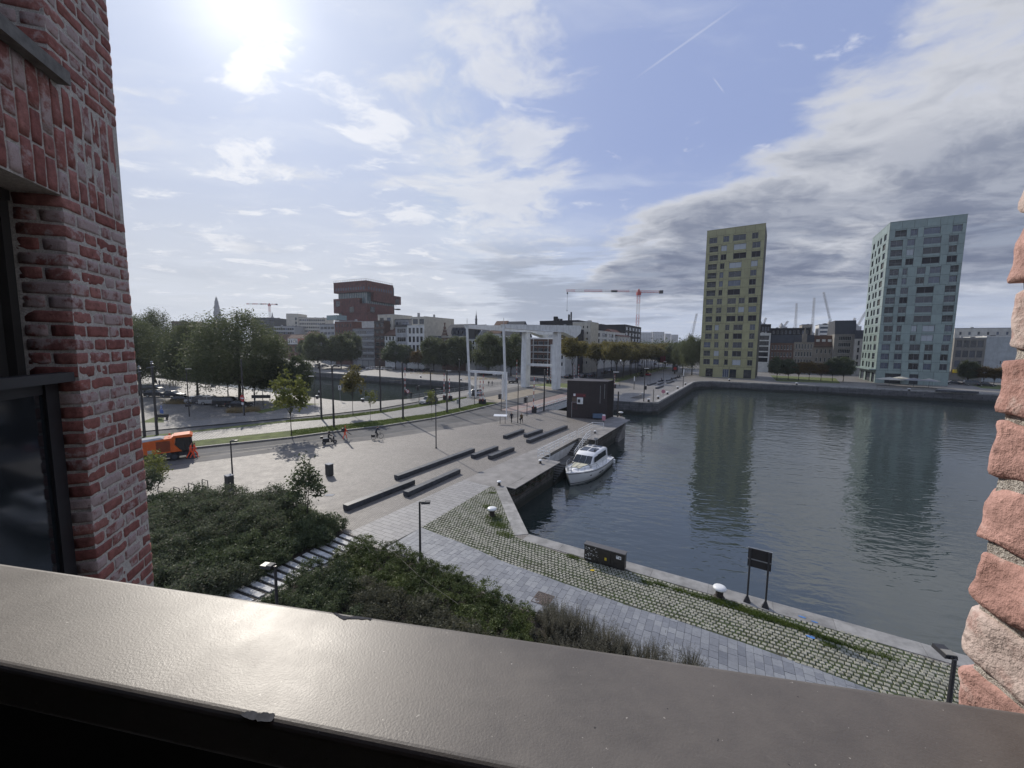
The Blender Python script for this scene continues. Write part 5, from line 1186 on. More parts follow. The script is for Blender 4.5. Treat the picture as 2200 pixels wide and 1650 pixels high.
# ------------------------------------------------------------------ the drawbridge
br = thing('drawbridge', 'white drawbridge with two tall tapered towers and long balance beams over the road', 'bridge', ab(-52, 108), RZQ)
def bw_(b): return b-108.0
bprof = []
for px_, py_ in ((1090.5, 696.5), (1246, 699.5), (1250, 703), (1247.5, 716), (1237.5, 725.8), (1211, 713.5), (1176, 711.8), (1092, 704.6)):
    p = ona(px_, -46.2, py_); bprof.append((bw_(toab(p)[1]), zat(px_, py_, p)))
ztip = bprof[-1][1]
for a_ in (-47.4, -57.6):
    mb = MB(); x0, x1 = a_+52-1.15, a_+52+1.15
    n = len(bprof); tap = lambda i: 0.55 if i in (0, 7) else (1.0 if i in (1, 2, 3, 4, 5, 6) else 1)
    vs = [(a_+52-1.15*tap(i), p[0], p[1]) for i, p in enumerate(bprof)]+[(a_+52+1.15*tap(i), p[0], p[1]) for i, p in enumerate(bprof)]
    mb.add(vs, [tuple(range(n-1, -1, -1)), tuple(range(n, 2*n))]+[(i, (i+1) % n, n+(i+1) % n, n+i) for i in range(n)])
    bm_ = mb.build('balance_beam', M_beam, br)
    mb = MB(); mb.tube([(a_+52, bprof[0][0]+.3, bprof[0][1]-.6), (a_+52, bprof[0][0]+.3, bprof[0][1]+1.5)], .05); mb.build('tip_rod', M_steel, bm_)
    # tower leg
    zc_ = zat(1198, 713, ab(-47, 108)); mb = MB()
    prof = [(0, .80, 1.35), (4.5, .86, 1.5), (9, .86, 1.4), (zc_-1, .76, 1.2), (zc_+.8, .72, 1.15)]
    vs = []
    for z_, hx, hy in prof: vs += [(a_+52-hx, -hy, z_), (a_+52+hx, -hy, z_), (a_+52+hx, hy, z_), (a_+52-hx, hy, z_)]
    fs = [(3, 2, 1, 0), tuple(4*(len(prof)-1)+k for k in range(4))]
    for i in range(len(prof)-1):
        for k in range(4): fs.append((4*i+k, 4*i+(k+1) % 4, 4*i+4+(k+1) % 4, 4*i+4+k))
    mb.add(vs, fs)
    tw = mb.build('tower_leg', M_beam, br)
    mb = MB(); mb.lathe((a_+52, -1.22, zc_-2.0), [(.28, 0), (.28, .1)], 10, 'y'); mb.build('pivot_cap', M_r['dark'], tw)
    # hanger
    mb = MB(); mb.bar((a_+52, bw_(79.3), 0.05), (a_+52, bprof[0][0]+.25, ztip+.1), .42, .42); mb.build('hanger', M_beam, br)
zx = zat(1160, 787, ab(-52, 108)); mb = MB(); mb.b2(-4.9, 3.9, -.3, .3, zx, zx+.75); mb.build('tower_cross_beam', M_beam, br)
zg = zat(1046, 801, ab(-53, 79.5)); mb = MB(); mb.b2(-5.4, 4.4, bw_(79.0), bw_(79.5), zg-.1, zg+.45); mb.build('portal_beam', M_white, br)
for x_ in (-4.75, 3.1):
    mb = MB(); mb.b2(x_-.2, x_+.2, bw_(80.2), bw_(80.6), 0.02, zg-.1); mb.build('portal_post', M_white, br)
mb = MB(); mb.b2(-5.6, 5.6, bw_(114), bw_(117), bprof[4][1]+.8, bprof[4][1]+1.8); mb.build('counterweight', M_beam, br)
zs_ = zat(1160, 727, ab(-52, 108)); mb = MB(); mb.b2(-4.6, 4.2, .5, .9, zs_-.2, zs_+.25); mb.build('tower_cross_beam', M_white, br)
# ------------------------------------------------------------------ railings
def railing(name, label, pts, h=1.05, step=1.6, nr=3, r=0.028, m=None, mesh=False, group=None, cat='railing'):
    m = m or M_white; o0 = pts[0]
    root = thing(name, label, cat, (o0.x, o0.y, 0), 0, group); pts = [Vector(p)-Vector((o0.x, o0.y, 0)) for p in pts]
    for i in range(len(pts)-1):
        p, q = pts[i], pts[i+1]; L_ = (q-p).length; n = max(1, int(round(L_/step)))
        for k in range(n+1):
            if i and k == 0: continue
            c = p.lerp(q, k/n); mb = MB(); mb.tube([c, c+Vector((0, 0, h))], r*1.15, 6); mb.build('post', m, root)
        for j in range(nr):
            z_ = h*(1-j/nr); mb = MB(); mb.tube([p+Vector((0, 0, z_)), q+Vector((0, 0, z_))], r*(1.3 if j == 0 else .9), 6); mb.build('rail', m, root)
        if mesh:
            mb = MB(); d = (q-p).normalized(); nn = int(L_/mesh)
            for k in range(nn): c = p+d*(k+.5)*mesh; mb.tube([c+Vector((0, 0, .12)), c+Vector((0, 0, h-.06))], .012, 4)
            mb.build('bar', m, root, kind='stuff')
    return root
railing('railing', 'long white railing above the mooring stairs and the white boat', [ab(-19.75, 52.3), ab(-19.75, 40.3), ab(-18.2, 40.2)], step=1.45)
railing('railing', 'short white railing round the stair head at the end of the jetty', [ab(-19.8, 53.4), ab(-19.8, 59.6), ab(-18.2, 60.0)], step=1.5)
railing('stair_rail', 'white handrail sloping down the mooring stairs behind the boat', [ab(-18.15, 53.6, 0.0), ab(-18.15, 52.2, -.1), ab(-18.15, 47.6, -1.6)], step=1.5)
railing('bridge_railing', 'pale grey bar railing along the dock side of the bridge', [ab(-66.2, 68.5), ab(-66.6, 112)], h=1.15, step=2.0, nr=2, m=M_steel, mesh=0.16)
dr = railing('deck_railing', 'white solid deck railing on the near side of the bridge', [ab(-33.95, 68.0), ab(-33.95, 90)], h=1.25, step=1.8, nr=3, r=.05)
mb = MB(); p0, p1 = ab(-33.9, 68.0)-ab(-33.95, 68), ab(-33.9, 90)-ab(-33.95, 68)
mb.bar(p0+Vector((0, 0, .55)), p1+Vector((0, 0, .55)), .06, .7); mb.build('railing_panel', M_white, dr)
mb = MB()
for k in range(26): c = p0.lerp(p1, (k+.5)/26)+Vector((0.035, -.02, .68)); mb.box(c, (.55, .03, .28), math.atan2(E2.y, E2.x))
mb.build('panel_opening', M_steel, dr)
for k in range(3):
    mb = MB(); mb.bar(ab(-34.3, 88+k*.5, .2), ab(-34.6, 89+k*.5, 1.9-.3*k), .12, .12)
# ------------------------------------------------------------------ mooring stairs in the recess
st = thing('mooring_stairs', 'dark stone stairs leading down to the water in a recess of the jetty', 'stairs', ab(-18.7, 46.6), RZQ)
def step_(b0, b1, z): 
    mb = MB(); mb.b2(-.82, .85, b0-46.6, b1-46.6, -4.0, z); mb.build('step', M_qwall, st)
for i in range(8): step_(52.5-.5*(i+1), 52.5-.5*i-.004, -.16*(i+1))
step_(44.2, 48.5-.004, -1.45)
for i in range(7): step_(44.2-.48*(i+1), 44.2-.48*i-.004, -1.45-.15*(i+1))
M_ww = mat('whitewashed_wall', (0.42, 0.43, 0.44), 0.85, var=.15, vscale=1.2, grime=.5, coord='w')
mb = MB(); mb.b2(-.81, -.74, 40.7-46.6, 52.4-46.6, -3, -.38); mb.build('white_wall', M_ww, st)
# stairs in the jetty head
s2 = thing('quay_stairs', 'narrow stone stairs cut into the end of the jetty wall', 'stairs', ab(-17.7, 67.0), RZQ)
for i in range(12):
    mb = MB(); mb.b2(.03, .55, -2.0+.36*i, -1.66+.36*i, -3.2, -2.3+.19*i); mb.build('step', M_conc, s2)
# chains along the wall
for nm, p, q, lab in (('a', ab(-18.02, 31.2, -.9), ab(-17.88, 39.5, -.7), 'sagging rusty mooring chain on the jetty wall beside the plaza corner'), ('b', ab(-17.75, 54.5, -.9), ab(-17.65, 62.5, -.8), 'sagging mooring chain on the jetty wall behind the boat')):
    mb = MB(); o = []
    for half in range(2):
        for k in range(9): 
            t_ = (half+k/8)/2; c = Vector(p).lerp(q, t_)+E1*.06; c.z -= .55*(1-(2*(k/8)-1)**2); o.append(c)
    mb.tube(o, .035, 5); tag(mb.build('mooring_chain', M_r['brown']), lab, 'chain')
# ------------------------------------------------------------------ bridge keeper's cabin
kp = [(-27.05, 66.7), (-23.3, 67.75), (-20.5, 69.0), (-20.3, 72.4), (-27.6, 72.6)]
KP = [ab(*p) for p in kp]; kz = zat(1217, 818.5, KP[0])
M_cab = mat('cabin_cladding', (0.030, 0.023, 0.023), 0.55, var=.15, vscale=1)
cab = thing('bridge_cabin', 'dark windowless bridge keeper cabin with folded walls on the jetty', 'cabin', KP[0], 0)
mb = MB(); K0 = [p-KP[0] for p in KP]; mb.prism([(p.x, p.y) for p in K0], 0.02, kz); mb.build('wall', M_cab, cab)
for i in range(3):                           # ribs of the cladding
    p, q = K0[i], K0[i+1]; d = (q-p).normalized(); nrm = Vector((d.y, -d.x, 0)); mb = MB(); L_ = (q-p).length; n = int(L_/.24)
    for k in range(n+1): c = p+d*(L_*k/n)+nrm*.012; mb.box((c.x, c.y, kz/2+.05), (.05, .03, kz-.1), math.atan2(d.y, d.x))
    mb.build('rib', M_cab, cab, kind='stuff')
mb = MB(); mb.prism([(p.x*1.006, p.y*1.006) for p in K0], kz+.003, kz+.10); mb.build('roof_edge', M_cab, cab)
d = (K0[1]-K0[0]).normalized(); nrm = Vector((d.y, -d.x, 0)); ang = math.atan2(d.y, d.x); LW = (K0[1]-K0[0]).length
def onwall(px0, px1, py0, py1, th, off, m, name, parent=None):
    p0 = online(px0, py1, KP[0], KP[1]); p1 = online(px1, py1, KP[0], KP[1]); z0, z1 = zat(px0, py1, p0), zat(px0, py0, p0)
    c = (p0+p1)/2-KP[0]+nrm*(off+th/2); mb = MB(); mb.box((0, 0, 0), ((p1-p0).length, th, z1-z0), ang); o = mb.build(name, m, parent or cab); o.location = (c.x, c.y, (z0+z1)/2); return o
M_maroon = mat('maroon_panel', (0.11, 0.02, 0.025), .5)
onwall(1231, 1258.5, 845, 852, .05, .03, M_maroon, 'sign_board'); onwall(1232, 1236.5, 845.4, 850.5, .02, .085, M_white, 'sign_emblem'); onwall(1253.5, 1256.5, 848.8, 851, .02, .085, mat('dull_red', (.3, .05, .05), .6), 'sign_emblem')
onwall(1229, 1240, 853.5, 862, .10, .03, mat('brown_box', (.12, .09, .07), .7), 'brown_box')
acx = onwall(1240, 1252.5, 853.5, 867, .45, .03, M_white, 'vent_unit'); 
onwall(1241.5, 1247, 857, 864, .03, .485, M_blk, 'fan_grille'); onwall(1229, 1241, 863, 864, .05, .03, M_steel, 'pipe'); onwall(1227.4, 1228.4, 863.5, 896.5, .06, .03, M_steel, 'pipe')
for q in ((1229.5, 1239.5, 864.6, 865.4), (1229.5, 1239.5, 877.8, 878.6), (1229.5, 1230.3, 865.4, 877.8), (1238.7, 1239.5, 865.4, 877.8)): onwall(*q, .03, .03, M_maroon, 'hatch_frame')
d2 = (K0[2]-K0[1]).normalized(); n2_ = Vector((d2.y, -d2.x, 0))
for f_, z0, z1 in ((.62, kz*.42, kz*.9), (.86, kz*.55, kz*.94)):
    c = K0[1].lerp(K0[2], f_)+n2_*.04; mb = MB(); mb.box((c.x, c.y, (z0+z1)/2), (.07, .05, z1-z0), math.atan2(d2.y, d2.x)); mb.build('light_strip', M_steel, cab)
for px_, py0, py1, lab in ((1301.5, 898, 826, 'thin dark leaning mast against the bridge cabin'), (1306, 896, 836, 'thin upright dark mast at the corner of the bridge cabin')):
    p = G(px_, py0); mb = MB(); mb.tube([(0, 0, 0), ((.5 if px_ < 1303 else 0), .2, zat(px_, py1, p))], .07, 6); o = mb.build('mast', M_pole); o.location = p; tag(o, lab, 'mast')
bb = thing('blue_cabinet', 'blue grey cabinet on short legs at the foot of the bridge cabin', 'cabinet', G(1284, 901), ang+.25)
mb = MB(); mb.b2(-.85, .85, -.3, .3, .25, 1.0); mb.build('box', mat('blue_grey', (.10, .15, .22), .5), bb)
for x_ in (-.6, .6): mb = MB(); mb.b2(x_-.04, x_+.04, -.05, .05, 0, .25); mb.build('leg', M_pole, bb)
lb = thing('lifebuoy_box', 'pink round topped lifebuoy box on a post by the bridge cabin', 'lifebuoy box', G(1297, 906.5), 0)
M_pinkb = mat('faded_pink', (.52, .22, .27), .5)
mb = MB(); mb.lathe((0, 0, .25), [(.02, 0), (.30, .05), (.32, .75), (.26, .95), (.02, 1.05)], 12); mb.build('box', M_pinkb, lb); mb = MB(); mb.lathe((0, 0, 1.1), [(.29, 0), (.24, .17), (.02, .22)], 12); mb.build('lid', M_white, lb); mb = MB(); mb.lathe((0, 0, 0), [(.06, 0), (.06, .27)], 8); mb.build('leg', M_pole, lb)
# ------------------------------------------------------------------ motor boat
pb, ps = G(1222, 1044, ZW), G(1291, 994, ZW); LB = (pb-ps).length
BSC = LB/9.0; LB = 9.0
boat = thing('motor_boat', 'white cabin motor boat with dark roof hatches moored at the jetty stairs', 'boat', (ps.x, ps.y, ZW), math.atan2((pb-ps).y, (pb-ps).x)); boat.scale = (BSC*1.0, BSC*1.0, BSC*.84)
BW = 3.3
def hb(t): return BW/2*(0.90+0.10*min(1, t*3))*(1-max(0, (t-0.45)/0.55)**2.6)   # half beam at station t
def sheer(t): return 1.05+0.10*t+0.42*t**2
def loft(name, rows, m, closed=True, smooth=True, parent=None, mi=None):
    mb = MB(); n = len(rows[0]); mb.add([p for r_ in rows for p in r_], [(i*n+j, (i+1)*n+j, (i+1)*n+j+1, i*n+j+1) for i in range(len(rows)-1) for j in range(n-1)])
    if closed: mb.add(rows[0], [tuple(range(len(rows[0])))])
    return mb.build(name, m, parent or boat, smooth)
NS = 15; ts = [i/(NS-1) for i in range(NS)]
def sect(t, sgn):
    x = LB*t+ (0.35*(t**6)); h_ = hb(t); s_ = sheer(t)
    rake = lambda z: -0.55*(t**5)*(1-(z+.35)/(s_+.35))*1.6
    return [(x+rake(z), sgn*h_*k, z) for z, k in ((-.35, .62), (0.0, .80), (.22, .90), (.26, .935), (s_*.72, .985), (s_-.08, 1.0), (s_, 1.0))]
rows = []
for t in ts: L_ = sect(t, 1); R__ = sect(t, -1); rows.append(L_[::-1]+R__)
hull = loft('hull', rows, M_white2)
M_stripe = mat('boat_stripe', (.03, .032, .04), .35)
def band(z0k, z1k, dz0, dz1, m, name, off=.012):
    for sg in (1, -1):
        rws = []
        for t in ts:
            s_ = sheer(t); h_ = hb(t)+off
            def at(z): 
                zs_ = [-.35, 0, .22, .26, s_*.72, s_-.08, s_]; ks = [.62, .8, .9, .935, .985, 1, 1]
                return np.interp(z, zs_, ks)
            z0, z1 = z0k*s_+dz0, z1k*s_+dz1
            x = LB*t+.35*t**6; rk = lambda z: -.55*(t**5)*(1-(z+.35)/(s_+.35))*1.6
            rws.append([(x+rk(z0), sg*(hb(t)*at(z0)+off), z0), (x+rk(z1), sg*(hb(t)*at(z1)+off), z1)] if sg > 0 else [(x+rk(z1), sg*(hb(t)*at(z1)+off), z1), (x+rk(z0), sg*(hb(t)*at(z0)+off), z0)])
        loft(name, rws, m, closed=False, parent=hull, smooth=False)
band(0, 0, .10, .20, M_stripe, 'boot_stripe'); band(1, 1, -.17, -.10, M_stripe, 'rub_rail', .03)
rows = [[(LB*t+.35*t**6, hb(t)*k, sheer(t)-.02+.10*(1-k*k)) for k in (1, .6, .2, -.2, -.6, -1)] for t in ts]
loft('deck', rows, M_white2, closed=False)
# cabin trunk, windscreen house
def houserows(spec):                        # x, half width bottom, half width top, z bottom, z top
    out = []
    for x, wb, wt, zb, zt_ in spec: out.append([(x, wb, zb), (x, wt+.03, zt_-.12), (x, wt*.9, zt_), (x, 0, zt_+.05), (x, -wt*.9, zt_), (x, -wt-.03, zt_-.12), (x, -wb, zb)])
    return out
tr = loft('cabin_trunk', houserows([(LB*.30, 1.12, 1.05, 1.0, 1.55), (LB*.58, 1.08, 1.0, 1.1, 1.62), (LB*.74, .85, .74, 1.25, 1.66), (LB*.87, .45, .36, 1.42, 1.60), (LB*.90, .22, .15, 1.42, 1.48)]), M_white2)
hs_ = loft('wheelhouse', houserows([(LB*.13, 1.15, 1.0, 1.0, 2.62), (LB*.20, 1.17, 1.06, 1.0, 2.78), (LB*.40, 1.17, 1.06, 1.05, 2.82), (LB*.50, 1.12, 1.0, 1.1, 2.74), (LB*.555, 1.1, .97, 1.2, 2.55), (LB*.66, 1.02, .98, 1.30, 1.70)]), M_white2)
mb = MB()                                  # windscreen, slightly proud of the sloping front
xw0, xw1, zw0, zw1 = LB*.652, LB*.563, 1.78, 2.46
for y0, y1 in ((-.92, -.33), (-.29, .29), (.33, .92)):
    mb.add([(xw0+.09, y0*1.02, zw0), (xw0+.09, y1*1.02, zw0), (xw1+.09, y1*.94, zw1), (xw1+.09, y0*.94, zw1), (xw0-.05, y0*1.02, zw0), (xw0-.05, y1*1.02, zw0), (xw1-.05, y1*.94, zw1), (xw1-.05, y0*.94, zw1)], [(0, 1, 2, 3), (7, 6, 5, 4), (0, 4, 5, 1), (1, 5, 6, 2), (2, 6, 7, 3), (3, 7, 4, 0)])
mb.build('windscreen', M_glassd, hs_)
for sg in (1, -1):
    mb = MB()
    for x0, x1, zf in ((.21, .36, 2.50), (.375, .47, 2.50), (.48, .57, 2.40)):
        y = sg*1.20; yt = sg*1.115; mb.add([(LB*x0, y, 1.85), (LB*x1+.25, y, 1.85), (LB*x1, yt, zf), (LB*x0, yt, zf), (LB*x0, y-.06*sg, 1.85), (LB*x1+.25, y-.06*sg, 1.85), (LB*x1, yt-.06*sg, zf), (LB*x0, yt-.06*sg, zf)], [(0, 1, 2, 3), (7, 6, 5, 4), (0, 4, 5, 1), (1, 5, 6, 2), (2, 6, 7, 3), (3, 7, 4, 0)])
    mb.build('side_window', M_glassd, hs_)
mb = MB()
for x0, x1, y0, y1 in ((.34, .485, .06, .82), (.34, .485, -.82, -.06), (.20, .27, .12, .72), (.20, .27, -.72, -.12)):
    z = 2.895 if x0 > .3 else 2.86
    mb.add([(LB*x0, y0, z), (LB*x1, y0, z-.06), (LB*x1, y1, z-.06), (LB*x0, y1, z), (LB*x0, y0, z-.1), (LB*x1, y0, z-.16), (LB*x1, y1, z-.16), (LB*x0, y1, z-.1)], [(0, 1, 2, 3), (0, 4, 5, 1), (1, 5, 6, 2), (2, 6, 7, 3), (3, 7, 4, 0)])
mb.build('roof_hatch', M_glassd, hs_)
M_cream = mat('cream_cushion', (.50, .48, .36), .7)
mb = MB(); mb.add([(LB*.67, .72, 1.74), (LB*.84, .42, 1.71), (LB*.84, -.42, 1.71), (LB*.67, -.72, 1.74), (LB*.67, .72, 1.62), (LB*.84, .42, 1.6), (LB*.84, -.42, 1.6), (LB*.67, -.72, 1.62)], [(0, 1, 2, 3), (0, 4, 5, 1), (1, 5, 6, 2), (2, 6, 7, 3), (3, 7, 4, 0)]); mb.build('sun_pad', M_cream, tr)
mb = MB(); mb.box((LB*.755, 0, 1.735), (LB*.165, .03, .03)); mb.build('pad_seam', M_r['conc'], tr)
mb = MB()
for sg in (1, -1):
    pts = [(LB*t+.3*t**6, sg*max(0.04, hb(t)-.1), sheer(t)+.62) for t in (.62, .72, .82, .9, .96, 1.0)]
    mb.tube([(LB*.55, sg*(hb(.55)-.1), sheer(.55)+.02)]+pts, .022, 5)
    mb.tube([(p[0], p[1], p[2]-.3) for p in pts], .015, 5)
    for p in pts: mb.tube([p, (p[0]-.05, p[1], p[2]-.62)], .018, 5)
    for t in (.2, .32, .44): mb.tube([(LB*t, sg*(hb(t)-.1), sheer(t)), (LB*t, sg*(hb(t)-.1), sheer(t)+.6)], .016, 5)
    mb.tube([(LB*t, sg*(hb(t)-.1), sheer(t)+.6) for t in (.08, .2, .32, .44, .55)], .016, 5)
mb.build('bow_rail', M_steel, boat)
mb = MB()
for sg in (1, -1):
    for t in (.47, .54): mb.box((LB*t, sg*(hb(t)*.985+.01), .62), (.42, .05, .11))
    mb.box((LB*.74, sg*(hb(.74)*.975+.0), .75), (.2, .09, .09), -.14*sg)
mb.build('porthole', M_glassd, hull)
mb = MB(); mb.box((LB*1.0, 0, sheer(1)+.02), (.75, .34, .10)); mb.lathe((LB*.965, .0, sheer(1)+.06), [(.12, 0), (.12, .16), (.04, .2)], 8); mb.build('anchor_roller', M_white2, boat)
mb = MB(); mb.tube([(LB*.24, .0, 2.85), (LB*.21, 0, 3.9)], .025, 5); mb.tube([(LB*.24, .25, 2.85), (LB*.22, .25, 4.6)], .012, 4); mb.lathe((LB*.26, 0, 2.86), [(.24, 0), (.27, .12), (.08, .2)], 10); mb.box((LB*.212, .0, 3.75), (.05, .4, .25)); mb.build('radar_mast', M_steel, boat)
mb = MB(); mb.b2(.0, LB*.13, -1.2, 1.2, .55, .62); mb.b2(-.6, .05, -1.25, 1.25, .12, .22); mb.b2(.05, .25, -1.25, 1.25, .6, 1.15); mb.build('cockpit', M_r['lgrey'], boat)
for k, t in enumerate((.05, .3)):
    for sg in ((-1,) if k else (-1, 1)):
        mb = MB(); mb.lathe((LB*t, sg*(hb(t)+.14), .35), [(.03, 0), (.13, .06), (.13, .55), (.03, .62)], 8); mb.build('fender', M_white, boat)
mb = MB(); mb.tube([(LB*.98, 0, sheer(1)), (LB*.98+.6, 1.9, 2.0), (LB*.9, 3.2, 2.45)], .018, 4); mb.build('mooring_line', M_r['lgrey'], boat)
# ------------------------------------------------------------------ benches
def bench(p, q, label, h=.45, w_=.58, seg=3.1, group='long stone benches on the near plaza'):
    d = (q-p); L_ = d.length; d = d.normalized(); n_ = Vector((-d.y, d.x, 0))
    root = thing('stone_bench', label, 'bench', p, math.atan2(d.y, d.x), group); k = max(1, int(round(L_/seg)))
    for i in range(k):
        mb = MB(); a, b = L_*i/k+.008, L_*(i+1)/k-.008
        mb.b2(a, b, .04, w_-.04, 0.0, .08); mb.b2(a, b, 0, w_, .08, h-.012); mb.b2(a+.012, b-.012, .012, w_-.012, h-.012, h); mb.build('bench_block', M_bench, root)
    return root
BN = [((855.8, 1032.3), (1020.5, 971.3), 'longest dark stone bench, running across the middle of the near plaza'), ((747, 1098.8), (892, 1041.3), 'long dark stone bench nearest the shrub bed, its near end by the pale slabs'),
      ((876.7, 1068.5), (989.6, 1017.3), 'dark stone bench lying on the edge of the pale slab band'), ((1019.9, 985.9), (1071.1, 966), 'short dark stone bench just beyond the far end of the longest bench'),
      ((1056.5, 988), (1105.6, 968.8), 'short dark stone bench between the longest bench and the concrete quay apron'), ((1088, 943.2), (1126.8, 928.6), 'short dark stone bench nearest the two walking people'),
      ((1132, 940.5), (1166.5, 928.6), 'short dark stone bench between its short neighbour and the long one by the railing'), ((1138.3, 952.6), (1219.8, 920.2), 'long dark stone bench beside the white stair railing')]
for a, b, l in BN: bench(G(*a), G(*b), l)
FB = [((1393.5, 829), (1410.6, 824), 'low dark bench on the far quay, nearest the bridge cabin'), ((1416.5, 827), (1426.6, 823), 'short low bench on the far quay between two longer ones'), ((1411.8, 835.7), (1426, 830.4), 'low bench on the far quay, closest to the water'),
      ((1416.5, 820.5), (1427, 818.2), 'low bench on the far quay with one person sitting on it'), ((1434, 819.5), (1444, 816.3), 'short far bench where a single person sits with back turned'), ((1435.4, 824.5), (1449, 819.6), 'longer far bench next to a sitting pair'), ((1445, 814.5), (1462, 810.5), 'farthest bench of the far quay with several people')]
for a, b, l in FB: bench(G(*a), G(*b), l, group='low benches on the far quay')
# ------------------------------------------------------------------ lamps and poles
HL = zat(903, 1078, G(903, 1204))
def lamp(p, h, label, ang=0.0, group='black quay lamps with flat box heads', r=.075):
    root = thing('street_lamp', label, 'street lamp', p, ang, group)
    mb = MB(); mb.tube([(0, 0, 0), (0, 0, h)], r, 8, r1=r*.72); mb.lathe((0, 0, 0), [(.13, 0), (.12, .12), (r, .16)], 8); mb.build('post', M_pole2, root)
    mb = MB(); mb.xprism([(-.17, h-.10), (.17, h-.10), (.15, h+.02), (-.15, h+.02)], .10, .62); mb.b2(0, .14, -.05, .05, h-.06, h+.0); hd = mb.build('lamp_head', M_pole2, root)
    mb = MB(); mb.b2(.16, .58, -.13, .13, h-.118, h-.103); mb.build('lens', M_lampw, hd)
    mb = MB(); mb.b2(.10, .34, -.13, .13, h+.022, h+.05); mb.build('driver_lid', M_r['conc'], hd)
    return root
lamp(G(903, 1204), HL, 'black lamp post rising from the dark pines beside the pale slab path', .1)
lamp(G(937, 963), zat(936.5, 835, G(937, 963)), 'tall slim black lamp post standing alone in the middle of the plaza', .2, r=.07)
p5 = G(500, 1028); lamp(p5, zat(498.5, 946, p5), 'black lamp post behind the grey shrubs, near the orange workers', 0.15)
lamp(G(591, 1216, HL).xy.to_3d(), HL, 'lamp post whose pale box head hangs over the striped steps', math.pi*.93)
lamp(G(2051, 1416, HL).xy.to_3d(), HL, 'dark lamp post just left of the sunlit brick jamb', 1.35)
TP = [(311, 941, 796, 'tram pole with a small pale lantern, first beside the brick wing'), (338, 937, 786, 'tram pole second from the brick wing, behind the orange sweeper'), (691, 902, 783, 'tram pole in the far grass strip with a wire to its neighbour'), (717.6, 919.5, 790, 'tram pole in the near grass strip above the orange worker with a backpack'),
      (818, 886.5, 777, 'tram pole in the far grass strip left of the dark car'), (866, 902, 782, 'tram pole in the near grass strip in front of the white bar railing'), (925.5, 868.5, 797, 'tram pole standing in front of the parked looking dark car'), (960.5, 888, 799, 'tram pole with a lamp on top between two barrier posts'), (987.3, 878.5, 774.5, 'tram pole with a grey box at its foot near the white portal'),
      (1168.6, 883.6, 795, 'dark pole on the jetty in front of the white deck railing'), (524.5, 893, 775, 'tram pole behind the straw grass with a red sign on it')]
for px_, yb, yt, l in TP:
    p = G(px_, yb); h = zat(px_, yt, p); root = thing('tram_pole', l, 'pole', (p.x, p.y, H_MED if 830 > px_ > 300 or 860 < px_ < 1000 else 0), 0, 'dark poles along the tram line')
    mb = MB(); mb.tube([(0, 0, -.1), (0, 0, h*.35), (0, 0, h*.36), (0, 0, h)], .17, 8, r1=.12); mb.build('post', M_pole, root)
    mb = MB(); mb.lathe((0, 0, h), [(.13, 0), (.15, .06), (.04, .14)], 8); mb.build('cap', M_pole, root)
    if px_ < 340:
        mb = MB(); mb.tube([(0, 0, h-.3), (-.5 if px_ < 320 else -.5, -.3, h-.45), (.55, -.2, h-.2)], .03, 5); mb.lathe((0, 0, h+.1), [(.16, 0), (.2, .06), (.06, .12), (.16, .3), (.03, .4)], 8); mb.build('bracket', M_steel, root)
    if px_ == 960.5: mb = MB(); mb.box((.35, 0, h+.05), (.8, .16, .08)); mb.build('lamp_head', M_lampw, root)
    if px_ == 987.3: mb = MB(); mb.b2(-.55, -.12, -.2, .25, .9, 1.8); mb.build('switch_box', M_steel, root)
wire = lambda a, b, sag, lab: tag(MB().tube([Vector(a).lerp(b, k/10)-Vector((0, 0, sag*(1-(k/5-1)**2))) for k in range(11)], .018, 4).build('overhead_wire', M_pole), lab, 'cable')
pa, pb_ = G(691, 902), G(717.6, 919.5); wire((pa.x, pa.y, zat(690, 817, pa)), (pb_.x, pb_.y, zat(716, 826, pb_)), .25, 'short sagging cable between two tram poles')
pa, pb_ = G(818, 886.5), G(866, 902); wire((pa.x, pa.y, zat(818, 809, pa)), (pb_.x, pb_.y, zat(865, 817, pb_)), .3, 'sagging cable between the middle pair of tram poles')
LP = [(1112.3, 909, 824, .08, 'slim dark post standing between the two walking people'), (1315.6, 895.3, 799, .16, 'thick dark lamp pole on the jetty tip beside the cabin'), (1326.8, 895.3, 841, .15, 'bare steel post beside the lamp pole on the jetty tip'), (1383, 862.5, 791, .12, 'dark lamp pole with a signal on the corner of the far quay'),
      (1403.2, 863.6, 836, .13, 'pale weathered post between two bollards on the far quay'), (1362, 837, 808, .10, 'grey post with a white top in the middle of the far quay'), (1331.5, 830, 776, .07, 'tall slim lamp post with a round white head by the plane trees'), (1425, 815, 777, .07, 'slim lamp post beyond the far benches'), (1396.5, 824, 800, .07, 'thin post left of the far benches'), (1467.5, 831.5, 792, .10, 'white topped beacon post at the edge of the far quay'), (407, 895, 792, .09, 'dark lamp post with small sign boards in the car park entrance'), (677, 876, 808, .06, 'thin grey lamp post by the left dock')]
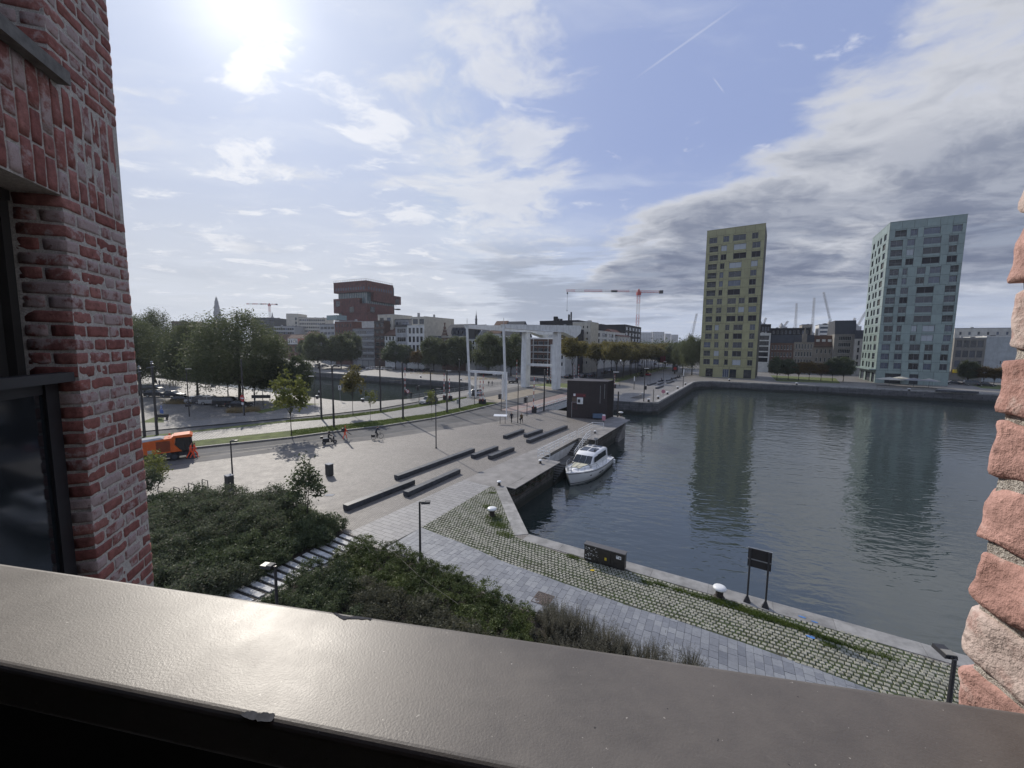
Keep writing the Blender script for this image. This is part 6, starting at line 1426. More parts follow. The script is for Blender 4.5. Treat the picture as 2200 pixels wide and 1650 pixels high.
for px_, yb, yt, r, l in LP:
    p = G(px_, yb); h = zat(px_, yt, p); root = thing('lamp_post', l, 'post', p, 0, 'slim posts around the docks')
    pale = px_ in (1403.2,); mb = MB(); mb.tube([(0, 0, 0), (0, 0, h)], r, 8, r1=r*.8); mb.build('post', M_r['stone'] if pale else M_pole, root)
    if px_ in (1331.5,): mb = MB(); mb.lathe((0, 0, h-.1), [(.05, 0), (.25, .2), (.25, .4), (.05, .6)], 10); mb.build('lamp_globe', M_lampw, root)
    elif px_ in (1315.6, 1383, 407, 677, 1425): mb = MB(); mb.box((.4 if px_ != 677 else -.5, 0, h-.02), (1.0, .22, .10)); mb.build('lamp_head', M_lampw if px_ != 407 else M_steel, root)
    elif px_ in (1467.5, 1362): mb = MB(); mb.lathe((0, 0, h*.62), [(r*1.15, 0), (r*1.3, .1), (r*1.3, h*.36)], 8); mb.build('white_top', M_white, root)
    if px_ == 407: mb = MB(); mb.b2(-.55, .45, -.06, -.02, zat(405, 874, p), zat(405, 869, p)); mb.build('sign_board', M_r['dark'], root)
p = G(1088, 901); mb = MB(); mb.tube([(0, 0, 0), (0, 0, zat(1088, 799, p))], .10, 8); o = mb.build('white_post', M_white); o.location = p; tag(o, 'slim white post at the kerb left of the dark walking person', 'post')
# ------------------------------------------------------------------ barriers and signals
def barrier(px_, yb, yt, label, lean=0.0, base=1.15, y0=None):
    p = G(px_, yb); h = zat(px_, yt, p); root = thing('road_barrier', label, 'barrier', p, RZQ, 'raised red and white bridge barriers')
    mb = MB(); mb.b2(-.38, .38, -.30, .30, 0, base); mb.b2(-.30, .30, -.24, .24, base, base+.08); mb.build('motor_box', M_r['dark'], root)
    n = 9; mbw = MB(); mbr = MB()
    for k in range(n):
        z0, z1 = base*.75+(h-base*.75)*k/n, base*.75+(h-base*.75)*(k+1)/n
        (mbr if k % 2 == 0 else mbw).bar((lean*(z0-base), -.36, z0), (lean*(z1-base), -.36, z1), .16, .09)
    mbw.build('boom', M_white, root); mbr.build('boom_band', mat('barrier_red', (.42, .10, .09), .5), root)
    mb = MB(); mb.lathe((.2, -.1, base+.08), [(.10, 0), (.10, .3), (.03, .42)], 8); mb.build('warning_lamp', M_white, root)
    return root
for a in ((872.5, 850, 789, 'raised barrier beside the round no-stopping sign by the left dock'), (956, 861, 802, 'raised barrier in the far grass strip, left one of a close pair'), (967.5, 862, 813, 'raised barrier in the far grass strip, right one of a close pair'), (1033, 869.5, 818, 'raised barrier in the near grass strip with crossed red lamps'), (1039.5, 870, 805, 'second raised barrier of the pair in the near grass strip'),
          (1147.5, 887, 810, 'raised red and white barrier at the near end of the white deck railing'), (1110.5, 820, 773, 'raised barrier left of the left bridge tower'), (1176.5, 824, 788, 'far raised barrier between the bridge towers'), (1183.5, 824, 791, 'far raised barrier just left of the right bridge tower'), (1234, 822, 785, 'raised barrier behind the cabin, left one'), (1243, 821, 783, 'raised barrier behind the cabin, right one'), (1320.5, 834, 804, 'white raised barrier on the far quay beside the jetty lamp pole')): barrier(*a, lean=.02)
def signal(px_, yb, yt, label, rz=0.0):
    p = G(px_, yb); h = zat(px_, yt, p); root = thing('traffic_light', label, 'traffic light', p, rz, 'black traffic lights at the bridge')
    mb = MB(); mb.tube([(0, 0, 0), (0, 0, h)], .06, 8); mb.build('post', M_pole, root)
    mb = MB(); mb.b2(-.42, -.10, -.14, .16, h-1.05, h-.05); hd = mb.build('signal_head', M_blk, root)
    mb = MB()
    for k in range(3): mb.xprism([(-.16, h-.38-.31*k), (.16, h-.38-.31*k), (.12, h-.14-.31*k), (-.12, h-.14-.31*k)], -.62, -.424)
    mb.build('visor', M_blk, hd); mb = MB(); mb.lathe((0, 0, h), [(.07, 0), (.08, .06), (.02, .14)], 6); mb.build('cap', M_lampw, root)
for a in ((900.5, 861, 829, 'traffic light in front of the left dock water'), (1019.5, 871.5, 838, 'traffic light in the near grass strip, back turned to the plaza'), (1076.8, 883, 846, 'traffic light at the road edge left of the white post'), (1132, 894, 853, 'traffic light at the plaza edge left of the red and white barrier')): signal(*a)
p = G(1383, 862.5); mb = MB(); mb.b2(.1, .5, -.2, .2, zat(1383, 837, p), zat(1383, 829, p)); o = mb.build('signal_head', M_blk); o.location = p; tag(o, 'black signal box hung on the far quay lamp pole', 'signal')
# ------------------------------------------------------------------ road signs
def pole(root, h, m=None, r=.035, x=0): mb = MB(); mb.tube([(x, 0, 0), (x, 0, h)], r, 6); return mb.build('post', m or M_steel, root)
p = G(524.5, 893); q = p-Vector((.05, .30, 0)); root = thing('no_entry_sign', 'round red no entry sign with a white bar, by the straw grass', 'road sign', q, -.45)
z = zat(526, 855, q); mb = MB(); mb.lathe((.2, -.03, z), [(.62, 0), (.62, .03)], 20, 'y'); mb.build('disc', M_red, root); mb = MB(); mb.b2(-.22, .62, -.05, -.035, z-.10, z+.10); mb.build('bar', M_white, root); pole(root, z+.5, x=.2); mb = MB(); mb.b2(-.1, .5, -.04, -.01, z-1.15, z-.75); mb.build('sub_plate', M_white, root)
p = G(876.5, 857); root = thing('no_stopping_sign', 'round red and white traffic sign beside the raised barrier', 'road sign', p, -.3); z = zat(876, 841, p)
mb = MB(); mb.lathe((0, -.03, z), [(.42, 0), (.42, .03)], 18, 'y'); mb.build('disc', M_red, root); mb = MB(); mb.lathe((0, -.045, z), [(.30, 0), (.30, .02)], 18, 'y'); mb.build('disc_centre', M_white, root); mb = MB(); mb.bar((-.25, -.06, z+.25), (.25, -.06, z-.25), .02, .07); mb.build('slash', M_red, root); pole(root, z+.4)
p = G(562, 876); root = thing('direction_board', 'long dark direction board turned away, on two posts under the willow', 'road sign', p, .12)
mb = MB(); z = zat(562, 852, p); mb.b2(-1.75, 1.75, -.04, .04, z-.32, z+.32); mb.build('board', M_blk, root)
for x_ in (-1.3, .3): pole(root, zat(562, 838, p), M_pole, .06, x_)
p = G(349, 897.5); root = thing('parking_sign', 'blue parking sign with a lower blue plate near the car park bench', 'road sign', p, -.5); pole(root, zat(349, 871, p)); z0, z1, z2 = zat(349, 888, p), zat(349, 879.3, p), zat(349, 871, p)
mb = MB(); mb.b2(-.30, .30, -.06, -.03, z1+.05, z2); mb.build('parking_plate', M_blue, root); mb = MB(); mb.b2(-.62, .62, -.06, -.03, z0, z1); mb.build('lower_plate', M_blue, root)
mb = MB(); zc = (z1+z2)/2; mb.b2(-.13, -.06, -.075, -.062, zc-.2, zc+.2); mb.b2(-.06, .10, -.075, -.062, zc+.13, zc+.2); mb.b2(-.06, .10, -.075, -.062, zc-.03, zc+.03); mb.b2(.08, .14, -.075, -.062, zc, zc+.17); mb.build('letter_p', M_white, root)
p = G(731, 861); root = thing('white_sign', 'white sign plate with a dark symbol on a thin post by the left dock', 'road sign', p, -.35); pole(root, zat(731, 828, p)); z0, z1 = zat(731, 838, p), zat(731, 828, p)
mb = MB(); mb.b2(-.42, .42, -.05, -.03, z0, z1); mb.build('plate', M_white, root); mb = MB(); mb.b2(-.12, .12, -.065, -.052, z0+.45, z1-.15); mb.b2(-.2, .2, -.065, -.052, z0+.15, z0+.25); mb.build('symbol', M_blk, root)
root = thing('lectern_board', 'white tilted information board on two dark legs at the plaza edge', 'information board', G(1079.5, 910), -.15)
mb = MB(); mb.box((-.35, 0, 1.35), (2.2, .75, .06), M=Matrix.Rotation(.28, 3, 'X')); mb.build('board', M_white, root)
for x_ in (-.4, .45): pole(root, 1.33, M_pole, .045, x_)
# info board with two posts, seen from behind
pL, pR = G(1604.7, 1293.8), G(1644, 1306); d = pR-pL; root = thing('harbour_board', 'dark harbour sign seen from behind on two posts by the quay edge', 'sign', pL, math.atan2(d.y, d.x)); Lb = d.length
zt_ = zat(1611, 1177, pL); zm, zb_ = zat(1609, 1200, pL), zat(1609, 1217, pL)
for x_ in (0, Lb):
    mb = MB(); mb.tube([(x_, 0, 0), (x_, 0, zt_)], .045, 8); mb.build('post', M_pole2, root); mb = MB(); mb.add([(x_-.17, -.12, .0), (x_+.17, -.12, 0), (x_+.17, .12, 0), (x_-.17, .12, 0), (x_-.045, -.04, .34), (x_+.045, -.04, .34), (x_+.045, .04, .34), (x_-.045, .04, .34)], [(0, 1, 5, 4), (1, 2, 6, 5), (2, 3, 7, 6), (3, 0, 4, 7), (4, 5, 6, 7)]); mb.build('foot', M_pole2, root)
M_bb = mat('board_back', (.016, .014, .015), .6)
mb = MB(); mb.b2(-.10, Lb+.12, .05, .085, zm+.02, zt_-.02); mb.build('upper_board', M_bb, root); mb = MB(); mb.b2(-.10, Lb+.12, .05, .085, zb_, zm-.04); mb.build('lower_board', M_bb, root)
mb = MB(); mb.b2(-.12, Lb+.14, .04, .09, zm-.035, zm+.015); mb.b2(-.12, Lb+.14, .04, .09, zt_-.02, zt_+.01); mb.build('rail', M_steel, root)
# utility cabinet
cL, cR = G(1254.7, 1203.5), G(1341, 1229); d = cR-cL; Lc = d.length; ch = zat(1254.7, 1167.5, cL)
M_cabm = mat('cabinet_metal', (.030, .027, .024), .45, var=.15)
root = thing('utility_cabinet', 'dark brown metal utility cabinet covered in white stickers at the quay edge', 'cabinet', cL, math.atan2(d.y, d.x))
mb = MB(); mb.b2(.03, Lc-.03, .03, .36, 0, .10); mb.b2(0, Lc, 0, .40, .10, ch-.06); mb.build('body', M_cabm, root); mb = MB(); mb.b2(-.03, Lc+.03, -.03, .43, ch-.057, ch); mb.build('lid', mat('cabinet_lid', (.10, .095, .09), .4), root)
for k in range(3): mb = MB(); mb.b2(Lc*k/3+.02, Lc*(k+1)/3-.02, -.022, -.002, .14, ch-.10); mb.build('door', M_cabm, root)
mb = MB(); r_ = random.Random(4)
for k in range(46):
    x_, z_ = r_.uniform(.06, Lc*.36), r_.choice((r_.uniform(ch*.35, ch*.88), r_.uniform(ch*.25, ch*.9))); s_ = r_.uniform(.010, .034)
    mb.box((x_, -.025-.0005*k*.1, z_), (s_*1.6, .002, s_*1.1), M=Matrix.Rotation(r_.uniform(-.5, .5), 3, 'Y'))
for x_ in (.10, .26, .34, .39): mb.box((x_+.02, -.026, ch*.2), (.07, .002, .04))
mb.build('sticker', M_white, root); mb = MB(); mb.b2(Lc*.52, Lc*.57, -.028, -.023, ch*.36, ch*.52); mb.build('warning_sticker', M_yel, root); mb = MB(); mb.b2(Lc*.80, Lc*.92, -.028, -.023, ch*.64, ch*.82); mb.build('label_plate', M_white, root); mb = MB(); mb.b2(Lc*.875, Lc*.90, -.031, -.029, ch*.68, ch*.76); mb.b2(Lc*.81, Lc*.85, -.031, -.029, ch*.76, ch*.79); mb.build('label_print', M_blk, root)
# ------------------------------------------------------------------ bollards
M_cast = mat('cast_iron', (.035, .028, .024), .7, var=.3, vscale=9)
def bollard(px_, yb, label, s=1.0, kind=0, z=.02):
    p = G(px_, yb); root = thing('bollard', label, 'bollard', (p.x, p.y, z), 0, 'white topped mooring bollards'); root.scale = (s, s, s)
    mb = MB(); mb.lathe((0, 0, 0), [(.30, 0), (.27, .05), (.20, .08), (.185, .40), (.24, .50)], 14); mb.build('shaft', M_cast, root, smooth=False)
    prof = [(.20, .44), (.335, .49), (.345, .555), (.30, .62), (.15, .655), (.01, .66)] if kind == 0 else [(.18, .44), (.30, .47), (.29, .58), (.1, .62), (.01, .62)]
    mb = MB(); mb.lathe((0, 0, 0), prof, 18); mb.build('cap', M_white, root, smooth=True)
BO = [(1545, 1284, 'white capped bollard in the grass by the quay edge, left of the dark two-post sign', .95), (1057, 1109, 'mushroom bollard standing in the grass patch of the setts', 1.05), (1072.4, 1042.5, 'small bollard at the angled corner of the coping', .62), (1160.8, 995.5, 'small bollard on the jetty edge below the long white railing', .62), (1278.3, 931, 'small white bollard beside the stair railing', .6), (1333.8, 894, 'big mushroom bollard on the tip of the jetty', 1.25),
      (1393.5, 863.5, 'bollard at the corner of the far quay next to the lamp pole', 1.15), (1414, 857, 'bollard on the far quay, second along the edge from the corner', 1.15), (1434, 847.6, 'bollard on the far quay beside the pink lifebuoy stand', 1.15), (1456, 835.7, 'bollard on the far quay, fourth along the edge from the corner', 1.15), (1472.7, 827, 'bollard on the far quay beside the white beacon post', 1.1), (1566.7, 818.6, 'bollard on the dock edge in front of the green tower', 1.2), (1711.5, 827, 'bollard on the dock edge in front of the lawn', 1.2), (1953, 840, 'bollard on the dock edge in front of the cafe parasols', 1.2),
      (779, 862.7, 'white bollard on the left dock edge, behind a young tree', 1.1), (681, 856, 'white bollard on the left dock edge where a person in white stands', 1.1), (904, 811.5, 'bollard on the far side of the left dock', 1.2), (990.6, 817.5, 'bollard on the far side of the left dock near the white portal', 1.2)]
for px_, yb, l, s in BO: bollard(px_, yb, l, s)
# ------------------------------------------------------------------ small plaza things
def pillar(px_, yb, yt, label, w_=.6):
    p = G(px_, yb); h = zat(px_, yt, p); root = thing('litter_bin', label, 'bin', p, -.55); mb = MB(); mb.b2(-w_/2, w_/2, -.25, .25, .06, h-.06); mb.b2(-w_/2+.05, w_/2-.05, -.2, .2, 0, .06); mb.build('body', mat('bin_grey', (.04, .042, .042), .5, var=.15), root); mb = MB(); mb.b2(-w_/2-.02, w_/2+.02, -.27, .27, h-.057, h); mb.build('lid', M_r['lgrey'], root); mb = MB(); mb.b2(-w_*.3, w_*.3, -.256, -.251, h-.35, h-.18); mb.build('slot', M_blk, root)
pillar(708, 1022, 996, 'dark grey upright litter bin alone on the plaza beside the small tree'); pillar(493.5, 1050, 1020, 'dark litter bin half hidden by grey shrubs at the foot of a lamp')
for k, (x0, x1, yb, yt) in enumerate(((435, 447, 1046, 1029), (405.5, 418, 1054, 1037), (374, 386, 1062, 1045.5), (342, 352, 1070, 1054))):
    p, q = G(x0, yb), G(x1, yb+3.5); h = zat(x0, yt, p); d = q-p
    mb = MB(); mb.tube([(0, 0, 0), (0, 0, h-.08), (d.x*.06, d.y*.06, h), (d.x*.94, d.y*.94, h), (d.x, d.y, h-.08), (d.x, d.y, 0)], .035, 6); o = mb.build('bike_stand', M_pole2); o.location = p
    tag(o, ('bike hoop nearest the lamp post above the shrubs', 'bike hoop second from the lamp post', 'bike hoop third from the lamp post', 'bike hoop closest to the brick wing')[k], 'bike stand', 'bike stands behind the shrub bed')
mc = G(1166.5, 1287.6); ring = thing('manhole_cover', 'ornate square manhole cover with a round rosette set in the slab path', 'manhole cover', (mc.x, mc.y, .03), ang_s)
M_iron = mat('rusty_iron', (.13, .10, .085), .6, metal=.3, var=.25, vscale=12)
mb = MB(); mb.b2(-.46, .46, -.46, .46, -.012, .004); mb.build('frame', mat('iron_ground', (.07, .06, .055), .8), ring)
mb = MB()
for k in range(24): a = math.pi*k/12; mb.bar((.41*math.cos(a), .41*math.sin(a), .01), (.41*math.cos(a+.27), .41*math.sin(a+.27), .01), .03, .014)
for k in range(24): a = math.pi*k/12; mb.bar((.20*math.cos(a), .20*math.sin(a), .01), (.20*math.cos(a+.27), .20*math.sin(a+.27), .01), .022, .014)
for k in range(8): a = math.pi*k/4; mb.bar((.06*math.cos(a), .06*math.sin(a), .011), (.39*math.cos(a), .39*math.sin(a), .011), .045, .014); a += math.pi/8; mb.bar((.22*math.cos(a), .22*math.sin(a), .012), (.37*math.cos(a-.25), .37*math.sin(a-.25), .012), .03, .014); mb.bar((.22*math.cos(a), .22*math.sin(a), .012), (.37*math.cos(a+.25), .37*math.sin(a+.25), .012), .03, .014)
for s_ in (-1, 1): mb.b2(-.46, .46, s_*.45-.015, s_*.45+.015, .004, .016); mb.b2(s_*.45-.015, s_*.45+.015, -.43, .43, .004, .0155)
mb.build('rosette', M_iron, ring)
p = G(708, 1064); o = MB().b2(-.35, .35, -.22, .22, 0, .025).build('cover_plate', M_r['lgrey']); o.location = p; tag(o, 'small pale metal cover plate in the plaza cobbles', 'cover plate')
M_bpaint = mat('blue_marking', (.07, .19, .45), .7, var=.3, vscale=9)
for (px_, py_, w_, h_, l) in ((1742, 1370.5, .40, .20, 'bright blue paint mark on the setts near the lower quay edge'), (1724, 1327, .38, .13, 'faint blue paint smear on the quay coping, right of the two-post sign'), (1750, 1337.5, .3, .12, 'second faint blue paint smear on the coping')):
    p = G(px_, py_); mb = MB(); r_ = random.Random(int(px_)); n = 14; pts = [(w_*.5*math.cos(2*math.pi*k/n)*r_.uniform(.7, 1.1), h_*.5*math.sin(2*math.pi*k/n)*r_.uniform(.7, 1.1)) for k in range(n)]
    mb.prism(pts, 0.0, .004); o = mb.build('paint_mark', M_bpaint); o.location = (p.x, p.y, .047 if py_ > 1350 else .034); o.rotation_euler = (0, 0, RZQ); tag(o, l, 'paint mark')
o = MB().prism([(.22*math.cos(a), .16*math.sin(a)) for a in (0, .8, 1.7, 2.6, 3.4, 4.4, 5.4)], 0, .02).build('leaf_litter', M_yel); p = G(1272.5, 1227); o.location = (p.x, p.y, .04); o.scale = (.6, .5, 1); tag(o, 'small yellow scrap lying on the setts by the utility cabinet', 'litter')
# far quay odds
p = G(1380.5, 853.5); root = thing('white_column', 'short white column beside the sloping ramp wall on the far quay', 'column', p, 0); mb = MB(); mb.lathe((0, 0, 0), [(.45, 0), (.45, zat(1380.5, 844.5, p)), (.3, zat(1380.5, 844.5, p)+.1)], 12); mb.build('body', M_r['lgrey'], root)
p = G(1366, 855.5); o = MB().yprism([(-1.8, 0), (1.4, 0), (1.4, 1.0)], -.15, .15).build('ramp_wall', M_conc); o.location = p; tag(o, 'low triangular concrete ramp wall on the far quay', 'wall')
p = G(1424.5, 856); root = thing('lifebuoy_stand', 'pink lifebuoy on a thin stand at the far quay edge', 'lifebuoy', p, -.6); pole(root, 1.3); mb = MB(); mb.lathe((0, -.06, 1.75), [(.25, 0), (.48, .02), (.48, .12), (.25, .14)], 14, 'y'); mb.build('ring', M_pinkb, root)
p = G(1449.5, 803); root = thing('advert_box', 'dark advertising box with a red panel beyond the far benches', 'sign', p, -.5); mb = MB(); mb.b2(-1.2, 1.2, -.2, .2, 1.0, 4.0); mb.b2(-.3, .3, -.1, .1, 0, 1.0); mb.build('box', M_blk, root); mb = MB(); mb.lathe((.1, -.24, 2.5), [(.75, 0), (.75, .03)], 14, 'y'); mb.build('red_disc', M_red, root)
p = G(1379.5, 809.5); root = thing('advert_box', 'black upright advertising panel at the end of the grass verge', 'sign', p, -.5); mb = MB(); mb.b2(-.8, .8, -.15, .15, .3, 3.1); mb.b2(-.6, .6, -.1, .1, 0, .3); mb.build('box', M_blk, root); mb = MB(); mb.b2(-.7, .7, -.17, -.152, .5, 2.9); mb.build('panel', M_glassd, root)
for k, px_ in enumerate((1417.5, 1421.5, 1425.5)):
    p = G(px_, 797); root = thing('red_banner', ('red banner on a pole under the far trees, left of three', 'red banner on a pole under the far trees, middle of three', 'red banner on a pole under the far trees, right of three')[k], 'flag', p, -.5, 'red banners'); h = zat(px_, 764, p); pole(root, h, M_pole, .05); mb = MB(); mb.b2(.06, .62, -.02, .02, h-3.4, h-.2); mb.build('cloth', mat('banner_red', (.24, .025, .045), .7), root)
railing('bridge_railing', 'white handrail beside the road behind the cabin', [ab(-33.5, 93.5), ab(-33.5, 108)], h=1.1, step=2.5, nr=2)
railing('railing', 'dark low rail on the left quay under the willows', [G(430, 838), G(464.5, 841)], h=1.0, step=2.2, nr=1, m=M_pole, r=.04)
railing('railing', 'dark rail with thin bars far back between the trees at the left', [G(343, 827), G(365, 829.5), G(382, 831)], h=1.1, step=2, nr=2, m=M_pole, mesh=.5)
p = G(458, 831); root = thing('litter_bin', 'pale grey litter column on the left quay beside the low dark rail', 'bin', p, 0); mb = MB(); mb.b2(-.5, .5, -.3, .3, .05, 1.4); mb.b2(-.4, .4, -.2, .2, 0, .05); mb.build('body', M_r['lgrey'], root); mb = MB(); mb.b2(-.52, .52, -.32, .32, 1.4, 1.5); mb.build('lid', M_white, root)
root = thing('park_bench', 'dark wooden park bench beside the blue parking sign', 'bench', G(348, 902), .15); mb = MB(); mb.b2(-.9, .9, -.2, .2, .42, .48); mb.build('seat', M_pole, root); mb = MB(); mb.b2(-.9, .9, .2, .26, .48, .9); mb.build('backrest', M_pole, root)
for x_ in (-.75, .75): mb = MB(); mb.b2(x_-.04, x_+.04, -.18, .22, 0, .42); mb.build('leg', M_pole, root)
# cafe terrace at the turquoise tower
for k, (px_, yb, s, l) in enumerate(((1910, 829, 1.25, 'widest pale parasol of the cafe terrace at the foot of the turquoise tower'), (1962, 831, 1.0, 'grey parasol in the middle of the cafe terrace'), (1995, 833, .9, 'dark grey parasol at the right end of the cafe terrace'), (1935, 826, .9, 'pale parasol half hidden behind the cafe terrace'))):
    p = G(px_, yb); root = thing('parasol', l, 'parasol', p, .3*k, 'cafe parasols'); mb = MB(); mb.tube([(0, 0, 0), (0, 0, 2.9)], .05, 6); mb.build('pole', M_pole, root); mb = MB(); n = 8
    ring_ = [(3.1*s*math.cos(2*math.pi*j/n), 3.1*s*math.sin(2*math.pi*j/n), 2.3) for j in range(n)]; mb.add([(0, 0, 3.1)]+ring_+[(0, 0, 2.95)]+[(x*.99, y*.99, z-.06) for x, y, z in ring_], [(0, 1+j, 1+(j+1) % n) for j in range(n)]+[(n+1, n+2+(j+1) % n, n+2+j) for j in range(n)]+[(1+j, n+2+j, n+2+(j+1) % n, 1+(j+1) % n) for j in range(n)]); mb.build('canopy', M_r['cream'] if k in (0, 3) else M_r['grey'], root)
for k, (px_, yb, L_) in enumerate(((1905, 833, 5), (1935, 834, 5), (1965, 837, 6), (1990, 838, 5), (2055, 843, 9))):
    p = G(px_, yb); root = thing('planter', ('low planter at the left end of the cafe terrace', 'low planter second from the left on the cafe terrace', 'low planter in the middle of the cafe terrace front', 'low planter at the right end of the cafe terrace', 'long low stone seat right of the cafe terrace')[k], 'planter', p, RZQ-.03, 'low blocks by the cafe terrace'); mb = MB(); mb.b2(-L_/2, L_/2, -.4, .4, 0, .6); mb.build('block', M_r['conc'] if k < 4 else M_bench, root)
    mb = MB(); mb.b2(-L_/2+.1, L_/2-.1, -.3, .3, .6, .68); mb.build('top', M_r['lgrey'] if k > 3 else M_soil, root)
# ------------------------------------------------------------------ cars
def pillow(mb, prof, ys, fs):
    cx = sum(p[0] for p in prof)/len(prof); cz = sum(p[1] for p in prof)/len(prof); n = len(prof)
    vs = [(cx+(p[0]-cx)*f, y, cz+(p[1]-cz)*f) for y, f in zip(ys, fs) for p in prof]; k = len(ys)
    mb.add(vs, [(i*n+j, (i+1)*n+j, (i+1)*n+(j+1) % n, i*n+(j+1) % n) for i in range(k-1) for j in range(n)]+[tuple(range(n)), tuple((k-1)*n+j for j in reversed(range(n)))])
CARP = {'hatch': dict(L=4.1, h=1.48, cab=(-1.95, -1.55, .25, .98)), 'suv': dict(L=4.75, h=1.72, cab=(-2.25, -1.75, .35, 1.05)), 'sedan': dict(L=4.7, h=1.45, cab=(-1.75, -1.0, .25, 1.05)), 'van': dict(L=4.9, h=1.95, cab=(-2.40, -2.25, .95, 1.55))}
CARM = {}
def car(name, label, p, rz, kind, paint, group=None):
    c = CARP[kind]; L_ = c['L']; h = c['h']; hb_ = h*.60; root = thing(name, label, 'car', p, rz, group); ky = (kind, paint.name)
    if ky not in CARM:
        x = L_/2; mb = MB(); pillow(mb, [(-x+.05, .28), (-x, .55), (-x+.04, hb_), (c['cab'][0], hb_+.06), (c['cab'][3]+.1, hb_+.04), (x-.35, hb_-.13), (x-.02, .62), (x, .34), (x-.08, .24)], (-.88, -.80, .80, .88), (.955, 1, 1, .955)); a = mb.mesh('body', paint)
        x0, x1, x2, x3 = c['cab']; mb = MB(); w0, w1 = .80, .62
        mb.add([(x0, -w0, hb_), (x3, -w0, hb_), (x3, w0, hb_), (x0, w0, hb_), (x1, -w1, h-.05), (x2, -w1, h-.05), (x2, w1, h-.05), (x1, w1, h-.05)], [(0, 1, 5, 4), (1, 2, 6, 5), (2, 3, 7, 6), (3, 0, 4, 7), (4, 5, 6, 7)]); g = mb.mesh('windows', M_glassd)
        mb = MB(); pillow(mb, [(x1-.03, h-.06), (x1+.1, h), (x2-.15, h), (x2+.03, h-.06)], (-w1-.02, -w1+.1, w1-.1, w1+.02), (.96, 1, 1, .96))
        for sg in (-1, 1):
            for xa, xb in ((x0+.02, x1), ((x0+x3)/2-.1, (x1+x2)/2-.05), (x3-.05, x2)): mb.bar((xa, sg*(w0+.008), hb_), (xb, sg*(w1+.008), h-.05), .07, .03)
        r_ = mb.mesh('roof', paint)
        mb = MB(); mb.lathe((0, 0, 0), [(.20, -.11), (.32, -.10), (.335, -.04), (.335, .04), (.32, .10), (.20, .11)], 14, 'y'); wh = mb.mesh('wheel', M_tyre)
        mb = MB(); mb.lathe((0, 0, 0), [(.205, -.115), (.205, .115)], 10, 'y'); rm = mb.mesh('rim', M_rim)
        mb = MB(); mb.b2(-.06, .03, -.18, .18, -.08, .08); hl = mb.mesh('headlight', M_lampw); mb = MB(); mb.b2(-.02, .05, -.14, .14, -.1, .1); tl = mb.mesh('tail_light', M_redl)
        mb = MB(); mb.b2(-.02, .02, -.26, .26, -.055, .055); pl_ = mb.mesh('number_plate', M_white)
        CARM[ky] = (a, g, r_, wh, rm, hl, tl, pl_)
    a, g, r_, wh, rm, hl, tl, pl_ = CARM[ky]
    obj('body', a, root); obj('windows', g, root); obj('roof', r_, root)
    for sx_ in (-.30, .31):
        for sy_ in (-1, 1): w_ = obj('wheel', wh, root, loc=(L_*sx_, sy_*.80, .335)); obj('rim', rm, w_)
    for sy_ in (-1, 1): obj('headlight', hl, root, loc=(L_/2-.06, sy_*.58, .64)); obj('tail_light', tl, root, loc=(-L_/2-.01, sy_*.62, .80))
    obj('number_plate', pl_, root, loc=(L_/2+.0, 0, .45)); return root
def paint(n, c, m=0.0): return mat('car_'+n, c, .28, metal=m, coat=.6, var=.05)
PK, PS, PW, PB, PR, PG_ = paint('black', (.010, .011, .013)), paint('silver', (.40, .41, .42), .5), paint('white', (.70, .70, .69)), paint('navy', (.012, .018, .032)), paint('red', (.25, .015, .02)), paint('grey', (.10, .105, .11), .3)
def cp_(px, py): return G(px, py)
gk = 'cars parked on the left quay under the willows'
for px_, py_, rz, kind, pt, lab in ((424, 866, .25, 'hatch', PS, 'pale silver hatchback, first of the row behind the small lamp post'), (444, 866.5, .22, 'suv', PG_, 'dark grey car between two silver cars under the willow'), (458, 868.5, .2, 'suv', PS, 'silver four wheel drive with black roof under the willow'), (489, 873, .16, 'van', PK, 'black van parked in front of the biggest willow'), (516, 875.5, .14, 'sedan', PK, 'black saloon at the right end of the row, beside the no entry sign'),
                                     (338, 852.5, .15, 'suv', PK, 'dark estate car in the back row beside the tram pole'), (372, 852.5, .12, 'sedan', PB, 'long dark blue saloon in the back row behind the straw grass'), (327, 842, .2, 'van', PK, 'black car deep in shade close to the brick wing'), (395, 864.5, .3, 'hatch', PK, 'small black car beyond the straw grass bed')): car('parked_car', lab, cp_(px_, py_), rz, kind, pt, gk)
car('moving_car', 'dark green grey car with a bright windscreen driving along the dock road', G(921, 868), math.atan2(-E2.y, -E2.x)+.12, 'suv', PG_)
pc = car('moving_car', 'white patrol style car with blue stripe coming off the bridge', G(1021, 848.5), math.atan2(-E2.y, -E2.x)-.05, 'hatch', PW)
for sg in (-1, 1): mb = MB(); mb.b2(-1.6, 1.5, -.012+sg*.886, .012+sg*.886, .55, .72); mb.build('side_stripe', M_blue, pc)
gq = 'cars parked across the left dock'; ang_q = RZQ+1.15
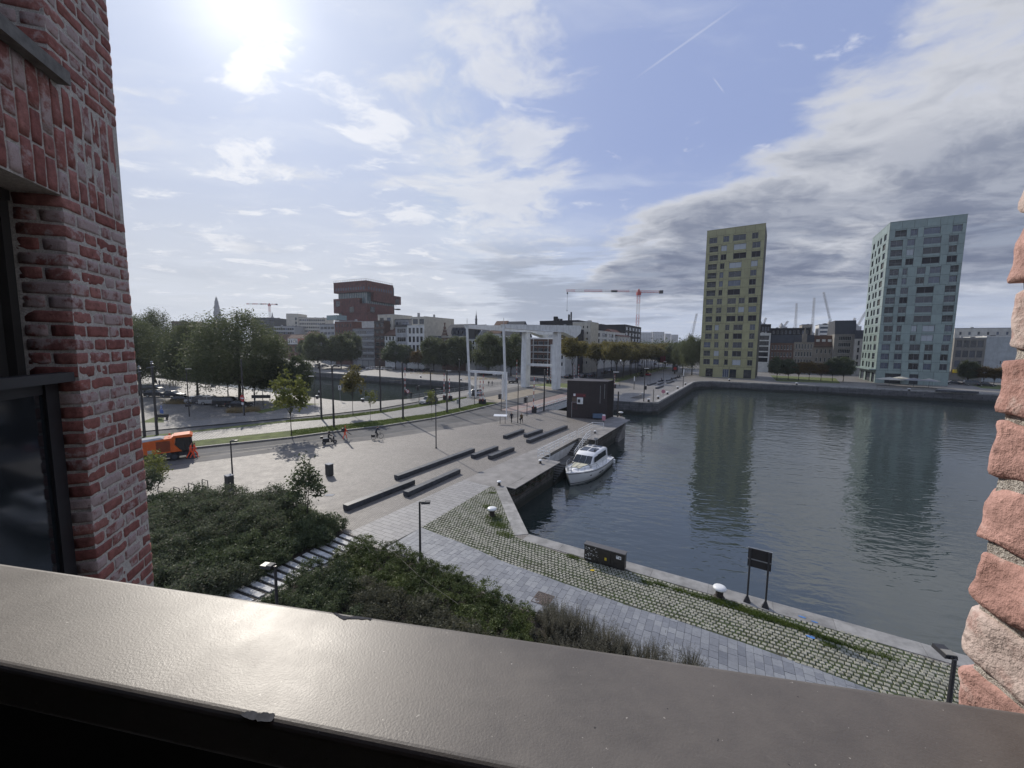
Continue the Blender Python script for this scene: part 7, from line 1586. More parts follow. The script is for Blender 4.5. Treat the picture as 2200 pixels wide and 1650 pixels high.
for k, (px_, py_, kind, pt, lab) in enumerate(((660, 788.5, 'suv', PK, 'dark car under the far left trees, farthest left of the dock row'), (684, 788, 'hatch', PS, 'silver car between tree trunks across the left dock'), (698, 788.5, 'hatch', PS, 'second silver car between tree trunks across the left dock'), (721, 789, 'sedan', PS, 'car with a bright windscreen right of the silver pair'), (762, 791.5, 'van', PK, 'black people carrier in front of the grey garages'), (779, 792, 'sedan', PK, 'black saloon right of the people carrier'), (795, 793, 'hatch', PW, 'white car, first of the bright group before the white house'), (805, 793.5, 'hatch', PW, 'white car, second of the bright group before the white house'), (815, 794, 'hatch', PS, 'silver car in the middle of the bright group'), (826, 794.5, 'hatch', PW, 'white car near the right end of the bright group'), (838, 795, 'suv', PS, 'silver car at the right end of the bright group'),
        (880, 797.5, 'sedan', PK, 'black car under the autumn tree across the dock'), (899, 798.5, 'sedan', PB, 'dark saloon with glinting glass beside the dry flower bed'), (920, 799.5, 'suv', PK, 'dark car left of the gabled house trees'), (1040, 806, 'suv', PK, 'dark car behind the white portal'), (1053, 806.5, 'suv', PK, 'dark car right of another behind the white portal'), (1069, 807.5, 'hatch', PW, 'white hatchback behind the white portal post'))): car('parked_car', lab, G(px_, py_), ang_q, kind, pt, gq)
ga = 'cars along the plane tree avenue'
for px_, py_, kind, pt, lab in ((1221, 812, 'sedan', PK, 'black car just right of the bridge tower'), (1253, 811, 'hatch', PG_, 'grey green car under the first plane tree'), (1272, 810, 'suv', PB, 'dark blue car second under the plane trees'), (1298, 802.5, 'hatch', PB, 'blue car in the avenue, third under the plane trees'), (1311, 800, 'sedan', PB, 'dark blue saloon at the end of the parked avenue cars'), (1375, 787, 'sedan', PB, 'dark car far down the avenue'), (1393, 807.5, 'hatch', PR, 'small dark red car at the end of the grass verge'), (1408, 784, 'suv', PK, 'dark car beside the red banners')): car('parked_car', lab, G(px_, py_), math.atan2(E2.y, E2.x), kind, pt, ga)
for px_, py_, rz, kind, pt, lab in ((2050, 826, RZQ, 'sedan', PB, 'dark car in front of the concrete warehouse'), (2090, 828.5, RZQ, 'van', PG_, 'grey van among the trees by the warehouse'), (2118, 830, RZQ, 'sedan', PK, 'black car near the pale blank shed')): car('parked_car', lab, G(px_, py_), rz, kind, pt, 'cars near the warehouse')
# ------------------------------------------------------------------ orange street sweeper
rdir = (B0[3]-B0[1]).normalized(); swp = G(374, 985.5); sw = thing('street_sweeper', 'orange street sweeper truck with glazed cab standing at the kerb', 'street sweeper', swp, math.atan2(rdir.y, rdir.x)+.03)
mb = MB(); mb.yprism([(-3.3, .95), (-3.35, 1.6), (-3.0, 2.25), (-.05, 2.5), (-.05, .95)], -.95, .95); mb.build('hopper', M_orange, sw)
mb = MB(); mb.b2(-3.4, -.2, -.9, .9, .38, .94); mb.b2(-.2, 1.75, -.7, .7, .40, .80); mb.build('chassis', M_r['slate'], sw)
mb = MB()
for k in range(11): mb.b2(-1.35, -.20, -.985, -.955, 1.12+.105*k, 1.17+.105*k)
mb.build('vent_slat', M_blk, sw)
mb = MB(); mb.add([(-3.0, -.85, 2.27), (-.7, -.85, 2.50), (-.7, .85, 2.50), (-3.0, .85, 2.27), (-2.5, -.6, 2.52), (-1.0, -.6, 2.62), (-1.0, .6, 2.62), (-2.5, .6, 2.52)], [(0, 1, 5, 4), (1, 2, 6, 5), (2, 3, 7, 6), (3, 0, 4, 7), (4, 5, 6, 7)]); mb.build('lid', M_r['lgrey'], sw)
mb = MB(); mb.yprism([(-.04, .95), (-.04, 2.62), (.35, 2.62), (.25, 2.35), (.15, 1.75), (.75, .95)], -.93, .93); mb.yprism([(.0, 2.50), (.1, 2.72), (1.5, 2.78), (1.75, 2.6), (1.72, 2.44)], -.95, .95); cb_ = mb.build('cab_shell', M_orange, sw)
mb = MB(); mb.yprism([(.28, 2.42), (.2, 1.75), (.78, .98), (1.55, .82), (1.74, 1.5), (1.66, 2.44)], -.88, .88); mb.build('cab_glass', M_glassd, cb_)
mb = MB()
for sg in (-1, 1): mb.bar((1.70, sg*.9, .85), (1.62, sg*.9, 2.48), .09); mb.bar((1.0, sg*.91, .9), (1.0, sg*.91, 2.45), .05)
mb.build('cab_pillar', M_blk, cb_)
for x_ in (-2.5, .1):
    for sg in (-1, 1): mb = MB(); mb.lathe((x_, sg*.80, .42), [(.25, -.14), (.40, -.12), (.42, 0), (.40, .12), (.25, .14)], 14, 'y'); w_ = mb.build('wheel', M_tyre, sw); mb = MB(); mb.lathe((x_, sg*.80, .42), [(.24, -.145), (.24, .145)], 10, 'y'); mb.build('rim', M_r['slate'], w_)
mb = MB(); mb.lathe((1.55, -.75, .05), [(.55, 0), (.42, .14), (.15, .35), (.1, .7)], 14); mb.lathe((1.55, .75, .05), [(.55, 0), (.42, .14), (.15, .35), (.1, .7)], 14); mb.build('brush', M_blk, sw)
mb = MB(); mb.lathe((-.25, .3, 2.64), [(.10, 0), (.10, .16), (.03, .22)], 8); mb.build('beacon', M_orange, sw); mb = MB(); mb.b2(-2.05, -1.7, -.98, -.955, 1.0, 1.4); mb.build('side_plate', M_r['lgrey'], sw)
mb = MB(); mb.b2(-3.6, -3.36, -.8, .8, 2.0, 2.25); mb.b2(-3.4, -2.9, -.8, .8, 2.26, 2.4); mb.build('rear_hood', M_white, sw)
# ------------------------------------------------------------------ people: one continuous skinned body, clothes by region
def person(label, p, rz, top, legs, pose='walk', hair=None, h=1.75, flip=1, z=0.02, extra_=None, sleeves=None, group=None):
    s = h/1.75; J = {}; R = {}
    def j(n, x, y, zz, r): J[n] = Vector((x*s, y*s, zz*s)); R[n] = r*s
    sw_ = .28 if pose == 'walk' else .04
    lean = {'walk': .05, 'stand': .0, 'ride': .22, 'sit': -.05, 'scoot': .08}[pose]
    hip = {'ride': 1.02, 'sit': .56, 'scoot': .82}.get(pose, .93)
    j('pel', 0, 0, hip, .125); j('spine', lean*.5, 0, hip+.24, .13); j('chest', lean, 0, hip+.44, .145); j('neck', lean*1.15, 0, hip+.57, .058); j('head', lean*1.3+.03, 0, hip+.70, .095); j('crown', lean*1.3+.02, 0, hip+.79, .075)
    for sd, nm in ((1, 'l'), (-1, 'r')):
        st = sw_*sd*flip
        j('sh'+nm, lean, .185*sd, hip+.48, .062)
        if pose in ('ride', 'scoot'): j('el'+nm, lean+.20, .24*sd, hip+.28, .045); j('ha'+nm, lean+.42, .22*sd, hip+.20, .038)
        elif pose == 'sit': j('el'+nm, .10, .24*sd, hip+.26, .045); j('ha'+nm, .32, .14*sd, hip+.14, .038)
        else: j('el'+nm, lean-st*.45, .25*sd, hip+.20, .045); j('ha'+nm, lean-st*.55+.06, .26*sd, hip-.05, .038)
        j('hp'+nm, 0, .095*sd, hip-.06, .098)
        if pose == 'sit': j('kn'+nm, .42, .12*sd, .50, .068); j('an'+nm, .44, .12*sd, .09, .048); j('to'+nm, .60, .13*sd, .04, .042)
        elif pose == 'scoot': j('kn'+nm, .36, .15*sd, .72, .068); j('an'+nm, .30, .15*sd, .34, .048); j('to'+nm, .44, .16*sd, .30, .042)
        elif pose == 'ride':
            up = .16 if sd*flip > 0 else 0.0; j('kn'+nm, .26, .12*sd, .68+up*.6, .066); j('an'+nm, .10+up*.4, .12*sd, .26+up, .046); j('to'+nm, .26+up*.4, .13*sd, .22+up, .042)
        else: j('kn'+nm, st*.75+.05, .10*sd, .50, .066); j('an'+nm, st*1.15-.04, .10*sd, .09+(.05 if st < -.1 else 0), .046); j('to'+nm, st*1.15+.13, .11*sd, .04, .042)
    E_ = [('pel', 'spine'), ('spine', 'chest'), ('chest', 'neck'), ('neck', 'head'), ('head', 'crown')]
    for nm in 'lr': E_ += [('chest', 'sh'+nm), ('sh'+nm, 'el'+nm), ('el'+nm, 'ha'+nm), ('pel', 'hp'+nm), ('hp'+nm, 'kn'+nm), ('kn'+nm, 'an'+nm), ('an'+nm, 'to'+nm)]
    names = list(J); me = bpy.data.meshes.new('tmp'); me.from_pydata([J[n] for n in names], [(names.index(a), names.index(b)) for a, b in E_], [])
    t = bpy.data.objects.new('tmp', me); S.collection.objects.link(t); t.modifiers.new('s', 'SKIN'); sv = me.skin_vertices[0].data
    for i, n in enumerate(names): sv[i].radius = (R[n], R[n]); sv[i].use_root = (n == 'pel')
    ss = t.modifiers.new('u', 'SUBSURF'); ss.levels = 1; ss.render_levels = 1
    bpy.context.view_layer.update(); dg = bpy.context.evaluated_depsgraph_get(); m2 = bpy.data.meshes.new_from_object(t.evaluated_get(dg)); bpy.data.objects.remove(t); bpy.data.meshes.remove(me)
    m2.name = 'body'; m2.materials.clear()
    for m_ in (top, legs, M_skin, hair or M_hair, M_dark, sleeves or top): m2.materials.append(m_)
    reg = {'pel': 1, 'spine': 0, 'chest': 0, 'neck': 2, 'head': 2, 'crown': 3}
    for nm in 'lr': reg.update({'sh'+nm: 0, 'el'+nm: 5, 'ha'+nm: 2, 'hp'+nm: 1, 'kn'+nm: 1, 'an'+nm: 1, 'to'+nm: 4})
    vi = []
    for f in m2.polygons:
        c = f.center; b = min(names, key=lambda n: (J[n]-c).length/(R[n]+.06)); k = reg[b]
        if k == 2 and b == 'head' and (c.x-J['head'].x) < -.02*s: k = 3
        vi.append(k)
    m2.polygons.foreach_set('material_index', vi); m2.polygons.foreach_set('use_smooth', [True]*len(vi)); m2.update()
    root = thing('person', label, 'person', (p[0], p[1], p[2]+z), rz, group); obj('body', m2, root)
    hd = J['head']; mb = MB()
    for sg in (-1, 1): mb.lathe((hd.x+.082*s, sg*.032*s, hd.z+.02*s), [(.002, -.01), (.011, 0), (.002, .012)], 6)
    mb.build('eye', M_dark, root)
    mb = MB(); mb.add([(hd.x+.085*s, -.014, hd.z-.02), (hd.x+.085*s, .014, hd.z-.02), (hd.x+.115*s, 0, hd.z-.02), (hd.x+.085*s, 0, hd.z+.03)], [(0, 1, 2), (0, 2, 3), (2, 1, 3), (1, 0, 3)]); mb.build('nose', M_skin, root)
    return root, J
rz_r = math.atan2(rdir.y, rdir.x)
def jacket_stripes(root, J, z0): 
    mb = MB(); c = J['spine']; mb.lathe((c.x, 0, c.z-.02), [(.165, 0), (.17, .05)], 10); mb.build('reflective_band', M_r['lgrey'], root)
r, J = person('walking worker in orange hi-vis suit, nearer one of the pair in front of the sweeper', G(418, 984.5), rz_r, M_hivis, M_hivis, h=1.82); jacket_stripes(r, J, 0)
r, J = person('walking worker in orange hi-vis suit, half hidden behind his colleague at the sweeper', G(410.5, 985.5), rz_r+.1, M_hivis, M_hivis, h=1.8, flip=-1); jacket_stripes(r, J, 0)
r, J = person('worker in orange hi-vis clothes with a dark backpack blower on the road', G(741, 943.5), rz_r+.3, M_hivis, M_hivis, 'walk', h=1.76)
mb = MB(); c = J['chest']; mb.b2(c.x-.42, c.x-.13, -.2, .2, c.z-.32, c.z+.16); mb.build('backpack', M_blk, r); mb = MB(); mb.tube([J['har']+Vector((0, 0, .02)), J['har']+Vector((.5, -.05, -.35))], .05, 6); mb.build('blower_tube', M_blk, r); mb = MB(); c = J['crown']; mb.lathe((c.x, 0, c.z-.02), [(.10, 0), (.09, .06), (.02, .1)], 8); mb.build('cap', M_hivis, r)
person('walking person in dark clothes at the kerb by the slim white post', G(1099, 908.5), -2.0, M_navy, M_dark, h=1.78)
r, J = person('walking person in an olive brown top carrying a dark bag', G(1120.5, 910.5), -1.9, M_brown, M_dark, h=1.76, flip=-1); mb = MB(); c = J['har']; mb.b2(c.x-.18, c.x+.18, c.y-.07, c.y+.07, c.z-.32, c.z-.02); mb.build('bag', M_dark, r)
person('dark dressed person leaning by the white bar railing beside the left dock', G(883, 857.5), 1.2, M_dark, M_navy, h=1.75)
person('person in a white top sitting near the bollard of the left dock', G(685.5, 852), 1.0, M_white, M_navy, 'stand', h=1.7)
for k, (px_, py_, tp, po, l) in enumerate(((1050, 830, M_dark, 'walk', 'dark pedestrian on the bridge footpath behind the patrol car, left of a pair'), (1057.5, 830, M_grey, 'walk', 'grey clad pedestrian on the bridge footpath, right of a pair'), (1085, 825, M_dark, 'stand', 'dark figure waiting by the white hanger post'), (1093, 824, M_navy, 'stand', 'navy clad figure right of the white hanger post'), (1155, 822.5, M_dark, 'walk', 'dark person striding across between the bridge towers'), (1369.5, 812, M_dark, 'walk', 'dark walker beside the black advertising panel'), (1374, 810, M_navy, 'walk', 'second walker beside the black advertising panel'), (1411.5, 800, M_dark, 'stand', 'distant dark person before the red banners'), (1455.5, 799, M_dark, 'stand', 'distant person standing right of the red disc sign'), (337, 829, M_dark, 'stand', 'dark person far back between the tree trunks at the left'), (343, 829, M_grey, 'stand', 'grey person far back between the tree trunks at the left'))): person(l, G(px_, py_), 1.0+k*.7, tp, M_dark, po, h=1.74)
for k, (px_, py_, l) in enumerate(((1421.5, 819.5, 'person in dark clothes lounging on the low far quay bench'), (1442, 817.5, 'person sitting with bent back on the short far bench'), (1451, 817, 'person in dark clothes sitting at the water side of the far benches'), (1455.5, 812.5, 'seated person, left of the group on the farthest bench'), (1459, 811.5, 'seated person, right of the group on the farthest bench'))): person(l, G(px_, py_), -1.2+.4*k, M_dark, M_navy, 'sit', z=.0)
# scooter and rider
sp = G(708, 954); root = thing('motor_scooter', 'black motor scooter with a dark rider on the road', 'scooter', sp, rz_r-.05)
for x_ in (-.62, .66):
    mb = MB(); mb.lathe((x_, 0, .25), [(.15, -.06), (.24, -.05), (.25, 0), (.24, .05), (.15, .06)], 14, 'y'); w_ = mb.build('wheel', M_tyre, root); mb = MB(); mb.lathe((x_, 0, .25), [(.14, -.065), (.14, .065)], 8, 'y'); mb.build('rim', M_rim, w_)
mb = MB(); mb.yprism([(-.85, .50), (-.75, .78), (-.05, .72), (.0, .36), (.30, .34), (.36, .28), (-.5, .26)], -.16, .16); mb.yprism([(.30, .30), (.40, .28), (.60, .95), (.50, 1.0)], -.19, .19); mb.build('body', M_blk, root)
mb = MB(); mb.b2(-.72, -.02, -.14, .14, .76, .84); mb.build('seat', M_r['lgrey'], root); mb = MB(); mb.b2(-1.05, -.75, -.17, .17, .84, 1.12); mb.build('top_box', M_blk, root)
mb = MB(); mb.bar((.66, 0, .25), (.50, 0, 1.0), .06); mb.tube([(.44, -.34, 1.08), (.52, 0, 1.02), (.44, .34, 1.08)], .022, 6); mb.tube([(.5, .25, 1.05), (.45, .3, 1.3)], .012, 4); mb.build('handlebar', M_blk, root); mb = MB(); mb.lathe((.60, 0, .78), [(.02, -.05), (.07, 0), (.02, .05)], 8); mb.build('headlight', M_lampw, root)
r, J = person('scooter rider all in black with a dark helmet', sp+Vector((-.12*math.cos(rz_r), -.12*math.sin(rz_r), 0)), rz_r-.05, M_dark, M_dark, 'scoot', z=.03); mb = MB(); c = J['head']; mb.lathe((c.x, 0, c.z-.08), [(.10, 0), (.14, .06), (.145, .14), (.10, .23), (.02, .26)], 12); mb.build('helmet', M_blk, r)
# bicycle and rider
bp = G(811, 943.5); rzb = rz_r+.12; root = thing('bicycle', 'dark bicycle with rear panniers ridden along the plaza edge', 'bicycle', bp, rzb)
for x_ in (-.53, .53):
    mb = MB(); n = 20; mb.tube([(x_+.335*math.cos(2*math.pi*k/n), 0, .36+.335*math.sin(2*math.pi*k/n)) for k in range(n+1)], .026, 6, cap=False); w_ = mb.build('wheel', M_tyre, root); mb = MB()
    for k in range(6): a = math.pi*k/6; mb.bar((x_-.32*math.cos(a), 0, .36-.32*math.sin(a)), (x_+.32*math.cos(a), 0, .36+.32*math.sin(a)), .006)
    mb.build('spokes', M_rim, w_)
mb = MB()
for a, b in (((-.53, 0, .36), (-.08, 0, .30)), ((-.08, 0, .30), (-.22, 0, .86)), ((-.08, 0, .30), (.38, 0, .80)), ((-.20, 0, .80), (.36, 0, .88)), ((-.53, 0, .36), (-.20, 0, .80)), ((.53, 0, .36), (.36, 0, .98))): mb.tube([a, b], .022, 6)
mb.build('frame', M_blk, root); mb = MB(); mb.tube([(.22, -.30, 1.10), (.38, -.1, 1.06), (.38, .1, 1.06), (.22, .30, 1.10)], .016, 6); mb.tube([(.36, 0, .95), (.38, 0, 1.06)], .016, 6); mb.build('handlebar', M_blk, root)
mb = MB(); mb.yprism([(-.36, .90), (-.34, .95), (-.12, .93), (-.1, .90)], -.08, .08); mb.build('saddle', M_blk, root)
for sg in (-1, 1): mb = MB(); mb.b2(-.80, -.42, -.06+sg*.15, .06+sg*.15, .40, .72); mb.build('pannier', M_blk, root)
r, J = person('cyclist in dark jacket riding along the plaza edge', bp+Vector((-.22*math.cos(rzb), -.22*math.sin(rzb), 0)), rzb, M_navy, M_dark, 'ride', z=.0)
for k, (px_, py_, l) in enumerate(((1107, 823, 'dark parked motorcycle left of the bridge tower'), (1098, 823.5, 'dark parked motorcycle beside the figures at the hanger post'))):
    root = thing('motorcycle', l, 'motorcycle', G(px_, py_), .2+.3*k)
    for x_ in (-.7, .7): mb = MB(); mb.lathe((x_, 0, .32), [(.2, -.07), (.32, 0), (.2, .07)], 12, 'y'); mb.build('wheel', M_tyre, root)
    mb = MB(); mb.yprism([(-.9, .75), (-.2, .85), (.4, .95), (.6, .8), (.2, .3), (-.4, .3)], -.16, .16); mb.tube([(.7, 0, .32), (.5, 0, 1.0), (.35, .35, 1.05)], .03, 5); mb.build('body', M_blk, root)
# ------------------------------------------------------------------ vegetation
def leafmesh(name, pts, size, m, up=0.35, asp=0.5, rng=RNG, szvar=0.35):
    n = len(pts); P_ = np.asarray(pts, dtype=np.float32)
    a = rng.normal(size=(n, 3)); a[:, 2] *= 0.7; a /= np.linalg.norm(a, axis=1)[:, None]+1e-9
    b = rng.normal(size=(n, 3)); b -= (b*a).sum(1)[:, None]*a; b /= np.linalg.norm(b, axis=1)[:, None]+1e-9
    s = size*(1+szvar*rng.normal(size=(n, 1))).clip(.4, 2)
    V = np.stack([P_-a*s, P_-b*s*asp, P_+a*s, P_+b*s*asp], 1).reshape(-1, 3).astype(np.float32)
    me = bpy.data.meshes.new(name); me.vertices.add(4*n); me.vertices.foreach_set('co', V.ravel())
    me.loops.add(4*n); me.loops.foreach_set('vertex_index', np.arange(4*n, dtype=np.int32))
    me.polygons.add(n); me.polygons.foreach_set('loop_start', np.arange(0, 4*n, 4, dtype=np.int32))
    me.materials.append(m); me.update(calc_edges=True); me.validate(); return me
def clumps(n, rx, ry, rz, cz, rc, per, rng, inner=.35, flat=0.0, strand=0.0):
    out = []
    for i in range(n):
        d = rng.normal(size=3); d /= np.linalg.norm(d); rad = inner+(1-inner)*rng.random()**.5
        if d[2] < -.55: d[2] *= .6
        c = d*rad*np.array([rx, ry, rz])+np.array([0, 0, cz]); r = rc*(.6+.8*rng.random())
        p = rng.normal(size=(per, 3))*r*np.array([.55, .55, .42])
        if strand: p[:, 2] -= np.abs(rng.normal(size=per))*strand*r; p[:, :2] += d[:2]*np.abs(rng.normal(size=(per, 1)))*r*.3
        out.append(p+c)
    return np.concatenate(out)
def branches(mb, h0, h1, rx, n, r0, seed):
    r_ = random.Random(seed); mb.tube([(0, 0, -.15), (r_.uniform(-.1, .1), r_.uniform(-.1, .1), h0*.5), (r_.uniform(-.15, .15), r_.uniform(-.15, .15), h0), (r_.uniform(-.4, .4), r_.uniform(-.4, .4), h1)], r0, 8, r1=r0*.25)
    for i in range(n):
        a = 2*math.pi*i/n+r_.random(); z0 = h0*(.8+.5*r_.random()); e = rx*(.5+.4*r_.random()); z1 = z0+(h1-z0)*(.35+.6*r_.random())
        mb.tube([(0, 0, z0), (e*.4*math.cos(a), e*.4*math.sin(a), z0+(z1-z0)*.6), (e*math.cos(a), e*math.sin(a), z1)], r0*.45, 5, r1=r0*.1)
TREE = {}
def treeproto(key, H_, rx, cz, rz, n, rc, per, leaf, m, trunk_r, h0, strand=0., inner=.35, asp=.5, variants=2):
    TREE[key] = []
    for v in range(variants):
        rng = np.random.default_rng(hash(key) % 9999 if False else sum(map(ord, key))+v*7)
        mb = MB(); branches(mb, h0, cz+rz*.55, rx, 7, trunk_r, v+3)
        TREE[key].append((mb.mesh('trunk', M_bark), leafmesh('crown', clumps(n, rx, rx, rz, cz, rc, per, rng, inner, strand=strand), leaf, m, asp=asp, rng=rng), H_))
treeproto('willow', 15, 6.2, 9.0, 6.0, 200, 1.2, 230, .18, ML_willow, .32, 3.0, strand=1.2, inner=.5, asp=.28, variants=3)
treeproto('darktree', 11, 4.3, 6.2, 4.7, 105, .95, 160, .19, ML_dark, .2, 2.4, variants=2)
treeproto('broad', 13, 4.3, 7.0, 5.8, 140, 1.0, 180, .19, ML_willow, .24, 1.9, strand=.5, inner=.5, variants=3)
treeproto('plane', 13, 4.9, 9.8, 3.3, 120, 1.1, 160, .20, ML_plane, .2, 5.2, variants=3)
treeproto('autumn', 9, 3.3, 5.6, 3.0, 70, .9, 90, .22, ML_autumn, .15, 2.2, variants=2)
treeproto('young', 8.0, 2.3, 5.1, 2.7, 60, .55, 36, .19, ML_young, .08, 2.3, inner=.2, variants=1)
treeproto('youngbrown', 6.5, 1.7, 4.4, 2.3, 48, .5, 34, .17, ML_plane, .06, 2.2, inner=.2, variants=1)
treeproto('sapling', 4.6, .9, 3.2, 1.1, 22, .35, 18, .12, ML_young, .03, 1.8, inner=.2, variants=1)
NT = {}
def tree(kind, p, H_, label, group=None, name=None, wide=1.0, rz=None):
    ps_ = TREE[kind]; k = NT.get(kind, 0); NT[kind] = k+1; tm, cm, H0 = ps_[k % len(ps_)]
    root = thing(name or {'willow': 'willow_tree', 'plane': 'plane_tree', 'autumn': 'autumn_tree', 'young': 'young_tree', 'youngbrown': 'young_tree', 'sapling': 'sapling'}.get(kind, 'broadleaf_tree'), label, 'tree', (p[0], p[1], p[2] if len(p) > 2 else 0), (k*2.4) if rz is None else rz, group)
    s = H_/H0; root.scale = (s*wide, s*wide, s); obj('trunk', tm, root); obj('crown', cm, root); return root
def treepx(kind, px, yb, yt, label, wide=1.0, group=None):
    p = G(px, yb); return tree(kind, p, zat(px, yt, p), label, group, wide=wide)
for a in (('willow', 517, 866, 668, 'biggest willow tree with a full drooping crown at the middle of the left quay', 1.08), ('willow', 424.5, 853, 685, 'tall willow tree with a bare lower trunk, left of the biggest one', .80), ('willow', 301, 850, 684, 'willow tree whose crown is cut by the brick wing', .78), ('willow', 333, 822, 666, 'darker willow rising behind the tree at the brick wing', .72), ('darktree', 594, 862, 770, 'dark tree leaning over the water right of the biggest willow', .85), ('darktree', 643, 866, 766, 'smaller dark tree on the left dock edge, behind the yellow green young tree', .72), ('darktree', 490, 850, 760, 'dark tree half hidden under the biggest willow', .8), ('darktree', 548, 858, 765, 'dark tree behind the direction board', .75),
          ('young', 626.7, 937, 795, 'yellow green young tree in the near grass strip', .85), ('youngbrown', 758.8, 894, 789, 'slim young tree with brownish leaves in the far grass strip', .85), ('sapling', 796.5, 905, 832, 'thin sapling with a stake guard in the near grass strip', .9), ('sapling', 927.5, 904, 832, 'thin sapling with a stake guard near the dark car', .8)): treepx(a[0], a[1], a[2], a[3], a[4], a[5])
for k, px_ in enumerate((366, 372.5, 377.5)): treepx('broad', px_, 828+k*.4, 742, ('slender trunked tree far back at the left, first of three', 'slender trunked tree far back at the left, middle of three', 'slender trunked tree far back at the left, last of three')[k], .5, 'slender trees behind the car park')
gq2 = 'trees along the far side of the left dock'
for a in (('broad', 684, 792, 710, 'round tree across the left dock in front of the cream terraces', .95), ('darktree', 663, 788, 728, 'dark tree across the left dock, farthest left of the row', .9), ('darktree', 712, 790, 738, 'low dark tree in front of the banded block across the dock', .8), ('broad', 733, 793, 714, 'pale green tree before the red brick office block', .9), ('broad', 755, 789, 707, 'taller darker tree before the grey balcony block', .75), ('darktree', 850, 794, 734, 'dark spreading tree before the white house across the dock', 1.1), ('darktree', 873, 795, 742, 'dark tree right of the spreading one across the dock', .9), ('autumn', 899, 797, 752, 'small brown autumn tree across the dock', 1.0), ('broad', 932, 798, 720, 'broad tree before the low slate house', .95), ('broad', 957, 799, 727, 'broad tree between the gabled house and its neighbour tree', .85), ('broad', 985, 800, 717, 'broad dark tree before the gabled house', .95), ('broad', 1050, 806, 711, 'big yellowish tree seen through the white portal', .95), ('broad', 1098, 808, 712, 'big dark tree left of the left bridge tower', .92)): treepx(*a, group=gq2)
kk = 0
for b in range(0, 11):
    for a_, nm in ((-41.5, 'water side'), (-51, 'house side')):
        bb_ = 150+b*11+(4 if a_ < -50 else 0); q = ab(a_+rr.uniform(-.6, .6), bb_+rr.uniform(-1, 1))
        tree('plane', q, 13.4+rr.uniform(-.7, .9), 'browning plane tree, avenue row %s, %s' % (('nearer the water', 'nearer the houses')[a_ < -45], ('close to the bridge', 'middle stretch', 'far stretch')[min(2, b//4)]), 'plane trees along the avenue', wide=rr.uniform(.95, 1.1))
treepx('plane', 1229, 819, 725, 'first greener plane tree right of the bridge tower', .85)
for a in (('willow', 1486, 806, 719, 'dark full tree just left of the green tower', .75), ('willow', 1466, 801, 731, 'darker tree second left of the green tower', .75), ('broad', 1447, 795, 733, 'green tree behind the red disc sign', 1.0), ('broad', 1428, 791, 735, 'green tree behind the red banners', 1.0)): treepx(*a)
for k, (px_, yb, yt, kind, l) in enumerate(((1669, 816, 768, 'darktree', 'dark round tree on the lawn, nearest the green tower'), (1693, 816.5, 771, 'darktree', 'second dark round tree on the lawn from the green tower'), (1715, 817, 775, 'autumn', 'brownish tree on the lawn, first of three brown ones'), (1738, 817.5, 776, 'autumn', 'brownish tree in the middle of the lawn'), (1763, 818, 778, 'autumn', 'brownish tree on the lawn, last of three brown ones'), (1788, 819, 770, 'darktree', 'dark tree on the lawn near the grey building'), (1811, 820, 767, 'darktree', 'dark tree at the turquoise tower end of the lawn'))): treepx(kind, px_, yb, yt, l, 1.0 if kind == 'autumn' else .9, 'trees on the lawn between the towers')
for a in (('broad', 2078, 824, 772, 'olive green tree in front of the concrete warehouse', .9), ('autumn', 2112, 826, 787, 'brown small tree right of the olive green one', 1.0), ('autumn', 2135, 827, 789, 'brown small tree closest to the pale shed', 1.0), ('autumn', 2152, 828, 788, 'brown small tree beside the brick jamb edge', 1.0)): treepx(*a)
sheet('lawn', P((1655, 806.5), (1795, 812.5), (1806, 823.5), (1669, 819)), .012, M_lawn); sheet('lawn', P((2075, 824), (2165, 828), (2165, 838), (2110, 834)), .012, M_lawn)
sheet('lawn', [ab(-38.5, 128), ab(-44, 128), ab(-44.5, 265), ab(-38.5, 265)], .012, M_lawn); sheet('lawn', [ab(-44.9, 113), ab(-59.5, 113), ab(-57, 126), ab(-46, 126)], .012, M_lawn)
sheet('lawn', P((340, 893), (352, 892), (352, 908), (300, 908)), .013, M_lawn); sheet('lawn', P((585, 858), (652, 866), (690, 868), (645, 872), (600, 866)), .013, M_lawn); sheet('lawn', P((545, 884), (600, 873), (625, 868), (618, 876), (560, 888)), .013, M_lawn)
# distant woods along the horizon
pts = np.concatenate([RNG.normal(size=(1500, 3))*np.array([9, 5, 4.2])+np.array([atY(px_, 740, 420+30*math.sin(px_))[0], 420+30*math.sin(px_), 6+3*RNG.random()]) for px_ in list(range(1380, 1520, 9))+list(range(300, 640, 30))])
pts[:, 2] = np.abs(pts[:, 2]); obj('treeline', leafmesh('treeline', pts, .8, ML_dark), kind='stuff')
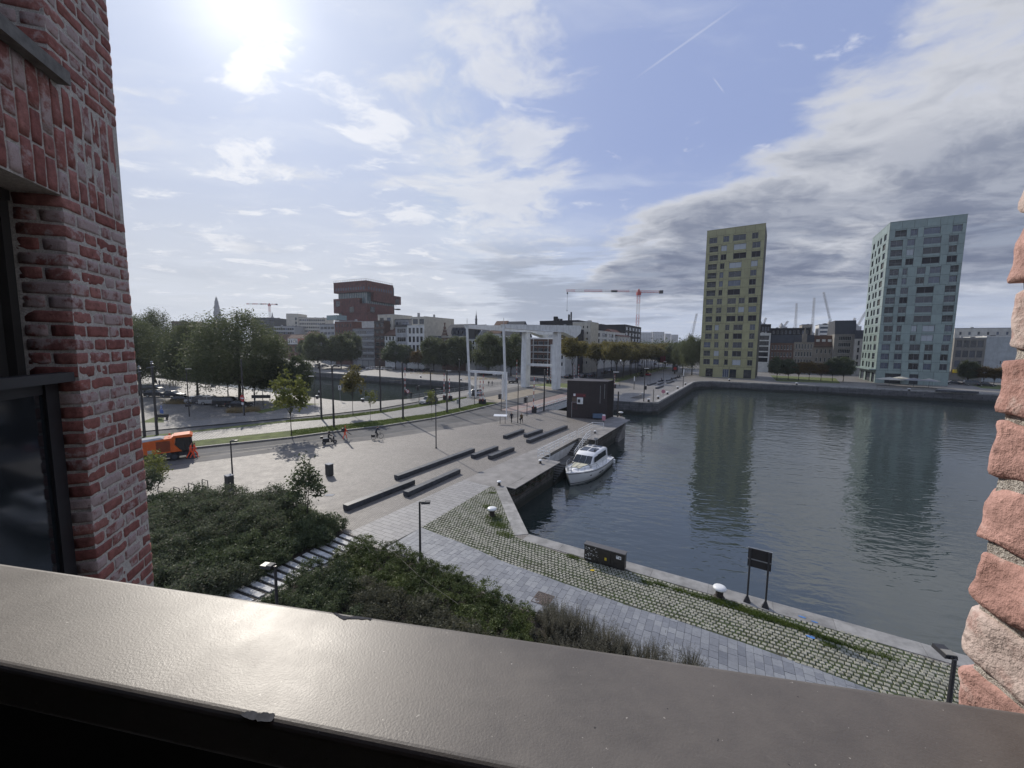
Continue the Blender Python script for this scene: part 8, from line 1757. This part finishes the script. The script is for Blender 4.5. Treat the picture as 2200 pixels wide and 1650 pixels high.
# shrubs of the near beds
def shrubproto(n, r, h, leaf, m, per, rng, asp=.5, name='foliage'):
    return leafmesh(name, clumps(n, r, r, h*.55, h*.45, r*.30, per, rng, .55), leaf, m, asp=asp, rng=rng)
SH = {'hyd': [shrubproto(44, .85, 1.35, .055, ML_shrub, 42, np.random.default_rng(i)) for i in range(4)], 'pine': [leafmesh('foliage', clumps(58, .72, .72, .52, .42, .15, 44, np.random.default_rng(20+i), .75), .042, ML_pine, asp=.4, rng=np.random.default_rng(20+i)) for i in range(4)], 'olive': [shrubproto(40, .70, .95, .05, ML_olive, 40, np.random.default_rng(40+i), .4) for i in range(3)], 'dark': [shrubproto(44, .85, 1.25, .06, ML_dark, 46, np.random.default_rng(60+i)) for i in range(3)]}
def twigmesh(seed, n=85, h=1.2, m=None):
    r_ = random.Random(seed); mb = MB()
    for i in range(n):
        a = r_.random()*6.28; l = h*r_.uniform(.5, 1.1); b = .30*r_.random(); tx, ty = (.25+.35*r_.random())*math.cos(a), (.25+.35*r_.random())*math.sin(a); p0 = Vector((b*math.cos(a), b*math.sin(a), 0)); p1 = Vector((tx*.6, ty*.6, l*.6)); p2 = Vector((tx, ty, l)); w_ = Vector((.011, .006, 0))
        mb.add([p0-w_, p0+w_, p1+w_*.7, p1-w_*.7], [(0, 1, 2, 3)]); mb.add([p1-w_*.7, p1+w_*.7, p2], [(0, 1, 2)])
        for k in range(11):
            q = p1.lerp(p2, r_.random()) if k % 3 else p0.lerp(p1, .5+.5*r_.random()); s_ = .028; e = Vector((r_.gauss(0, 1), r_.gauss(0, 1), r_.gauss(.6, .6))).normalized()*s_*2; f = Vector((r_.gauss(0, 1), r_.gauss(0, 1), 0)).normalized()*s_*.45; q += Vector((r_.gauss(0, .03), r_.gauss(0, .03), 0)); mb.add([q, q+e*.5+f, q+e, q+e*.5-f], [(0, 1, 2, 3)])
    return mb.mesh('foliage', m or ML_twig)
SH['twig'] = [twigmesh(i) for i in range(4)]
BEDL = P((290, 1092), (430, 1078), (560, 1076), (640, 1092), (700, 1124), (738, 1144), (752, 1152), (640, 1210), (498, 1276), (440, 1330), (270, 1360))
BEDM = P((792, 1172), (815, 1180), (905, 1214), (989, 1250), (1091, 1301), (1172, 1327), (1300, 1386), (1500, 1452), (1520, 1640), (560, 1420), (548, 1300), (660, 1240))
sheet('soil', BEDL, .016, M_soil); sheet('soil', BEDM, .016, M_soil)
FLW = [leafmesh('flower_heads', [(c*math.cos(a)*.8, c*math.sin(a)*.8, .62+.62*math.sqrt(max(0, 1-c*c))+rng_.normal()*.04) for c, a in zip(rng_.random(70)**.5, rng_.random(70)*6.283)], .042, ML_twig, asp=.8, rng=rng_) for rng_ in (np.random.default_rng(90), np.random.default_rng(91), np.random.default_rng(92))]
stepline = None
def near_steps(q): return inside(q, STEPQ)
L0, R0, L1, R1 = G(737, 1149), G(784, 1168), G(498, 1273), G(546, 1291)
d_ = (R0-L0).normalized()*.75; e_ = (L0-L1).normalized(); STEPQ = [L0-d_*.1+e_*.4, R0+d_*.2+e_*.9, R1+d_*.1-e_*9, L1-e_*9]
def scatter(poly, step, fn):
    x0, x1 = min(p.x for p in poly), max(p.x for p in poly); y0, y1 = min(p.y for p in poly), max(p.y for p in poly); y = y0; r_ = random.Random(5)
    while y < y1:
        x = x0
        while x < x1:
            q = Vector((x+r_.uniform(-.4, .4)*step, y+r_.uniform(-.4, .4)*step, 0))
            if inside(q, poly) and not near_steps(q): fn(q, r_)
            x += step
        y += step
def shrub(kind, q, s, r_, name, label, group):
    x_, y_ = pix(q); label = label+(('', ', close to the brick wing', ', near the bike hoops', ', below the small tree')[0 if y_ > 1190 else 1 if x_ < 400 else 2 if x_ < 560 else 3] if kind == 'hyd' else (', by the black lamp post' if x_ < 950 else ', near the rosette manhole') if kind == 'pine' else (', at its upper end' if y_ < 1185 else ', at its lower end') if kind == 'dark' else '')
    o = obj(name, r_.choice(SH[kind])); o.location = (q.x, q.y, 0); o.rotation_euler = (0, 0, r_.random()*6.28); o.scale = (s, s, s*r_.uniform(.85, 1.15)); tag(o, label, 'shrub', group)
    if kind == 'hyd': obj('flower_heads', r_.choice(FLW), o, 'stuff')
    return o
def bed_l(q, r_):
    x, y = pix(q); n_ = mnoise.noise(Vector((q.x*.16, q.y*.16, 3)))
    dk = n_ > .18 or (x > 600 and y > 1110)
    if dk: shrub('dark', q, r_.uniform(.7, 1.05), r_, 'dark_shrub', 'dark green shrub left of the striped steps', 'dark shrubs left of the steps')
    else: shrub('hyd', q, r_.uniform(.75, 1.15), r_, 'flowering_shrub', 'grey green shrub with faded flower heads', 'flowering shrubs below the plaza')
scatter(BEDL, .95, bed_l)
def bed_m(q, r_):
    x, y = pix(q); edge = (y-1172)-(x-792)*.405
    if x > 1195: 
        if x < 1520 and y < 1470+0.1*(x-1195) and r_.random() < .95: shrub('twig', q, r_.uniform(.8, 1.15), r_, 'twiggy_shrub', 'thin grey leaved twiggy shrub at the lower end of the path bed', 'twiggy shrubs at the end of the bed')
        return
    if 1150 < x <= 1195: shrub('olive', q, r_.uniform(.5, .8), r_, 'olive_shrub', 'brownish olive low shrub among the dwarf pines', 'olive shrubs between the pines'); return
    if edge < 95+50*mnoise.noise(Vector((q.x*.3, q.y*.3, 8))) and not (x < 690): shrub('pine', q, r_.uniform(.55, 1.05), r_, 'dwarf_pine', 'round dwarf pine cushion beside the pale slab path', 'dwarf pines beside the slab path')
    elif x < 760: shrub('dark', q, r_.uniform(.55, .85), r_, 'dark_shrub', 'dark green shrub right of the striped steps', 'dark shrubs right of the steps')
    else: shrub('olive', q, r_.uniform(.7, 1.15), r_, 'olive_shrub', 'dull olive shrub between the pines and the coping', 'olive shrubs behind the coping')
scatter(BEDM, .88, bed_m)
scatter(P((1172, 1327), (1300, 1386), (1500, 1452), (1490, 1480), (1190, 1420)), .62, lambda q, r_: shrub('twig', q, r_.uniform(.7, 1.1), r_, 'twiggy_shrub', 'thin grey leaved twiggy shrub at the lower end of the path bed', 'twiggy shrubs at the end of the bed'))
# small large-leaved tree and the bush by the wing
rng = np.random.default_rng(77); p = G(660, 1128); hT = zat(655, 978, p); mb = MB(); branches(mb, hT*.42, hT*.93, 1.35, 6, .055, 5)
root = thing('small_tree', 'small tree with big glossy leaves standing in the shrub bed', 'tree', p); mb.build('trunk', M_bark, root)
cl = [rng.normal(size=(46, 3))*np.array([.22, .22, .18])+np.array(c) for c in [(0, 0, hT*.95), (.1, 0, hT*.86), (-.3, .1, hT*.80), (.35, .1, hT*.76), (-.1, -.2, hT*.76)]+[(1.15*math.cos(a)*(.6+.4*rng.random()), 1.15*math.sin(a)*(.6+.4*rng.random()), hT*(.42+.26*rng.random())) for a in np.linspace(0, 6.1, 15)]+[(.6*math.cos(a), .6*math.sin(a), hT*(.55+.18*rng.random())) for a in np.linspace(0, 6, 9)]]
obj('crown', leafmesh('crown', np.concatenate(cl), .125, ML_dark, asp=.42, rng=rng), root)
for px_, yb, h_, kind, l in ((338, 1052, 3.4, 'young', 'yellow green bush close to the brick wing, in front of the sweeper'), (326, 1072, 2.6, 'darktree', 'darker bush at the foot of the brick wing')):
    p = G(px_, yb); rng = np.random.default_rng(int(px_)); root = thing('bush', l, 'shrub', p); mb = MB(); branches(mb, h_*.3, h_*.9, .8, 6, .04, 2); mb.build('trunk', M_bark, root); obj('crown', leafmesh('crown', clumps(60, .95, .95, h_*.45, h_*.58, .3, 34, rng, .2), .075, ML_young if kind == 'young' else ML_shrub, rng=rng), root)
# striped steps between the beds
steps = thing('slab_steps', 'pale concrete slabs laid as striped steps between the two shrub beds', 'steps', L0)
mb = MB(); mb.prism([(q.x-L0.x, q.y-L0.y) for q in (L0+(L0-L1)*.03, R0+(R0-R1)*.06, R1+(R1-R0)*.2, L1+(L1-L0)*.2)], 0, .02); mb.build('dark_bed', mat('dark_step_timber', (.028, .025, .022), .9, var=.3, vscale=8), steps)
NSt = 13
for i in range(NSt+3):
    t0, t1 = (i+.0)/NSt, (i+.58)/NSt; q = [L0.lerp(L1, t0)-L0, R0.lerp(R1, t0)-L0, R0.lerp(R1, t1)-L0, L0.lerp(L1, t1)-L0]; mb = MB(); mb.prism([(v.x, v.y) for v in q], .02, .075+rr.uniform(0, .012)); mb.build('slab', M_slab, steps)
# straw grass, tufts, blades
def blades(name, pts, h, m, w_=.012, lean=.35, rng=RNG):
    n = len(pts); P_ = np.asarray(pts, dtype=np.float32); a = rng.random(n)*6.283; hh = h*(.5+.8*rng.random(n)); l = rng.normal(size=(n, 2))*lean*hh[:, None]
    dx_ = np.stack([np.cos(a), np.sin(a), np.zeros(n)], 1)*w_; tip = P_+np.concatenate([l, hh[:, None]], 1)
    V = np.stack([P_-dx_, P_+dx_, tip], 1).reshape(-1, 3).astype(np.float32); me = bpy.data.meshes.new(name); me.vertices.add(3*n); me.vertices.foreach_set('co', V.ravel()); me.loops.add(3*n); me.loops.foreach_set('vertex_index', np.arange(3*n, dtype=np.int32)); me.polygons.add(n); me.polygons.foreach_set('loop_start', np.arange(0, 3*n, 3, dtype=np.int32)); me.materials.append(m); me.update(calc_edges=True); me.validate(); return me
def inpoly(poly, n, rng=RNG):
    x0, x1 = min(p[0] for p in poly), max(p[0] for p in poly); y0, y1 = min(p[1] for p in poly), max(p[1] for p in poly); out = []
    while len(out) < n:
        x, y = rng.uniform(x0, x1), rng.uniform(y0, y1)
        if inside((x, y), poly): out.append((x, y, 0.0))
    return out
for A_l, B_l, nb in ((offs(B1, .4), B2, 16000), (B3, B4, 9000)):
    g = inpoly([(p[0], p[1]) for p in A_l[2:]+B_l[2:][::-1]], nb); obj('grass', blades('grass', [(x, y, H_MED+.02) for x, y, z in g], .14, ML_grass, .035, .4), kind='stuff')
tuft = []
def addtuft(c, r, n, sq=1.0):
    for _ in range(n): a = RNG.random()*6.283; d = r*RNG.random()**.6; v = eu*(d*math.cos(a))+ev*(d*math.sin(a)*sq); tuft.append((c[0]+v.x, c[1]+v.y, .012))
for (x_, y_, r, n, s_) in ((1062, 1112, .7, 900, .9), (1072, 1130, .8, 1000, .6), (1085, 1150, .7, 700, .5), (1050, 1090, .6, 500, .6), (1058, 1060, .35, 300, .6), (1068, 1122, 1.0, 700, .7), (1230, 1198, .45, 450, .5), (1390, 1253, .35, 300, .5), (1420, 1258, .4, 350, .4), (1460, 1270, .5, 450, .4), (1500, 1283, .5, 500, .4), (1540, 1293, .6, 900, .5), (1575, 1303, .7, 1100, .45), (1610, 1316, .7, 1000, .4), (1640, 1326, .7, 1100, .4), (1670, 1336, .6, 900, .4), (1700, 1346, .6, 800, .35), (1730, 1356, .6, 700, .35), (1770, 1372, .5, 500, .35), (1800, 1382, .5, 450, .35), (1850, 1398, .5, 400, .35), (1900, 1412, .5, 350, .35), (1780, 1388, .35, 300, .5)): addtuft(G(x_, y_), r, n, s_)
g = inpoly([(p.x, p.y) for p in PAVER], 26000)
keep = [q for q in g if mnoise.noise(Vector((q[0]*.55, q[1]*.55, 1)))+.35*mnoise.noise(Vector((q[0]*2, q[1]*2, 5))) > .02]
obj('grass', blades('grass', tuft, .13, ML_grass, .011, .5), kind='stuff'); obj('grass', blades('joint_grass', [(x, y, .012) for x, y, z in keep], .055, ML_grass, .010, .5), kind='stuff')
st_ = []
for x_, y_, r, n in ((383, 866, 3.0, 900), (392, 866.5, 2.6, 700), (402, 860, 2.0, 400), (503, 886, 1.5, 600), (512, 886, 1.6, 700), (538, 884, 1.6, 600), (546, 883, 1.2, 400), (905, 803, 5, 400), (930, 803, 5, 400), (945, 804, 4, 300), (1020, 815, 4, 300), (1045, 815, 4, 300)):
    c = G(x_, y_)
    for _ in range(n): a = RNG.random()*6.283; d = r*RNG.random()**.5; st_.append((c.x+d*math.cos(a), c.y+d*math.sin(a)*.6, 0))
obj('straw_grass', blades('straw_grass', st_[::2], .95, ML_straw, .03, .5), kind='stuff')
iv = [(lambda t, z: (ab(-18.15+.25*t, 30.5+10*t).x+E1.x*.12*RNG.random(), ab(-18.15+.25*t, 30.5+10*t).y+E1.y*.12*RNG.random(), z))(RNG.random(), -RNG.random()**1.6*1.5) for _ in range(2500)]
iv = [q for q in iv if mnoise.noise(Vector((q[0]*1.2, q[1]*1.2, q[2]*1.5))) > -.02]; obj('ivy', leafmesh('ivy', iv, .06, ML_dark), kind='stuff')
for (a, b, c_, l) in (((766, 1164), (795, 1210), (889, 1205), 'thin cord strung through the shrubs below the pale slabs'), ((838, 1204), (905, 1270), (985, 1330), 'pale rope lying over the dwarf pines')):
    q = [G(*a), G(*b), G(*c_)]; o = MB().tube([v+Vector((0, 0, .75)) for v in q], .007, 4).build('rope', M_r['stone']); tag(o, l, 'rope')
# ------------------------------------------------------------------ cranes and spires on the skyline
def lattice(mb, p, q, s, n, r=.09, tri=False):
    p, q = Vector(p), Vector(q); d = (q-p).normalized(); a = Vector((0, 0, 1)) if abs(d.z) < .8 else Vector((1, 0, 0)); u = d.cross(a).normalized(); v = u.cross(d)
    cs = [(u+v), (u-v), (-u-v), (-u+v)] if not tri else [v*1.2, -u-v*.6, u-v*.6]
    cs = [c*s/2 for c in cs]; k = len(cs)
    for c in cs: mb.bar(p+c, q+c, r*1.4)
    for i in range(n):
        a0, a1 = p.lerp(q, i/n), p.lerp(q, (i+1)/n)
        for j in range(k):
            c0, c1 = cs[j], cs[(j+1) % k]
            mb.bar(a0+c0, a1+c1, r); mb.bar(a1+c0, a1+c1, r)
M_crr = mat('crane_red', (.40, .05, .04), .5); M_crw = mat('crane_white', (.55, .52, .50), .5)
def tower_crane(label, px_, yb, yj, xl, xr, Y_, m1, m2, s=2.0, group=None, r=.13, hook=None):
    P0 = atY(px_, yb, Y_); top = atY(px_, yj, Y_); root = thing('tower_crane', label, 'crane', (P0.x, P0.y, 0), 0, group)
    h = top.z; n = max(6, int(h/(s*1.2)))
    for k in range(6):
        mb = MB(); lattice(mb, (0, 0, h*k/6), (0, 0, h*(k+1)/6), s, max(2, n//6), r); mb.build('mast_section', m1 if k % 2 else m2, root)
    dl, dr_ = (atY(xl, yj, Y_)-top), (atY(xr, yj, Y_)-top)
    L1, L2 = dl.x, dr_.x; z = h+1.2
    for k in range(8):
        mb = MB(); lattice(mb, (L1*k/8, 0, z+.2), (L1*(k+1)/8, 0, z+.2), s*.8, 5, r*.8, tri=True); mb.build('jib_section', m1 if k % 3 else m2, root)
    mb = MB(); lattice(mb, (0, 0, z), (L2, 0, z), s*.7, 8, r*.9); mb.build('counter_jib', m1, root)
    mb = MB(); mb.b2(L2*.86, L2, -s*.6, s*.6, z-1.6, z+1.4); mb.build('counterweight', M_r['dark'], root)
    mb = MB(); mb.b2(-s*.75, s*.75, -s*.75, s*.75, h-2.4, h+.6); mb.add([(-s*.7, -s*.4, h+1), (s*.7, -s*.4, h+1), (s*.7, s*.4, h+1), (-s*.7, s*.4, h+1), (0, 0, h+4.5)], [(0, 1, 4), (1, 2, 4), (2, 3, 4), (3, 0, 4)]); mb.build('slewing_head', m1, root)
    mb = MB(); mb.b2(L1*.30, L1*.38, -s*.5, s*.5, z-.8, z+.9); mb.build('winch', M_r['dark'], root)
    if hook: mb = MB(); mb.tube([(L1*.985, 0, z-1), (L1*.985, 0, z-hook)], .12, 4); mb.box((L1*.985, 0, z-2.4), (1.4, .5, 1.8)); mb.box((L1*.985, 0, z-hook), (.7, .5, 1.3)); mb.build('hook_line', M_r['dark'], root)
    return root
tower_crane('tall red and white tower crane with a long jib over the black apartment building', 1367.5, 745, 629, 1212, 1419, 420, M_crr, M_crw, 2.6, hook=20)
tower_crane('small distant tower crane above the roofs beside the cathedral', 583, 745, 655, 534, 600, 900, M_crr, M_crw, 3.0, r=.2)
def harbour_crane(label, x0, y0, x1, y1, Y_, s=1.4, r=.10, m=None):
    p, q = atY(x0, y0, Y_), atY(x1, y1, Y_); root = thing('harbour_crane', label, 'crane', (p.x, p.y, 0), 0, 'old harbour cranes beyond the houses'); m = m or M_r['lgrey']
    b = Vector((0, 0, p.z)); t = q-Vector((p.x, p.y, 0))
    mb = MB(); lattice(mb, b, t, s, 12, r); mb.bar(b+Vector((-2.5, 0, 4)), t, .12); mb.build('jib', m, root)
    mb = MB(); mb.b2(-2.5, 2.5, -2.5, 2.5, p.z-5, p.z+.5); mb.add([(-3.5, -2, p.z+.5), (0, -2, p.z+.5), (0, 2, p.z+.5), (-3.5, 2, p.z+.5), (-2.6, 0, p.z+5)], [(0, 1, 4), (1, 2, 4), (2, 3, 4), (3, 0, 4)]); mb.build('cabin', m, root)
    mb = MB(); 
    for x_, y_ in ((-2.2, -2.2), (2.2, -2.2), (2.2, 2.2), (-2.2, 2.2)): mb.bar((x_*1.4, y_*1.4, 0), (x_, y_, p.z-5), .5)
    mb.build('leg', m, root)
for a in (('pale harbour crane leaning left of the green tower', 1486, 725, 1497, 674, 420), ('thin upright crane jib, first of the tall group between the towers', 1709, 712, 1711.5, 652, 430), ('tall upright crane jib in the middle between the towers', 1745, 716, 1749.5, 640, 430), ('tall crane jib leaning left between the towers', 1786, 698, 1769.5, 628, 430), ('short slanted crane jib just right of the green tower', 1639, 700, 1646, 683, 430), ('short slanted crane jib above the black roof storey', 1683, 703, 1693, 690, 430), ('small crane jib above the pale narrow house', 1830, 705, 1837, 683, 430), ('slanted crane jib rising beside the turquoise tower', 1841, 702, 1862, 668, 400)): harbour_crane(*a)
def spire(name, label, px_, Y_, prof, m, cat='church tower', sides=8, pinn=False):
    b = atY(px_, 740, Y_); root = thing(name, label, cat, (b.x, b.y, 0), .2); zs_ = [(hw, atY(px_, py, Y_).z) for hw, py in prof]
    k = Y_/860.0
    mb = MB(); mb.lathe((0, 0, 0), [(zs_[0][0]*k, 0)]+[(hw*k, z) for hw, z in zs_[:len(zs_)//2+1]], sides); mb.build('shaft', m, root)
    mb = MB(); mb.lathe((0, 0, 0), [(hw*k, z) for hw, z in zs_[len(zs_)//2:]], sides); mb.build('top', m, root)
    if pinn:
        mb = MB()
        for hw, z in zs_[1:-2:1]:
            for j in range(8):
                a = math.pi*j/4+.2; c = (hw*k*1.0*math.cos(a), hw*k*1.0*math.sin(a)); mb.add([(c[0]-.5, c[1]-.5, z-3), (c[0]+.5, c[1]-.5, z-3), (c[0]+.5, c[1]+.5, z-3), (c[0]-.5, c[1]+.5, z-3), (c[0], c[1], z+4.5)], [(0, 1, 4), (1, 2, 4), (2, 3, 4), (3, 0, 4)])
        mb.build('pinnacle', m, root)
        mb = MB()
        for z0, z1, w_ in ((zs_[0][1]-16, zs_[0][1]-3, 1.2), (zs_[1][1]+2, zs_[2][1]-2, .9)):
            for j in range(8):
                a = math.pi*(j+.5)/4; rr_ = zs_[0][0]*k*.93; mb.box((rr_*math.cos(a), rr_*math.sin(a), (z0+z1)/2), (.8, w_*2, z1-z0), a)
        mb.build('belfry_window', M_r['dark'], root)
M_cath = mat('cathedral_stone', (.20, .20, .21), .9, var=.2, vscale=.2)
spire('cathedral', 'tall gothic cathedral spire on the skyline behind the willows', 470.5, 900, [(6.6, 690), (6.4, 672), (5.4, 669), (4.8, 660), (3.9, 657), (3.3, 650), (2.3, 647), (1.6, 643), (.9, 640), (.25, 636.5)], M_cath, 'cathedral', pinn=True)
spire('church', 'domed church tower with lantern behind the small far crane', 588, 800, [(3.4, 700), (3.4, 688), (3.8, 686), (2.8, 682), (1.6, 679), (1.2, 676), (.8, 673), (.15, 671)], M_cath)
spire('church', 'slim dark church spire behind the gabled houses', 1023, 420, [(2.4, 700), (2.2, 687), (2.7, 686), (1.5, 683), (1.8, 681), (1.2, 678), (.5, 674), (.1, 666)], M_r['slate'])
# ------------------------------------------------------------------ air
hz = bpy.data.materials.new('haze_air'); hz.use_nodes = True; hn = hz.node_tree; hn.nodes.clear()
ho = hn.nodes.new('ShaderNodeOutputMaterial'); hv = hn.nodes.new('ShaderNodeVolumePrincipled'); hn.links.new(hv.outputs[0], ho.inputs[1])
hv.inputs['Color'].default_value = (0.80, 0.87, 1.0, 1); hv.inputs['Density'].default_value = 0.00014; hv.inputs['Anisotropy'].default_value = 0.3
mb = MB(); mb.b2(-BIG-100, BIG+100, -BIG-100, BIG+100, -5.5, 128); mb.build('haze', hz, kind='stuff')
